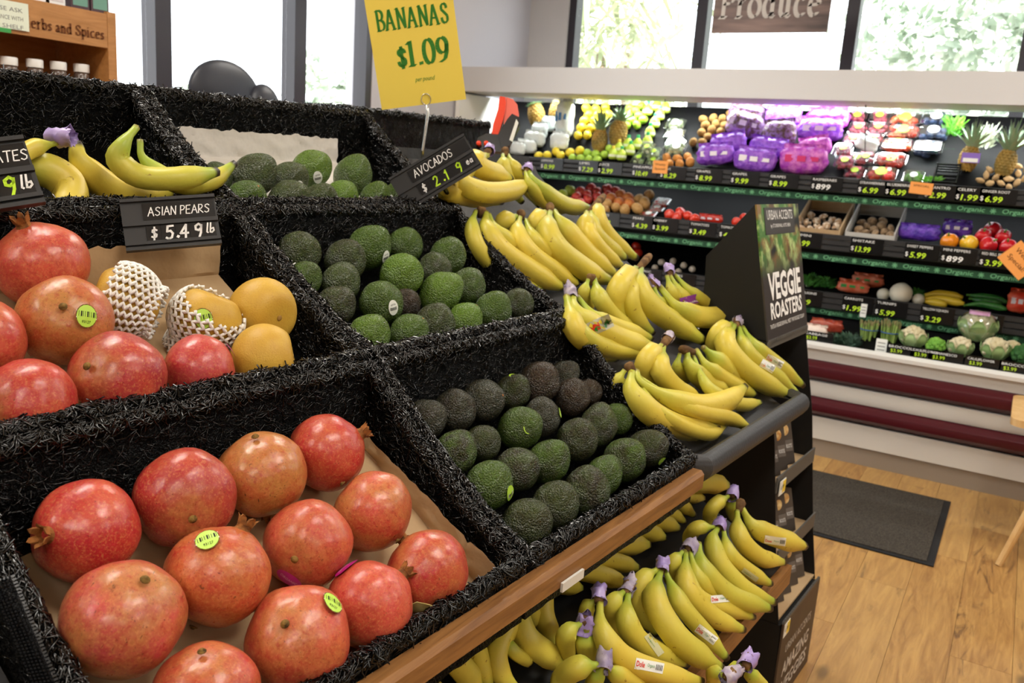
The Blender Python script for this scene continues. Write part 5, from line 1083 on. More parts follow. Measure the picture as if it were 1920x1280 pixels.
# ================================================================== CARDBOARD SHIPPER (veggie roasters)
RA0, RA1 = 2.25, 2.61
ship = thing('cardboard_display', W(2.43, .72, 0), 'tall black cardboard display with a veggie header and packet shelves', 'display stand')
def shp(name, mb, m, **kw): return mb.build(name, m, ship, **kw)
front = [(.775, 1.42), (.697, 1.062), (.640, .80), (.589, .45), (.553, .255), (.548, 0)]
def fb_(z):
    for (b0, z0), (b1, z1) in zip(front, front[1:]):
        if z0 >= z >= z1: return b0+(b1-b0)*(z0-z)/(z0-z1)
head = [(.775, 1.42), (.697, 1.066), (.884, 1.066), (.884, 1.13), (.893, 1.27)]
body_ = [(fb_(1.06), 1.062), (.640, .80), (.589, .45), (.560, .282), (.884, .282), (.884, 1.062)]
for a in (RA0, RA1-.004):
    shp('header_side', aprism(head, a, a+.004), 'black_card'); shp('side_panel', aprism(body_, a, a+.004), 'black_card')
shp('back_panel', aprism([(.886, 0), (.886, 1.27), (.889, 1.27), (.889, 0)], RA0, RA1), 'black_card')
dirH = (W(0, .775, 1.42)-W(0, .697, 1.062)); hh = dirH.length; dirH.normalize(); nH = A.cross(dirH); nH = nH if nH.dot(B) < 0 else -nH
pA_ = W(RA0, .697, 1.062); wH = RA1-RA0; ctr = pA_+A*wH/2+dirH*hh/2
t_ = NT('header_print'); t_.pr(.45, .4); co = t_.coord(rnd=False); sx = t_.n('SeparateXYZ'); t_.l(co, sx.inputs[0])
pic = t_.mix(t_.ramp(t_.noise(co, 13, 3, .5, .5), .45, .60), '4a7a34', '8a6a3c'); pic = t_.mix(t_.ramp(t_.noise(co, 22, 3), .50, .66), pic, 'b8d088'); pic = t_.mix(t_.ramp(t_.noise(co, 9, 2), .56, .68), pic, '14140f')
t_.base(t_.mix(t_.ramp(sx.outputs[2], .165, .235), '3c3634', pic)); M['header_print'] = t_.m
hp = MB().box(ctr+nH*.003, (wH, hh, .005), (A, dirH, nH)).build('header_sign', 'header_print', ship, org=pA_)
E_ = nH*.0062; HL = []
def hsans(*a, **k): mb_ = MB(); sans(mb_, *a, **k); HL.append(mb_)
MB().box(pA_+A*wH*.5+dirH*hh*.875+nH*.0062, (wH*.72, hh*.20, .001), (A, dirH, nH)).build('brand_plate', mat('plate_dark', '3a3530', .5), ship)
E2 = nH*.0072
hsans('URBAN ACCENTS', pA_+A*wH*.5+dirH*hh*.885+E2, A, dirH, .026, 0, width=wH*.62, center=True); hsans('by STONEWALL KITCHEN', pA_+A*wH*.5+dirH*hh*.825+E2, A, dirH, .010, 0, width=wH*.48, center=True)
hsans('VEGGIE', pA_+A*wH*.5+dirH*hh*.30+E_, A, dirH, .068, 0, width=wH*.80, center=True, bold=.035); hsans('ROASTERS', pA_+A*wH*.5+dirH*hh*.155+E_, A, dirH, .042, 0, width=wH*.78, center=True, bold=.03)
hsans('TASTE A VEGGIE REVIVAL, MEET THE VEGGIES TODAY', pA_+A*wH*.5+dirH*hh*.085+E_, A, dirH, .011, 0, width=wH*.86, center=True)
for mb_ in HL: mb_.build('header_lettering', 'chalk_white', ship, smooth=False)
def lip(z, hgt, serr=False):
    b = fb_(z)
    mb = MB().box(W((RA0+RA1)/2, b-.003, z), (RA1-RA0, .005, hgt), (A, B, Z))
    if serr:
        for i in range(22): mb.lathe([(.008, 0), (.008, .005)], W(RA0+.008+i*(RA1-RA0-.016)/21, b-.0005, z+hgt/2), -B, 8)
    shp('shelf_lip', mb, mat('lip_grey', '55534f', .55)); 
lip(1.052, .016, True); lip(.675, .045); lip(.472, .045)
for z in (.66, .455, .29): shp('shelf_board', aprism([(fb_(z)+.004, z), (fb_(z)+.004, z+.006), (.882, z+.006), (.882, z)], RA0+.005, RA1-.005), 'kraft')
# base box, brown printed front
shp('base_box', aprism([(.553, .255), (.55, .0), (.884, 0), (.884, .28), (.556, .28)], RA0+.0005, RA1-.0005), 'black_card')
bf = MB().box(W((RA0+RA1)/2, .5475, .143), (RA1-RA0, .005, .286), (A, B, Z)); shp('base_front', bf, mat('print_brown', '4a3a2c', .55, c2='42342a'))
mb = MB()
for i in range(24): mb.lathe([(.008, 0), (.008, .006)], W(RA0+.008+i*(RA1-RA0-.016)/23, .551, .288), -B, 8)
shp('serrated_edge', mb, 'lip_grey')
mb = MB(); OB = W(RA0, .5444, 0)
sans(mb, 'URBAN ACCENTS', OB+A*wH*.5+Z*.175, A, Z, .026, 0, width=wH*.7, center=True); sans(mb, 'AMAZING', OB+A*wH*.5+Z*.10, A, Z, .042, 0, width=wH*.72, center=True, bold=.02); sans(mb, 'VEGGIES', OB+A*wH*.52+Z*.035, A, Z, .042, 0, width=wH*.7, center=True, bold=.02)
mb.build('base_lettering', mat('print_pale', 'cfc8be', .5), ship, smooth=False)
# shelf-price tags
mat('tag_yellow', 'f0d040', .5)
for a, z in ((RA0+.035, .665), (RA0+.035, .262)):
    mb = MB().box(W(a, fb_(max(z, .26))-.009, z), (.05, .002, .042), (A, B, Z)); mb.box(W(a+.012, fb_(max(z, .26))-.0103, z), (.024, .0008, .034), (A, B, Z), 1); sans(mb, '6.99', W(a-.02, fb_(max(z, .26))-.0112, z-.004), A, Z, .012, 2, width=.03); shp('price_tag', mb, ['sticker_white', 'tag_yellow', 'ink_black'], smooth=False)
# spice packets standing in the shelves
mat('packet', '4a423c', .45); mat('packet_photo', 'b8803c', .5, c2='e0c890', nscale=60)
k = 0
for z, n in ((.667, 3), (.462, 3), (.297, 4)):
    for i in range(n):
        a = RA0+.085+i*.068; b = fb_(z)+.034; t_ = thing('spice_packet', W(a, b, z), f'dark spice packet, {["first", "second", "third", "fourth"][i]} from the near side panel, {"upper" if z > .6 else "middle" if z > .4 else "lowest"} shelf of the cardboard display', 'packet', 'spice packets in the cardboard display')
        up = (Z+B*.22).normalized(); nf = (-B+Z*.22).normalized(); ax_ = (A-B*.4).normalized(); nf = ax_.cross(up); nf = nf if nf.dot(B) < 0 else -nf
        c = W(a, b, z)+up*.07; MB().prism([c-ax_*.034-up*.068, c+ax_*.034-up*.068, c+ax_*.030+up*.062, c+ax_*.0+up*.068, c-ax_*.030+up*.062], -nf*.012).build('pouch', 'packet', t_)
        mb = MB().box(c+nf*.0015-up*.012, (.054, .034, .001), (ax_, up, nf)); sans(mb, 'TRUE ROOTS', c+nf*.0025-up*.018, ax_, up, .011, 1, width=.046, center=True); mb.build('printed_panel', [mat('panel_grey', '6a625c', .5), 'chalk_white'], t_, smooth=False)
        MB().lathe([(.016, 0), (.014, .001)], c+nf*.001+up*.035, nf, 12).build('photo_spot', 'packet_photo', t_)
# ================================================================== GOODS IN THE CASE
def sp(i): y, z = SH[i]; return V((0, y, z)), nS_(i)
def at(i, px, py, d, k=1.0): return rest(px, py, d, *sp(i), k)
def lab3(mb, name, mats, label, cat, group, **kw): return mb.build(name, mats, label=label, cat=cat, group=group, **kw)
rnd = random.Random(21)
def unit_ball(name, m, r=(1, 1, 1), amp=.05, sc=1.5, ns=16, nr=10, dip=0.0):
    return MB().ball((0, 0, 0), r, ns, nr, disp=lambda d: amp*noise.noise(d*sc+V((len(name), 3, 1)))-(dip*max(0, (d.z-.8)/.2)**2)).mesh(name, m, smooth=True)
STALK = MB().tube([(0, 0, .8), (.05, 0, 1.12)], .05, 5).mesh('stalk', mat('stalk', '5a4426', .8))
QUEUE = []; PUT = {}
def defer(i, c, sph, make, mob=1.0): QUEUE.append(dict(i=i, c=V(c), home=V(c), sph=sph, make=make, mob=mob))
def ext_of(me): return max(v.co.length for v in me.vertices)
def pile(name, me, i, pts, d, label, cat, group, stalk=False, k=.95, cols=None):
    ex = ext_of(me)
    for (x, y) in pts:
        dd = d*rnd.uniform(1.02, 1.16); c, r = at(i, x, y, dd, 1.02); dr = V((rnd.gauss(0, 1), rnd.gauss(0, 1)-.3, rnd.gauss(.3, .8))); r *= 1.04/ex**.75; sp_ = rnd.uniform(0, 6)
        def make(c, r=r, dr=dr, sp_=sp_):
            o = inst(name, me, TM(c, dr, r, sp_), label=label, cat=cat, group=group)
            if stalk: inst('stalk', STALK, TM(c, dr, r), o)
        defer(i, c, [(V((0, 0, 0)), r*(ex+.25*(1-ex)) if ex > 1.1 else r*ex)], make)
def settle():
    for i in (1, 2, 3, 4):
        P0, n_ = sp(i); yf = SH[i][0]+.004
        def limit(q, p, r):
            f = V((0, 0, 0)); h = (p-P0).dot(n_)
            if h < r+.0015: f += n_*(r+.0015-h)
            elif q.get('fall', 1) and h > r+.004: f -= n_*min(.0012, h-r-.004)*.5
            if p.y-r < yf: f += V((0, yf-p.y+r, 0))
            if i == 1 and p.y-r < 5.25 and p.z+r > 1.893: f += V((0, 0, 1.893-p.z-r))
            return f
        L = [q for q in QUEUE if q['i'] == i]; settle_bodies(L, limit)
        for q in L:
            if q['make']: q['make'](q['c'])
def above(mb, i, e=.002):
    """flatten a soft piece where it meets its shelf"""
    P0, n_ = sp(i)
    for k, p in enumerate(mb.v):
        h = (p-P0).dot(n_)
        if h < e: mb.v[k] = p+n_*(e-h)
    return mb
def rows_of(ax0, e0, ax1, e1, r):
    n0, n1 = max(1, math.ceil(e0/r)), max(1, math.ceil(e1/r)); w0, w1 = max(e0-r, 0), max(e1-r, 0)
    return [(ax0*(w0*((2*a/(n0-1)-1) if n0 > 1 else 0))+ax1*(w1*((2*b/(n1-1)-1) if n1 > 1 else 0)), r) for a in range(n0) for b in range(n1)]
def c3(x, y, off, s=5.565): return (off[0]+x/s, off[1]+y/s)
mat('lemon', 'f2d836', .4, bump=(30, .1, .02)); mat('lime', '9cc43a', .38, c2='b8d850', nscale=2); mat('potato', 'c8883a', .7, c2='b0702c', nscale=3); mat('kiwi', '9a7438', .85, c2='7a5a2a', nscale=4, bump=(60, .3, .02))
mat('apple_green', 'b4cc48', .3, c2='c8d860', nscale=2); mat('apple_red', 'c8303c', .3, c2='e06a4a', nscale=2.2); mat('peach', 'dc8a40', .5, c2='cc6a34', nscale=2); mat('pear_brown', 'c49a5c', .55, c2='b48448', nscale=3)
mat('tomato', 'd8361e', .22, coat=.3); mat('pepper_red', 'c41420', .2, coat=.4); mat('pepper_orange', 'e88a1e', .2, coat=.4); mat('pepper_yellow', 'ecbc2a', .22, coat=.4)
mat('mushroom', 'b89470', .7, c2='e4d4be', nscale=1.6, lo=.45, hi=.6); mat('mushroom_dark', '7a6248', .75, c2='a68a68', nscale=2)
LEM = unit_ball('lemon', 'lemon', (1, 1, 1.18), .04, 2); LIM = unit_ball('lime', 'lime', (1, 1, 1.12)); POT = unit_ball('potato', 'potato', (1, .9, 1.25), .1); KIW = unit_ball('kiwi', 'kiwi', (1, .95, 1.18), .04)
APG = unit_ball('apple', 'apple_green', dip=.2); APR = unit_ball('apple', 'apple_red', dip=.2); PEA = unit_ball('peach', 'peach', dip=.12); PRB = unit_ball('pear', 'pear_brown', (1, 1, 1.2), .07); TOM = unit_ball('tomato', 'tomato', (1, 1, .82), .03, dip=.15)
o1, o2, o3, o4 = (960, 170), (1260, 170), (1580, 170), (1000, 310)
pile('lemon', LEM, 1, [c3(x, y, o1) for x, y in [(290, 700), (370, 672), (450, 655), (530, 660), (610, 668), (715, 650)]], 16, 'yellow lemon in the lemon tray at the end of the top shelf', 'lemon', 'lemons on the top shelf')
pile('lemon', LEM, 1, [c3(x, y, o1) for x, y in [(690, 470), (790, 455), (730, 395), (820, 395), (770, 330), (860, 320), (820, 260), (900, 250), (800, 190), (880, 190), (950, 180), (960, 260), (850, 380), (930, 330)]], 17, 'yellow lemon in the raised heap beside the pineapples', 'lemon', 'lemons heaped by the pineapples')
pile('lime', LIM, 1, [c3(x, y, o1) for x, y in [(690, 785), (750, 760), (830, 700), (925, 685), (775, 705), (975, 655), (860, 740), (700, 745)]], 15, 'green lime in the black lime tray', 'lime', 'limes on the top shelf')
pile('lime', LIM, 1, [c3(x, y, o1) for x, y in [(1200, 300), (1270, 320), (1330, 250), (1245, 250), (1240, 190), (1320, 190), (1210, 350), (1300, 350), (1280, 220), (1360, 300)]], 15, 'green lime standing in for a mirror reflection behind the juice bottles', 'lime', 'mirrored limes behind the bottles')  # solid limes added where the heap shows only in the mirror
pile('potato', POT, 1, [c3(x, y, o1) for x, y in [(1640, 700), (1740, 690), (1830, 700), (1690, 750), (1790, 755), (1870, 740)]], 17, 'orange-brown sweet potato behind the orange card', 'potato', 'sweet potatoes on the top shelf')
pile('kiwi', KIW, 1, [c3(x, y, o2) for x, y in [(360, 300), (450, 300), (540, 300), (640, 270), (380, 360), (450, 355), (520, 370), (420, 420), (510, 420), (390, 490), (470, 490), (540, 480), (240, 540), (310, 530), (330, 440)]], 16, 'fuzzy brown kiwi beside the purple grape bags', 'kiwi', 'kiwis on the top shelf')
pile('apple', APG, 2, [c3(x, y, o4, 4.74) for x, y in [(160, 280), (250, 275), (320, 230), (215, 300)]], 19, 'green apple on the second shelf', 'apple', 'green apples', True)
pile('apple', APR, 2, [c3(x, y, o4, 4.74) for x, y in [(390, 290), (440, 245), (500, 300), (520, 215), (560, 290), (620, 230), (560, 240), (655, 290), (720, 245), (330, 325), (440, 330), (600, 330), (500, 260)]], 18, 'red apple on the second shelf', 'apple', 'red apples', True)
pile('peach', PEA, 2, [c3(x, y, o4, 4.74) for x, y in [(780, 270), (700, 310), (870, 300), (820, 340), (740, 340)]], 19, 'orange peach beside the red apples', 'peach', 'peaches')
pile('pear', PRB, 2, [c3(x, y, o4, 4.74) for x, y in [(690, 365), (750, 375), (900, 380), (640, 400), (820, 380), (970, 340), (940, 300), (985, 285)]], 20, 'brown pear on the second shelf', 'pear', 'brown pears', True)
pile('tomato', TOM, 2, [c3(x, y, o4, 4.74) for x, y in [(1240, 440), (1290, 455), (1370, 465), (1420, 470), (1290, 425), (1820, 500), (1860, 480)]], 18, 'red tomato on the second shelf', 'tomato', 'tomatoes')
pile('tomato', TOM, 3, [(1178, 468), (1190, 464), (1170, 478), (1196, 474)], 17, 'red tomato on the third shelf behind the bananas', 'tomato', 'red produce behind the bananas')
# juice bottles
mat('juice', 'c0d848', .3); mat('cap_green', '2aa860', .35); mat('cap_yellow', 'e8d040', .35); mat('bottle_label', 'e8eec8', .5)
def bottle(px, py, d, cap, label):
    c, r = at(1, px, py, d, 1.0)
    def make(c):
        b = c-Z*r*.9; t_ = thing('juice_bottle', b, label, 'bottle', 'citrus juice bottles')
        MB().lathe([(r*.55, 0), (r*.95, r*.25), (r, r*.9), (r*.9, r*1.5), (r*.5, r*2.0), (r*.34, r*2.2)], b, ns=14).build('flask', 'juice', t_, smooth=True)
        MB().lathe([(r*.34, r*2.2), (r*.34, r*2.75), (r*.28, r*2.85)], b, ns=12).build('cap', cap, t_); MB().lathe([(r*1.01, r*.55), (r*1.02, r*1.05)], b, ns=14).build('label_band', 'bottle_label', t_)
    defer(1, c, [(V((0, 0, 0)), r), (Z*r*.75, r*.72)], make)
for x, y in [(1130, 655), (1195, 620), (1240, 590), (1300, 565), (1385, 545)]: bottle(*c3(x, y, o1), 19, 'cap_green', 'squat lime juice bottle with a green cap')
for x, y in [(1440, 440), (1490, 340), (1540, 260), (1600, 190), (1420, 210), (1480, 180)]: bottle(*c3(x, y, o1), 19, 'cap_green', 'pale green-capped juice bottle standing in for a mirror reflection above the top shelf')  # added bottles imitate the reflected row in the mirror
for x, y in [(1025, 645), (1095, 600)]: bottle(*c3(x, y, o1), 18, 'cap_yellow', 'squat lemon juice bottle with a yellow cap')
# pineapples
mat('pine_body', 'b08a3c', .7, c2='7a6830', nscale=9); mat('pine_leaf', '7fa07c', .5, c2='b4c8a4', nscale=4)
def pineapple(px, py, w, leafpx, label, lean=0.0, i=1):
    c, r = at(i, px, py, w, 1.25)
    def make(c):
        t_ = thing('pineapple', c-Z*r*1.25, label, 'pineapple')
        ax = V((lean, 0, 1)).normalized(); x, y, z = frame(ax)
        mb = MB()
        for k in range(9):
            v = (k+.5)/9; hz = (v-.5)*2.5*r; rr_ = r*math.sqrt(max(1-((v-.5)*1.72)**2, .1)); nn = 12
            for q in range(nn):
                a = (q+.5*(k % 2))*2*math.pi/nn; n_ = x*math.cos(a)+y*math.sin(a); p = c+z*hz+n_*rr_*.93; s_ = r*.27; tx = n_.cross(z)
                mb.add([p+tx*s_, p+z*s_, p-tx*s_, p-z*s_, p+n_*r*.12], [(0, 1, 4), (1, 2, 4), (2, 3, 4), (3, 0, 4)])
        mb.ball(c, (r*.94, r*.94, r*1.25), 12, 8, ax=(x, y, z)); mb.build('body', 'pine_body', t_, smooth=False)
        PUT[label] = (c, r); L = leafpx*depth(c)/F_PX; kz = min(1, (1.885-c.z-r*1.1)/(L*1.1)); mb = MB(); rn = random.Random(int(px))
        for q in range(42):
            f = q/41; a = q*2.4; n_ = x*math.cos(a)+y*math.sin(a); sp_ = (1-f)*.85+.06; ln = L*(.55+.45*f)*rn.uniform(.85, 1.1); tx = n_.cross(z)*r*.2; b = c+z*r*1.1+n_*r*.3*(1-f)
            pts = [b+z*kz*ln*v*(1-.35*sp_*v)+n_*ln*sp_*(v**1.2)*.85 for v in (0, .35, .7, 1)]
            mb.add([p+tx*w_ for p, w_ in zip(pts, (1, 1, .6, .05))]+[p-tx*w_ for p, w_ in zip(pts, (1, 1, .6, .05))]+[p+n_*r*.03 for p in pts], [(0, 1, 9, 8), (8, 9, 5, 4), (1, 2, 10, 9), (9, 10, 6, 5), (2, 3, 11, 10), (10, 11, 7, 6)])
        mb.build('leaf_crown', 'pine_leaf', t_, smooth=False, kind='stuff')
    defer(i, c, [(Z*r*.4, r*.98), (-Z*r*.4, r*.98), (Z*r*1.6, r*.5)], make, .35)
pineapple(*c3(920, 545, o1), 30, 66, 'pineapple standing in front of the lemon heap'); pineapple(*c3(1110, 450, o1), 34, 72, 'pineapple behind the juice bottles', .1)
pineapple(*c3(1225, 770, o3), 34, 112, 'pineapple with a purple tag beside the black crate', .12); pineapple(*c3(1690, 770, o3), 36, 112, 'pineapple rising behind the ginger', .1); pineapple(*c3(260, 260, o1), 32, 40, 'pineapple standing in for a mirror reflection at the left end of the top shelf', -.3); pineapple(*c3(470, 220, o1), 30, 30, 'pineapple standing in for a mirror reflection behind the white wrapped packages', .2)  # last two are added as stand-ins for mirrored pineapples
# soft bags
def bag(i, px, py, w, h, mats, label, cat, group, sq=.62, seed=0, lift=0.0, name='produce_bag', txt=None, tilt=0.0):
    c, r = at(i, px, py, h, .8); k = depth(c)/F_PX; rx, rz = w/2*k, h/2*k; ry = rz*sq; o = V((seed*7.3, 1, 2)); c = c+Z*lift
    def make(c):
        ax = (V((math.cos(tilt), 0, math.sin(tilt))), V((0, 1, 0)), V((-math.sin(tilt), 0, math.cos(tilt))))
        def dsp(d): q_ = math.hypot(d.x, d.z); k_ = (1/max((abs(d.x)**4+abs(d.z)**4)**.25/q_, .5)-1) if q_ > .3 else 0; return k_*q_*.9+.12*noise.noise(d*3+o)+.14*abs(noise.noise(d*8+o))-.1
        t_ = thing(name, c-Z*rz*.9, label, cat, group); above(MB().ball(c, (rx, ry, rz), 22, 14, ax=ax, disp=dsp), i).build('film', mats[0], t_, smooth=True)
        if len(mats) > 1:
            mb = MB()
            for q in range(3):
                a = -.5+q*.5; mb.grid(lambda u, v: c+ax[0]*rx*(a+(u-.5)*.34)+ax[2]*rz*(.1+(v-.5)*(.5-.1*q))-V((0, 1, 0))*ry*(1.0-.3*abs(a)), 4, 3)
            mb.build('printed_patch', mats[1], t_, smooth=True)
        for s_ in (1,):   # gathered top edge
            MB().grid(lambda u, v: c+ax[0]*rx*(u-.5)*1.7+ax[2]*rz*(.78+v*.36)+V((0, 1, 0))*(.012*math.sin(u*19+seed)+.01*noise.noise(V((u*9, v*3, seed)))), 14, 3, thick=V((0, .003, 0))).build('bag_edge', mats[0], t_, smooth=True)
    ax = (V((math.cos(tilt), 0, math.sin(tilt))), V((0, 1, 0)), V((-math.sin(tilt), 0, math.cos(tilt)))); defer(i, c, rows_of(ax[0], rx, ax[2], rz, ry), make, .6)
mat('bag_purple', '7a3ab8', .25, c2='a868d8', nscale=30, bump=(60, .8, .01)); mat('bag_grape', '8a6a9a', .2, c2='5a4038', nscale=45, lo=.42, hi=.58, bump=(50, .8, .01)); mat('bag_magenta', 'a838b0', .25, c2='d878c8', nscale=26, bump=(60, .8, .01)); mat('patch_white', 'e8e0e8', .4); mat('patch_red', 'c82a6a', .35)
gl = 'purple printed plastic bag of grapes on the top shelf'
for n_, (x, y, w, h, a, b, tl) in enumerate([(440, 700, 72, 36, 'bag_purple', 'patch_white', .1), (850, 735, 80, 40, 'bag_purple', 'patch_white', -.05), (1340, 745, 86, 48, 'bag_magenta', 'patch_red', .0), (600, 590, 70, 34, 'bag_purple', None, .2), (1000, 610, 76, 34, 'bag_purple', None, -.1), (1500, 620, 60, 36, 'bag_magenta', None, .2), (770, 400, 74, 44, 'bag_grape', 'patch_white', -.2), (1130, 440, 64, 44, 'bag_grape', None, .1), (1530, 430, 84, 40, 'bag_purple', 'patch_white', .0), (800, 240, 70, 40, 'bag_grape', None, 0), (1200, 300, 70, 40, 'bag_purple', None, .1), (1600, 310, 80, 36, 'bag_magenta', 'patch_red', .05)]):
    bag(1, *c3(x, y, o2), w*1.06, h*1.1, [a]+([b] if b else []), ('purple grape bag on the price rail beside the sweet potatoes', 'purple grape bag on the price rail next to the magenta one', 'large magenta grape bag with red print on the price rail', 'plain purple bag just behind the rail, beside the kiwis', 'plain purple bag just behind the rail, beside the magenta bag', 'plain magenta bag just behind the large magenta one', 'see-through dark grape bag with white print, beside the kiwis', 'see-through dark grape bag between two printed bags', 'purple printed bag beside the berry clamshells', 'see-through dark grape bag highest up, beside the kiwis', 'plain purple bag highest up in the grape pile', 'magenta bag with red print highest up, beside the clamshells')[n_], 'bag', 'grape bags', seed=n_, tilt=tl)
mat('bag_white', 'e8f0f0', .3, bump=(40, .6, .01)); mat('patch_blue', '3a78b8', .4)
for n_, (x, y, w, h) in enumerate([(330, 400, 30, 28), (255, 480, 36, 30), (210, 590, 48, 30), (130, 620, 44, 26), (80, 640, 34, 24)]): bag(1, *c3(x, y, o1), w, h, ['bag_white'], 'white plastic-wrapped package in the corner of the top shelf', 'package', 'white packages', seed=n_+20)
bag(1, *c3(610, 300, o1), 34, 70, ['bag_white', 'patch_blue'], 'tall white plastic bag with blue print between lemons and pineapples', 'bag', None, seed=31); bag(1, *c3(500, 540, o1), 40, 34, ['bag_white'], 'small white bag leaning on the lemon tray', 'bag', None, seed=33)
# clamshells
def clam(i, px, py, w, h, fill, lab_m, label, group, n=9, band=None):
    c, r = at(i, px, py, h, 1.0); k = depth(c)/F_PX; hx, hz = w/2*k, h/2*k*.9; hy = .046; nS = nS_(i); ax = (V((1, 0, 0)), V((0, math.cos(tilt(i)), math.sin(tilt(i)))), nS)
    def make(c):
        b = c-nS*hz*.2; t_ = thing('clamshell_box', c-Z*hz, label, 'container', group); mb = MB()
        for q in range(n*2): mb.ball(b+ax[0]*hx*rnd.uniform(-.75, .75)+ax[1]*hy*rnd.uniform(-.7, .7)+nS*hz*rnd.uniform(-.3, .35), hx*rnd.uniform(.2, .28), 7, 5)
        mb.build('berries', fill, t_, smooth=True, kind='stuff')
        def ring(s_, z): return [b+ax[0]*hx*s_*u+ax[1]*hy*s_*v+nS*z for u, v in ((-1, -.8), (-.8, -1), (.8, -1), (1, -.8), (1, .8), (.8, 1), (-.8, 1), (-1, .8))]
        mb = MB(); R_ = [ring(.82, -hz*.55), ring(1, hz*.25), ring(1.06, hz*.3), ring(1.0, hz*.35), ring(.9, hz*.62)]
        vs_ = [p for q in R_ for p in q]; fs = [(a*8+j, a*8+(j+1) % 8, a*8+8+(j+1) % 8, a*8+8+j) for a in range(4) for j in range(8)]+[list(range(8))[::-1], [32+j for j in range(8)]]; mb.add(vs_, fs); mb.build('shell', 'clear', t_, smooth=False)
        mb = MB(); e = nS*(hz*.64); mb.lathe([(hx*.42, 0), (hx*.40, .0015)], b+e+ax[1]*.006, nS, 14); mb.build('label_sticker', lab_m, t_)
        if band: MB().box(b+e+ax[1]*hy*.5, (hx*1.2, hy*.5, .001), ax).build('label_band', band, t_)
    defer(i, c, rows_of(ax[0], hx*1.02, ax[1], hy*1.02, hz*.52), make, .6)
mat('raspberry', 'a83048', .4); mat('strawberry', 'd02a20', .3, c2='e06a3a', nscale=9); mat('blueberry', '2a3a5e', .5); mat('tom_grape', 'b8321e', .3); mat('lab_green', 'b8e040', .5); mat('lab_pink', 'd87a90', .5); mat('lab_white', 'eef2f0', .5); mat('greens', '6aa838', .6, c2='3a7a2a', nscale=6); mat('salad_mix', '9ab07a', .6, c2='d8d0b0', nscale=20)
for x, y in [(150, 250), (385, 250), (115, 370), (340, 370), (80, 490), (310, 490), (130, 830), (40, 760), (40, 620), (230, 720), (100, 690)]: clam(1, *c3(x, y, o3), 34, 26, 'raspberry', 'lab_green', 'small clear berry clamshell with a green and pink label beside the strawberries', 'berry clamshells', band='lab_pink')
for on_, (x, y) in zip(('fifth', 'fourth', 'third', 'second', 'first'), [(680, 270), (630, 400), (570, 540), (490, 690), (400, 840)]): clam(1, *c3(x, y, o3), 54, 30, 'strawberry', 'lab_green', f'strawberry clamshell with a green label, {on_} up from the price rail', 'strawberry clamshells', 12, band='lab_white')
for on_, (x, y) in zip(('highest', 'middle', 'lowest'), [(960, 260), (920, 400), (890, 560)]): clam(1, *c3(x, y, o3), 50, 38, 'blueberry', 'lab_white', f'{on_} of three blueberry clamshells with white labels', 'blueberry clamshells', 12)
bag(1, *c3(240, 570, o3), 44, 28, ['bag_white'], 'white folded paper lying across the berry clamshells', 'paper', None, seed=81, tilt=-.3)
clam(1, *c3(740, 880, o3), 34, 22, 'greens', 'lab_white', 'low clear herb box with a white label beside the black crate', None)
for x, y in [(1700, 330), (1690, 440), (1690, 540), (1700, 640)]: clam(1, *c3(x, y, o1), 36, 24, 'salad_mix', 'lab_white', 'clear cut-fruit tray with a white label beside the kiwis', 'cut-fruit trays')
for x, y in [(1400, 650), (1500, 640), (1330, 690), (1450, 710)]: clam(1, *c3(x, y, o1), 26, 20, 'salad_mix', 'lab_green', 'low clear salad box beside the juice bottles', 'salad boxes')
for x, y in [(1010, 420), (1090, 370), (1130, 330)]: clam(2, *c3(x, y, o4, 4.74), 30, 18, 'tom_grape', 'lab_white', 'clear box of grape tomatoes beside the pears', 'grape tomato boxes')
mat('red_film', 'b82a1c', .25, bump=(40, .4, .01)); bag(2, *c3(1570, 485, o4, 4.74), 52, 16, ['red_film', 'patch_white'], 'flat red film pack of tomatoes with white print', 'package', None, seed=60)
# black crate, herbs, celery, ginger
c, r = at(1, *c3(1080, 890, o3), 30); cr = thing('plastic_crate', c-Z*.03, 'open black slatted plastic crate with a few green herbs', 'crate'); k = depth(c)/F_PX; wx, wy, wz = 36*k, .07, .05
nC = nS_(1); aC = (V((1, 0, 0)), V((0, math.cos(tilt(1)), math.sin(tilt(1)))), nC); cb = c-nC*((c-sp(1)[0]).dot(nC)-.006); cb = cb+aC[1]*max(0, .078-(cb.y-SH[1][0])/aC[1].y)
for q in range(4):
    zc = cb+nC*(.006+q*wz*.32)
    for s_ in (-1, 1): MB().box(zc+aC[1]*s_*wy, (wx*1.1, .004, wz*.2), aC).build('slat', 'black_gloss', cr); MB().box(zc+aC[0]*(s_*wx*.55), (.004, wy*2-.005, wz*.2), aC).build('slat', 'black_gloss', cr)
for sx in (-1, 1):
    for sy in (-1, 1): MB().box(cb+aC[0]*(sx*wx*.55)+aC[1]*(sy*wy)+nC*wz*.6, (.008, .008, wz*1.25), aC).build('corner_post', 'black_gloss', cr)
defer(1, cb+nC*.03, [(aC[0]*(u*wx*.42)+aC[1]*(v*wy*.7), .028) for u in (-1, -.33, .33, 1) for v in (-1, 0, 1)], None, 0.0)
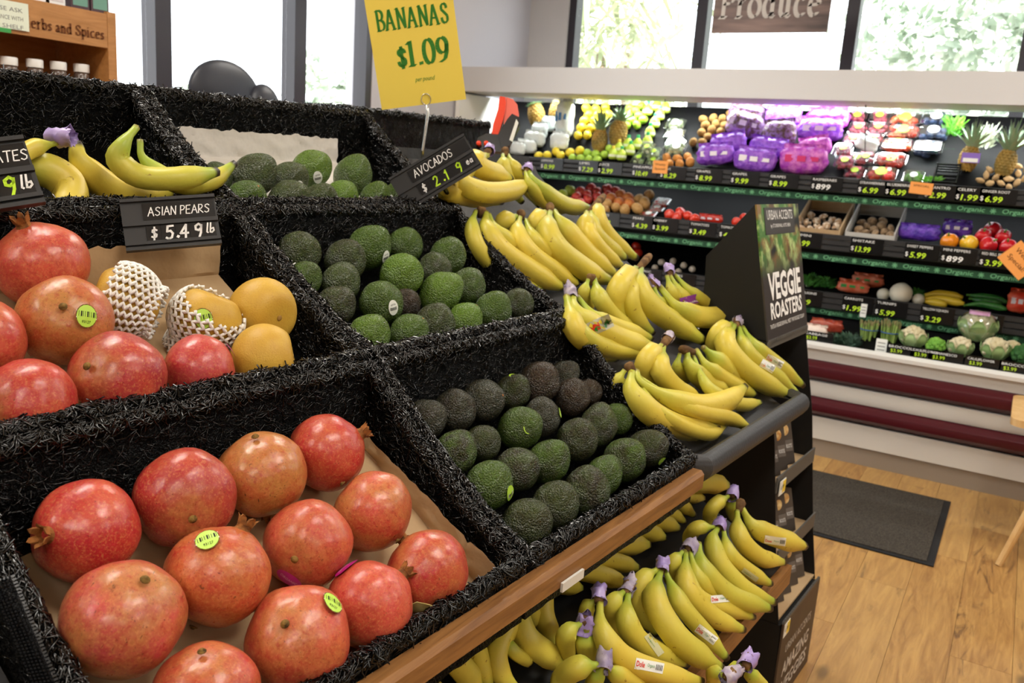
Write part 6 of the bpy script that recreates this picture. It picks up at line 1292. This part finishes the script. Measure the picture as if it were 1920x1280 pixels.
def leafy(name, i, px, py, w, h, m, label, cat, group=None, n=40, up=.9, seed=0, stem=None):
    c, r = at(i, px, py, h, .7); k = depth(c)/F_PX; rx, rz = w/2*k, h/2*k; rn = random.Random(seed)
    def make(c):
        t_ = thing(name, c-Z*rz, label, cat, group); b = c-Z*rz*.9; mb = MB()
        for q in range(n*3):
            a = rn.uniform(0, 6.28); s0 = math.sqrt(rn.random()); o_ = V((math.cos(a)*rx*s0, math.sin(a)*rx*.5*s0, 0)); p = b+o_*.55+Z*rz*rn.uniform(0, .9); d = (o_*.8+Z*rz*rn.uniform(.35, .9)+V((rn.gauss(0, .2), rn.gauss(0, .2), 0))*rx)
            s_ = d.cross(V((math.cos(a), math.sin(a), .3))).normalized()*min(rx, rz)*rn.uniform(.10, .26); e_ = V((math.cos(a), math.sin(a), 0))*min(rx, rz)*.1
            mb.add([p, p+d*.45+s_, p+d, p+d*.45-s_, p+d*.55+e_], [(0, 1, 4), (1, 2, 4), (2, 3, 4), (3, 0, 4)])
        above(mb, i).build('leaves', m, t_, smooth=False, kind='stuff')
        if stem: above(MB().tube([b-Z*.002, b+Z*rz*.9], [rz*.28, rz*.2], 8), i).build('stem', stem, t_, smooth=True)
    defer(i, c, [(V((0, 0, 0)), min(rx, rz)*.75)], make, .8)
mat('leaf_bright', '7ec83a', .5, c2='4a9a2a', nscale=8); mat('leaf_mid', '4a8a34', .5, c2='2f6a28', nscale=8); mat('stem_white', 'dfe6cc', .5); mat('kale', '4a6a52', .6, c2='2f4a3c', nscale=10); mat('green_bin', '2a9a4a', .5)
leafy('herb_bunch', 1, *c3(930, 920, o3), 40, 18, 'leaf_bright', 'small green herb sprigs at the front of the black crate', 'herbs', n=30, seed=1); leafy('lettuce', 1, *c3(1150, 330, o3), 32, 52, 'leaf_bright', 'bright green lettuce behind the blueberry boxes', 'lettuce', n=70, seed=2)
leafy('celery', 1, *c3(1510, 420, o3), 30, 70, 'stem_white', 'pale celery bunch standing between the pineapples', 'celery', n=30, seed=3); mat('ginger', 'd8b888', .7, c2='c09a66', nscale=6)
GIN = unit_ball('ginger', 'ginger', (1, .7, 1.5), .28, 2.6)
pile('ginger_root', GIN, 1, [c3(x, y, o3) for x, y in [(1460, 930), (1540, 900), (1560, 840), (1640, 930), (1660, 870), (1740, 830), (1720, 920), (1800, 960), (1830, 860), (1650, 800), (1870, 930), (1560, 960), (1740, 980), (1880, 830)]], 15, 'knobbly pale ginger root on the top shelf', 'ginger', 'ginger roots')
MB().box(at(1, *c3(1060, 650, o3), 10)[0]+V((0, .06, 0)), (.09, .02, .05)).build('green_card', 'green_bin', label='bright green plastic bin behind the black crate', cat='bin')
# second shelf, right: mushrooms, peppers
o5 = (1480, 370)
def c5(x, y): return c3(x, y, o5, 4.364)
MUSH = MB(); MUSH.lathe([(.35, -.8), (.32, -.1), (.95, -.12), (1.0, .15), (.8, .55), (.45, .75), (.1, .8)], (0, 0, 0), ns=12); MUSH = MUSH.mesh('mushroom', 'mushroom', smooth=True); MUSD = MUSH.copy(); MUSD.materials[0] = M['mushroom_dark']
pile('mushroom', MUSH, 2, [c5(x, y) for x, y in [(90, 190), (180, 150), (150, 210), (220, 200), (100, 260), (170, 265), (260, 270), (300, 240), (370, 245), (280, 170), (350, 190), (230, 250), (60, 220), (400, 210)]], 15, 'pale brown button mushroom in the cardboard tray', 'mushroom', 'button mushrooms')
pile('mushroom', MUSD, 2, [c5(x, y) for x, y in [(570, 270), (630, 240), (690, 260), (750, 240), (640, 300), (700, 310), (780, 290), (820, 260), (600, 220), (680, 200), (760, 200), (560, 320), (830, 320), (740, 330)]], 16, 'dark shiitake mushroom in the white crate', 'mushroom', 'shiitake mushrooms')
def crate(px0, px1, m, label):
    a, b = on_Y(px0, 440, 5.0).x, on_Y(px1, 440, 5.0).x; t_ = thing('mushroom_crate', ((a+b)/2, 5.02, shelf_pt(2, 5.0)), label, 'crate'); y0, y1 = 5.0, 5.34
    for x in (a, b): MB().prism([(x, y0, shelf_pt(2, y0)), (x, y0, shelf_pt(2, y0)+.085), (x, y1, shelf_pt(2, y1)+.085), (x, y1, shelf_pt(2, y1))], (.006, 0, 0)).build('side', m, t_)
    for y in (y0, y1): MB().span((a+.007, y, shelf_pt(2, y)+.003), (b-.001, y+.006, shelf_pt(2, y)+.075)).build('end', m, t_)
crate(1486, 1572, 'kraft', 'brown cardboard tray of button mushrooms'); crate(1584, 1676, mat('crate_white', 'b8b4ac', .7), 'white cardboard crate of shiitake mushrooms')
PEPS = {k: MB().ball((0, 0, 0), (1, 1, 1.1), 20, 12, disp=lambda d: .10*math.cos(4*math.atan2(d.y, d.x))*(1-d.z*d.z)-.22*max(0, (d.z-.8)/.2)**2).mesh('bell_pepper', k, smooth=True) for k in ('pepper_red', 'pepper_orange', 'pepper_yellow')}
PSTEM = MB().tube([(0, 0, .8), (.02, 0, 1.1), (.12, 0, 1.3)], [.16, .09, .1], 7).mesh('stem', mat('pepper_stem', '5a8a34', .5))
for k, pts, cl in (('pepper_red', [(1625, 385), (1770, 410), (1660, 280), (1740, 330), (1600, 330)], 'red'), ('pepper_orange', [(1315, 365)], 'orange'), ('pepper_yellow', [(1480, 380)], 'yellow')):
    for x, y in pts:
        c, r = at(2, *c5(x, y), 32, 1.0); dr = V((rnd.gauss(0, .4), -.6, 1)); r *= .93
        def make(c, r=r, dr=dr, k=k, cl=cl): o = inst('bell_pepper', PEPS[k], TM(c, dr, r, 1.0), label=f'glossy {cl} bell pepper on the second shelf', cat='pepper', group='bell peppers'); inst('stem', PSTEM, TM(c, dr, r), o)
        defer(2, c, [(V((0, 0, 0)), r*1.1)], make)
bag(2, *c5(1060, 300), 80, 30, ['bag_violet' if 'bag_violet' in M else mat('bag_violet', '4a2a9a', .25, c2='7a4ac8', nscale=24, bump=(60, .8, .01))], 'violet printed bag of sweet peppers beside the shiitake crate', 'bag', None, seed=41); bag(2, *c5(1370, 270), 56, 30, ['bag_violet', 'patch_white'], 'clear and violet bag lying on the orange pepper', 'bag', None, seed=42, lift=.01)
# third shelf
leafy('scallion_bunch', 3, *c5(160, 670), 44, 32, 'leaf_mid', 'bunch of scallions with white roots beside the carrot bag', 'scallions', n=50, seed=5, stem='stem_white'); leafy('parsley_bunch', 3, *c5(290, 690), 34, 28, 'leaf_mid', 'dark green herb bunch between scallions and carrot bags', 'herbs', n=50, seed=6)
mat('bag_carrot', 'd8603a', .3, c2='e89070', nscale=14, bump=(40, .5, .01)); mat('patch_green', '3a9a4a', .4)
bag(3, *c5(520, 740), 62, 24, ['bag_carrot', 'patch_green'], 'bag of carrots with green print lying on the third shelf', 'bag', 'carrot bags', seed=51); bag(3, *c5(640, 690), 60, 24, ['bag_carrot', 'patch_green'], 'bag of carrots behind the first carrot bag', 'bag', 'carrot bags', seed=52)
TUR = unit_ball('turnip', mat('turnip', 'e2dcc8', .45), (1, 1, .95), .05)
pile('turnip', TUR, 3, [c5(790, 800), c5(1020, 835)], 20, 'small white turnip beside the carrot bags', 'turnip', 'small turnips'); pile('turnip', TUR, 3, [c5(925, 790)], 36, 'large round white turnip on the third shelf', 'turnip', None)
leafy('turnip_greens', 3, *c5(1050, 780), 22, 26, 'leaf_mid', 'turnip greens beside the yellow squash', 'greens', n=24, seed=7)
def squash(i, pts, w, m, label, cat, group):
    P = [at(i, x, y, w, 1.12)[0] for x, y in pts]; r = w/2*depth(P[0])/F_PX; C_ = catmull(P, 12); o = MB().tube(C_, [r*(.45+.6*smooth01(k_/5))*(1-.55*smooth01((k_-9.5)/2.5)) for k_ in range(13)], 12).build(cat.replace(' ', '_'), m, smooth=True, label=label, cat=cat, group=group)
    MB().tube([P[0]-(P[1]-P[0]).normalized()*.02, P[0]], r*.35, 7).build('stem_end', 'pepper_stem', o, org=o.location)
mat('squash_yellow', 'ecc83a', .3); mat('zucchini', '2f6a2e', .3, c2='4a8a3c', nscale=40)
for p in ([(1105, 800), (1200, 790), (1310, 800), (1420, 820)], [(1100, 830), (1220, 830), (1330, 850), (1430, 870)], [(1110, 850), (1200, 860), (1290, 880)]): squash(3, [c5(*q) for q in p], 15, 'squash_yellow', 'yellow squash lying on the third shelf', 'yellow squash', 'yellow squashes')
for p in ([(1480, 800), (1570, 810), (1690, 830), (1790, 860)], [(1460, 880), (1560, 870), (1670, 890), (1780, 915)], [(1500, 830), (1600, 850), (1740, 860)]): squash(3, [c5(*q) for q in p], 13, 'zucchini', 'dark green zucchini beside the yellow squash', 'zucchini', 'zucchinis')
bag(3, *c5(1890, 870), 46, 44, [mat('bag_red', 'd83a24', .3, c2='e86a4a', nscale=14, bump=(40, .5, .01)), 'patch_white'], 'red-orange net bag with a white label past the zucchini', 'bag', None, seed=55)
leafy('leek_bunch', 3, 1350, 497, 30, 30, 'leaf_bright', 'pale green leafy bunch behind the cardboard display header', 'greens', n=40, seed=8, stem='stem_white')
GAR = unit_ball('garlic', mat('garlic', 'cbb8a0', .6, c2='e8e0d4', nscale=3), (1, 1, .9), .08)
pile('garlic_bulb', GAR, 3, [(1240, 492), (1262, 490), (1282, 498), (1250, 505), (1298, 505), (1228, 502), (1272, 510)], 12, 'pale garlic bulb on the third shelf behind the banana stalk', 'garlic', 'garlic bulbs')
# bottom deck
o6 = (1480, 560)
def c6(x, y): return c3(x, y, o6, 3.764)
mat('cauli', 'e0d6b4', .7, c2='cfc298', nscale=10, bump=(50, .8, .02)); mat('broc', '3f7a34', .75, c2='2c5e2a', nscale=14, bump=(70, 1, .02)); mat('roman', '6aa83a', .7, c2='8ac04a', nscale=14, bump=(50, 1, .02)); mat('leaf_wrap', 'a8c488', .45, c2='88aa6a', nscale=6); mat('film_pink', 'c89ac0', .2)
def head(px, py, d, m, label, cat, leaf=True, film=None, group=None, seed=0):
    c, r = at(4, px, py, d, .95); rn = random.Random(seed)
    def make(c):
        t_ = thing(cat.replace(' ', '_'), c-Z*r, label, cat, group); mb = MB()
        for q in range(34):
            f = q/33; a = q*2.4; z_ = 1-f*1.15; s_ = math.sqrt(max(1-z_*z_, 0)); mb.ball(c+V((s_*math.cos(a), s_*math.sin(a)*.9, z_))*r*.78, r*rn.uniform(.24, .32), 8, 6, disp=lambda d_: .12*noise.noise(d_*4+V((q, 0, 0))))
        mb.ball(c, r*.78, 10, 7); mb.build('florets', m, t_, smooth=True, kind='stuff')
        if leaf:
            for q in range(7):
                a = q*6.28/7+seed; d_ = V((math.cos(a), math.sin(a), 0)); s_ = V((-d_.y, d_.x, 0))
                MB().grid(lambda u, v: c-Z*r*.85+d_*r*(.35+.75*math.sin(v*1.9))+Z*r*1.35*v+s_*r*(u-.5)*1.0*math.sin(.5+2.3*v), 4, 5, thick=-d_*.003).build('leaf', 'leaf_wrap', t_, smooth=True)
        if film: MB().ball(c, (r*1.14, r*1.1, r*1.05), 20, 12, disp=lambda d_: .05*abs(noise.noise(d_*6))).build('film', 'clear', t_, smooth=True); MB().grid(lambda u, v: c+V((math.sin((u-.5)*1.5)*.75, -math.cos((u-.5)*1.5)*.62, .75+.22*v))*r*1.1, 8, 3, thick=V((0, .001, .001))).build('film_print', 'film_pink', t_, smooth=True)
    defer(4, c, [(V((0, 0, 0)), r*(1.12 if film else 1.06 if leaf else 1.02))], make)
head(*c6(895, 335), 46, 'cauli', 'cauliflower behind the price tickets beside the asparagus', 'cauliflower', seed=1); head(*c6(1070, 345), 36, 'roman', 'lime green romanesco between the cauliflowers', 'romanesco', False, seed=2)
head(*c6(1360, 350), 62, 'cauli', 'film-wrapped cauliflower with pink print on top of the others', 'cauliflower', film=True, seed=3); head(*c6(1160, 410), 42, 'cauli', 'cauliflower low in front of the wrapped one', 'cauliflower', seed=4); head(*c6(1400, 430), 48, 'cauli', 'cauliflower with broad pale leaves at the deck front', 'cauliflower', seed=5); head(*c6(1610, 430), 46, 'broc', 'broccoli crown past the cauliflowers', 'broccoli', False, seed=6); head(*c6(1530, 390), 30, 'cauli', 'small cauliflower between wrapped cauliflower and broccoli', 'cauliflower', seed=7)
# asparagus bundles
mat('asparagus', '7a9a4a', .5, c2='9ab460', nscale=3, stretch=(1, 1, .2)); mat('asp_tip', '8a7a52', .6, c2='6a7a40', nscale=30); mat('rubber_band', '2f5aa0', .5)
def asparagus(px0, px1, label, seed):
    b0_, b1_ = on_Y(px0, 650, 4.98), on_Y(px1, 650, 4.98); cx, zb_ = (b0_.x+b1_.x)/2, shelf_pt(4, 4.95)+.006; wx = abs(b1_.x-b0_.x)/2; top_ = on_Y((px0+px1)/2, 600, 4.98).z; rn = random.Random(seed)
    t_ = thing('asparagus_bundle', (cx, 4.98, zb_), label, 'asparagus', 'asparagus bundles')
    for q in range(38):
        a, s_ = rn.uniform(0, 6.28), math.sqrt(rn.random()); b = V((cx+math.cos(a)*s_*wx*.85, 4.98+math.sin(a)*s_*.035, shelf_pt(4, 4.98+math.sin(a)*s_*.035)+.007)); tp = V((cx+math.cos(a)*s_*wx*1.2, 4.98+math.sin(a)*s_*.05, top_+rn.uniform(-.02, .01)))
        r = .0048; d = (tp-b); o = MB().tube([b, b+d*.8], [r, r*.9], 5).build('stalk', 'asparagus', t_); MB().tube([b+d*.8, b+d*.9, b+d], [r*.95, r*1.15, r*.25], 5).build('tip', 'asp_tip', o, org=WL[o.name])
    MB().tube([V((cx+math.cos(i*.524)*wx*1.08, 4.98+math.sin(i*.524)*.048, zb_+.06)) for i in range(12)], .003, 5, closed=True).build('rubber_band', 'rubber_band', t_)
for px_ in (1624.5, 1664): defer(4, V((on_Y(px_, 650, 4.98).x, 4.98, shelf_pt(4, 4.98)+.055)), [(V((0, 0, 0)), .05), (Z*.06, .05)], None, 0.0)
asparagus(1609, 1640, 'asparagus bundle nearer the leafy greens', 1); asparagus(1648, 1680, 'asparagus bundle nearer the cauliflower', 2)
def card(px, py, w, h, Y, label):
    c = on_Y(px, py, Y); mb = MB().box(c, (w, .002, h)); 
    for q in range(3): mb.box(c+V((0, -.0014, h*(.25-.22*q))), (w*.7, .0005, h*.06), m=1)
    mb.build('info_card', ['sticker_white', mat('ink_grey', '8a8a86', .6)], label=label, cat='card')
card(1619, 582, .032, .075, 5.075, 'tall white info card clipped above the asparagus'); card(1652, 650, .055, .085, 4.86, 'white info card in front of the asparagus')
bag(4, *c6(160, 260), 58, 30, [mat('bag_cab', 'e8d8cc', .3, c2='c88a7a', nscale=12, bump=(40, .5, .01)), 'bag_purple'], 'clear bag of pale cabbage with a purple end', 'bag', None, seed=71); bag(4, *c6(260, 200), 64, 24, [mat('bag_rad', '8a2a20', .3, c2='b85a40', nscale=16, bump=(40, .5, .01))], 'dark red bag of radishes behind the cabbage bag', 'bag', None, seed=72)
leafy('kale_bunch', 4, *c6(345, 285), 34, 26, 'kale', 'blue-green kale bunch beside the cabbage bag', 'kale', n=60, seed=11); leafy('kale_bunch', 4, *c6(435, 285), 32, 40, 'kale', 'taller blue-green artichoke leaves beside the asparagus', 'greens', n=60, seed=12)

settle()
c, r = PUT['pineapple with a purple tag beside the black crate']; tc = c+V((.012, -r*1.14, .004)); mb = MB().box(tc, (.085, .003, .05)); mb.box(tc-V((0, .002, .012)), (.07, .001, .02), m=1); mb.build('pineapple_tag', [mat('tag_purple', '8a6ac8', .5), 'sticker_white'], label='purple and white tag hanging on the pineapple', cat='tag')

# ================================================================== FLOOR MAT, STOOL, CHAIR, SPICE CABINET
mt = thing('floor_mat', (-.6, 4.09, 0), 'dark grey carpet floor mat with rubber edge in front of the case', 'mat')
MB().span((-1.35, 3.665, .001), (-.1, 4.522, .006)).build('rubber_border', 'mat_rubber', mt); MB().span((-1.32, 3.69, .0062), (-.13, 4.497, .0105)).build('carpet', 'mat_carpet', mt)
st = thing('wooden_stool', (.42, 4.2, 0), 'pale wooden stool with splayed tapered legs at the aisle edge', 'stool')
pts = []; cx, cy, hw, hd, cr_ = .40, 4.24, .33, .26, .05
for (sx, sy, a0) in ((1, 1, 0), (-1, 1, 90), (-1, -1, 180), (1, -1, 270)):
    for q in range(5): a = R(a0+q*22.5); pts.append(V((cx+sx*(hw-cr_)+cr_*math.cos(a), cy+sy*(hd-cr_)+cr_*math.sin(a), .56)))
MB().prism(pts, (0, 0, .03)).build('seat', 'stool_wood', st)
for sx, sy in ((-1, -1), (1, -1), (.9, 1)):
        f_ = V((cx+sx*(hw-.055), cy+sy*(hd+.11), .0)); MB().tube([f_, f_+V((-sx*.16, -sy*.16, .56))], [.014, .022], 10).build('leg', 'stool_wood', st)
# padded chair in front of the left window
ch = thing('padded_chair', (-2.5, 2.25, 0), 'dark padded swivel chair seen in front of the bright window', 'chair'); mat('seat_vinyl', '20232e', .45)
Xc = -2.45; q0, q1, q2 = on_X(352, 150, Xc), on_X(400, 108, Xc), on_X(500, 165, Xc); cc = on_X(428, 180, Xc)
ax_c = (V((0, math.cos(-.5), math.sin(-.5))), V((1, 0, 0)), V((0, -math.sin(-.5), math.cos(-.5))))
MB().ball(cc-Z*.03, (.165, .045, .135), 32, 20, ax=(ax_c[0], ax_c[1], ax_c[2]), disp=lambda d: .06*(abs(d.x)**4+abs(d.z)**4)).build('backrest', 'seat_vinyl', ch, smooth=True)
e2 = on_X(492, 190, Xc+.03); MB().ball(e2-Z*.04, (.05, .075, .10), 20, 14).build('armrest', 'seat_vinyl', ch, smooth=True)
MB().ball(V((Xc+.22, cc.y+.05, 1.18)), (.23, .23, .05), 24, 10).build('seat', 'seat_vinyl', ch, smooth=True)
MB().tube([V((Xc-.02, cc.y+.02, cc.z-.08)), V((Xc-.03, cc.y+.04, 1.25)), V((Xc+.12, cc.y+.05, 1.13))], .02, 8).build('back_support', 'black_gloss', ch)
MB().tube([e2-Z*.1, V((e2.x+.1, e2.y, 1.2))], .016, 8).build('armrest_post', 'black_gloss', ch)
MB().tube([V((Xc+.22, cc.y+.05, .06)), V((Xc+.22, cc.y+.05, 1.13))], .028, 10).build('gas_post', 'steel', ch)
for q in range(5): a = q*1.2566; MB().tube([V((Xc+.22, cc.y+.05, .09)), V((Xc+.22+.3*math.cos(a), cc.y+.05+.3*math.sin(a), .03))], [.025, .018], 8).build('foot_spoke', 'black_gloss', ch)
# spice cabinet
XS = -3.0; cab = thing('spice_cabinet', (XS-.15, 1.4, 0), 'orange-brown wooden herbs and spices cabinet by the window', 'cabinet'); pr1 = on_X(201, 26, XS); pr0 = on_X(201, 90, XS); zt, zb2 = pr1.z, pr0.z; ye = pr1.y
Y0 = .7
MB().span((XS-.34, ye, 0), (XS, ye+.035, zt+.008)).build('side_panel', 'cabinet_wood', cab); MB().span((XS-.34, Y0-.035, 0), (XS, Y0, zt+.008)).build('side_panel', 'cabinet_wood', cab)
MB().span((XS-.02, Y0+.001, zb2), (XS-.001, ye-.001, zt)).build('header_board', 'cabinet_wood', cab); MB().span((XS-.34, Y0+.001, 0), (XS-.325, ye-.001, zt)).build('back_board', 'cabinet_wood', cab)
MB().span((XS-.324, Y0+.001, zt-.02), (XS-.021, ye-.001, zt-.001)).build('top_board', 'cabinet_wood', cab)
zsh = on_X(100, 175, XS-.06).z-.045
for z in (zsh, zsh-.33, zsh-.66, .1): MB().span((XS-.324, Y0+.001, z-.02), (XS-.002, ye-.001, z)).build('shelf', 'cabinet_wood', cab)
mb = MB(); lx = on_X(56, 55, XS); rx = on_X(196, 72, XS); uy_ = V((0, 0, 1)); wl_ = (rx.y-lx.y); hgt = (zt-zb2)*.52
tw_ = letters(MB(), 'Herbs and Spices', {**SER, 'H': [[(.1, 0), (.1, 1)], [(.6, 0), (.6, 1)], [(.1, .5), (.6, .5)], srf(.1, 0), srf(.1, 1), srf(.6, 0), srf(.6, 1)]}, (0, 0, 0), (0, 1, 0), (0, 0, 1), 1, .1, gap=.12, space=.3)
FH = {**SER, 'H': [[(.1, 0), (.1, 1)], [(.6, 0), (.6, 1)], [(.1, .5), (.6, .5)], srf(.1, 0), srf(.1, 1), srf(.6, 0), srf(.6, 1)]}
sc_ = (wl_*16/14.6)/tw_; letters(mb, 'Herbs and Spices', FH, (XS+.001, rx.y-tw_*sc_, (zt+zb2)/2-.032), (0, 1, 0), (0, 0, 1), sc_, .15, nib=R(15), gap=.12, space=.3)
mb.build('lettering', 'ink_brown', cab, smooth=False)
c0, c1 = on_X(0, 48, XS+.004), on_X(52, 8, XS+.004)
sg = MB().span((XS+.003, c0.y-.09, c0.z-.005), (XS+.006, c1.y, c1.z)); e_ = V((XS+.0065, 0, 0))
for q, s_ in enumerate(('PLEASE ASK', 'ASSISTANCE WITH', 'TOP SHELF')): sans(sg, s_, V((XS+.0068, c1.y-.02-.13, c1.z-.032-.027*q)), (0, 1, 0), (0, 0, 1), .013, 1, width=.13)
sg.box((XS+.0045, c0.y-.01, c0.z-.012), (.003, .09, .014), m=2); sg.build('shelf_notice', [mat('notice_paper', 'dfe6d4', .6), 'ink_grey', 'patch_green'], smooth=False, label='white notice card taped on the herbs and spices cabinet', cat='notice')
mat('jar_glass', '5a4a42', .15, .5, coat=.5); mat('jar_lid', 'e6e4e0', .4); mat('jar_label', 'd8d2d4', .5)
for q, px in enumerate((18, 66, 110, 153)):
    p = on_X(px, 140, XS-.075); b = V((XS-.075, p.y, zsh)); r = .027; tz = on_X(px, 107+q*4.5, XS-.075).z; h_ = tz-zsh; t_ = thing('spice_jar', b, 'glass spice jar with a white lid on the cabinet shelf', 'jar', 'spice jars')
    MB().lathe([(r*.9, 0), (r, .006), (r, h_*.75), (r*.85, h_*.82)], b, ns=16).build('glass_body', 'jar_glass', t_, smooth=True); MB().lathe([(r*1.0, h_*.82), (r*1.02, h_*.98), (r*.95, h_)], b, ns=18).build('lid', 'jar_lid', t_); MB().lathe([(r*1.015, h_*.1), (r*1.015, h_*.55)], b, ns=16).build('label_band', 'jar_label', t_)
mat('box_dark', '4a3038', .5); mat('box_white', 'e4e8ea', .5); mat('box_green', '6a9a8a', .5)
for q, (px, m_, lb) in enumerate(((62, 'box_white', 'pale yellow-edged box on top of the spice cabinet'), (92, 'box_white', 'white box on top of the spice cabinet'), (138, 'box_dark', 'dark box with a pale label on top of the spice cabinet'), (175, 'box_dark', 'dark box with a label at the end of the cabinet top'))):
    p = on_X(px, 12, XS-.06); t_ = thing('carton', (XS-.06, p.y, zt), lb, 'box'); MB().span((XS-.13, p.y-.035, zt), (XS-.02, p.y+.035, zt+.13)).build('box', m_, t_); MB().span((XS-.0198, p.y-.028, zt+.012), (XS-.0188, p.y+.028, zt+.075)).build('label_panel', 'box_green' if q > 1 else 'jar_label', t_)
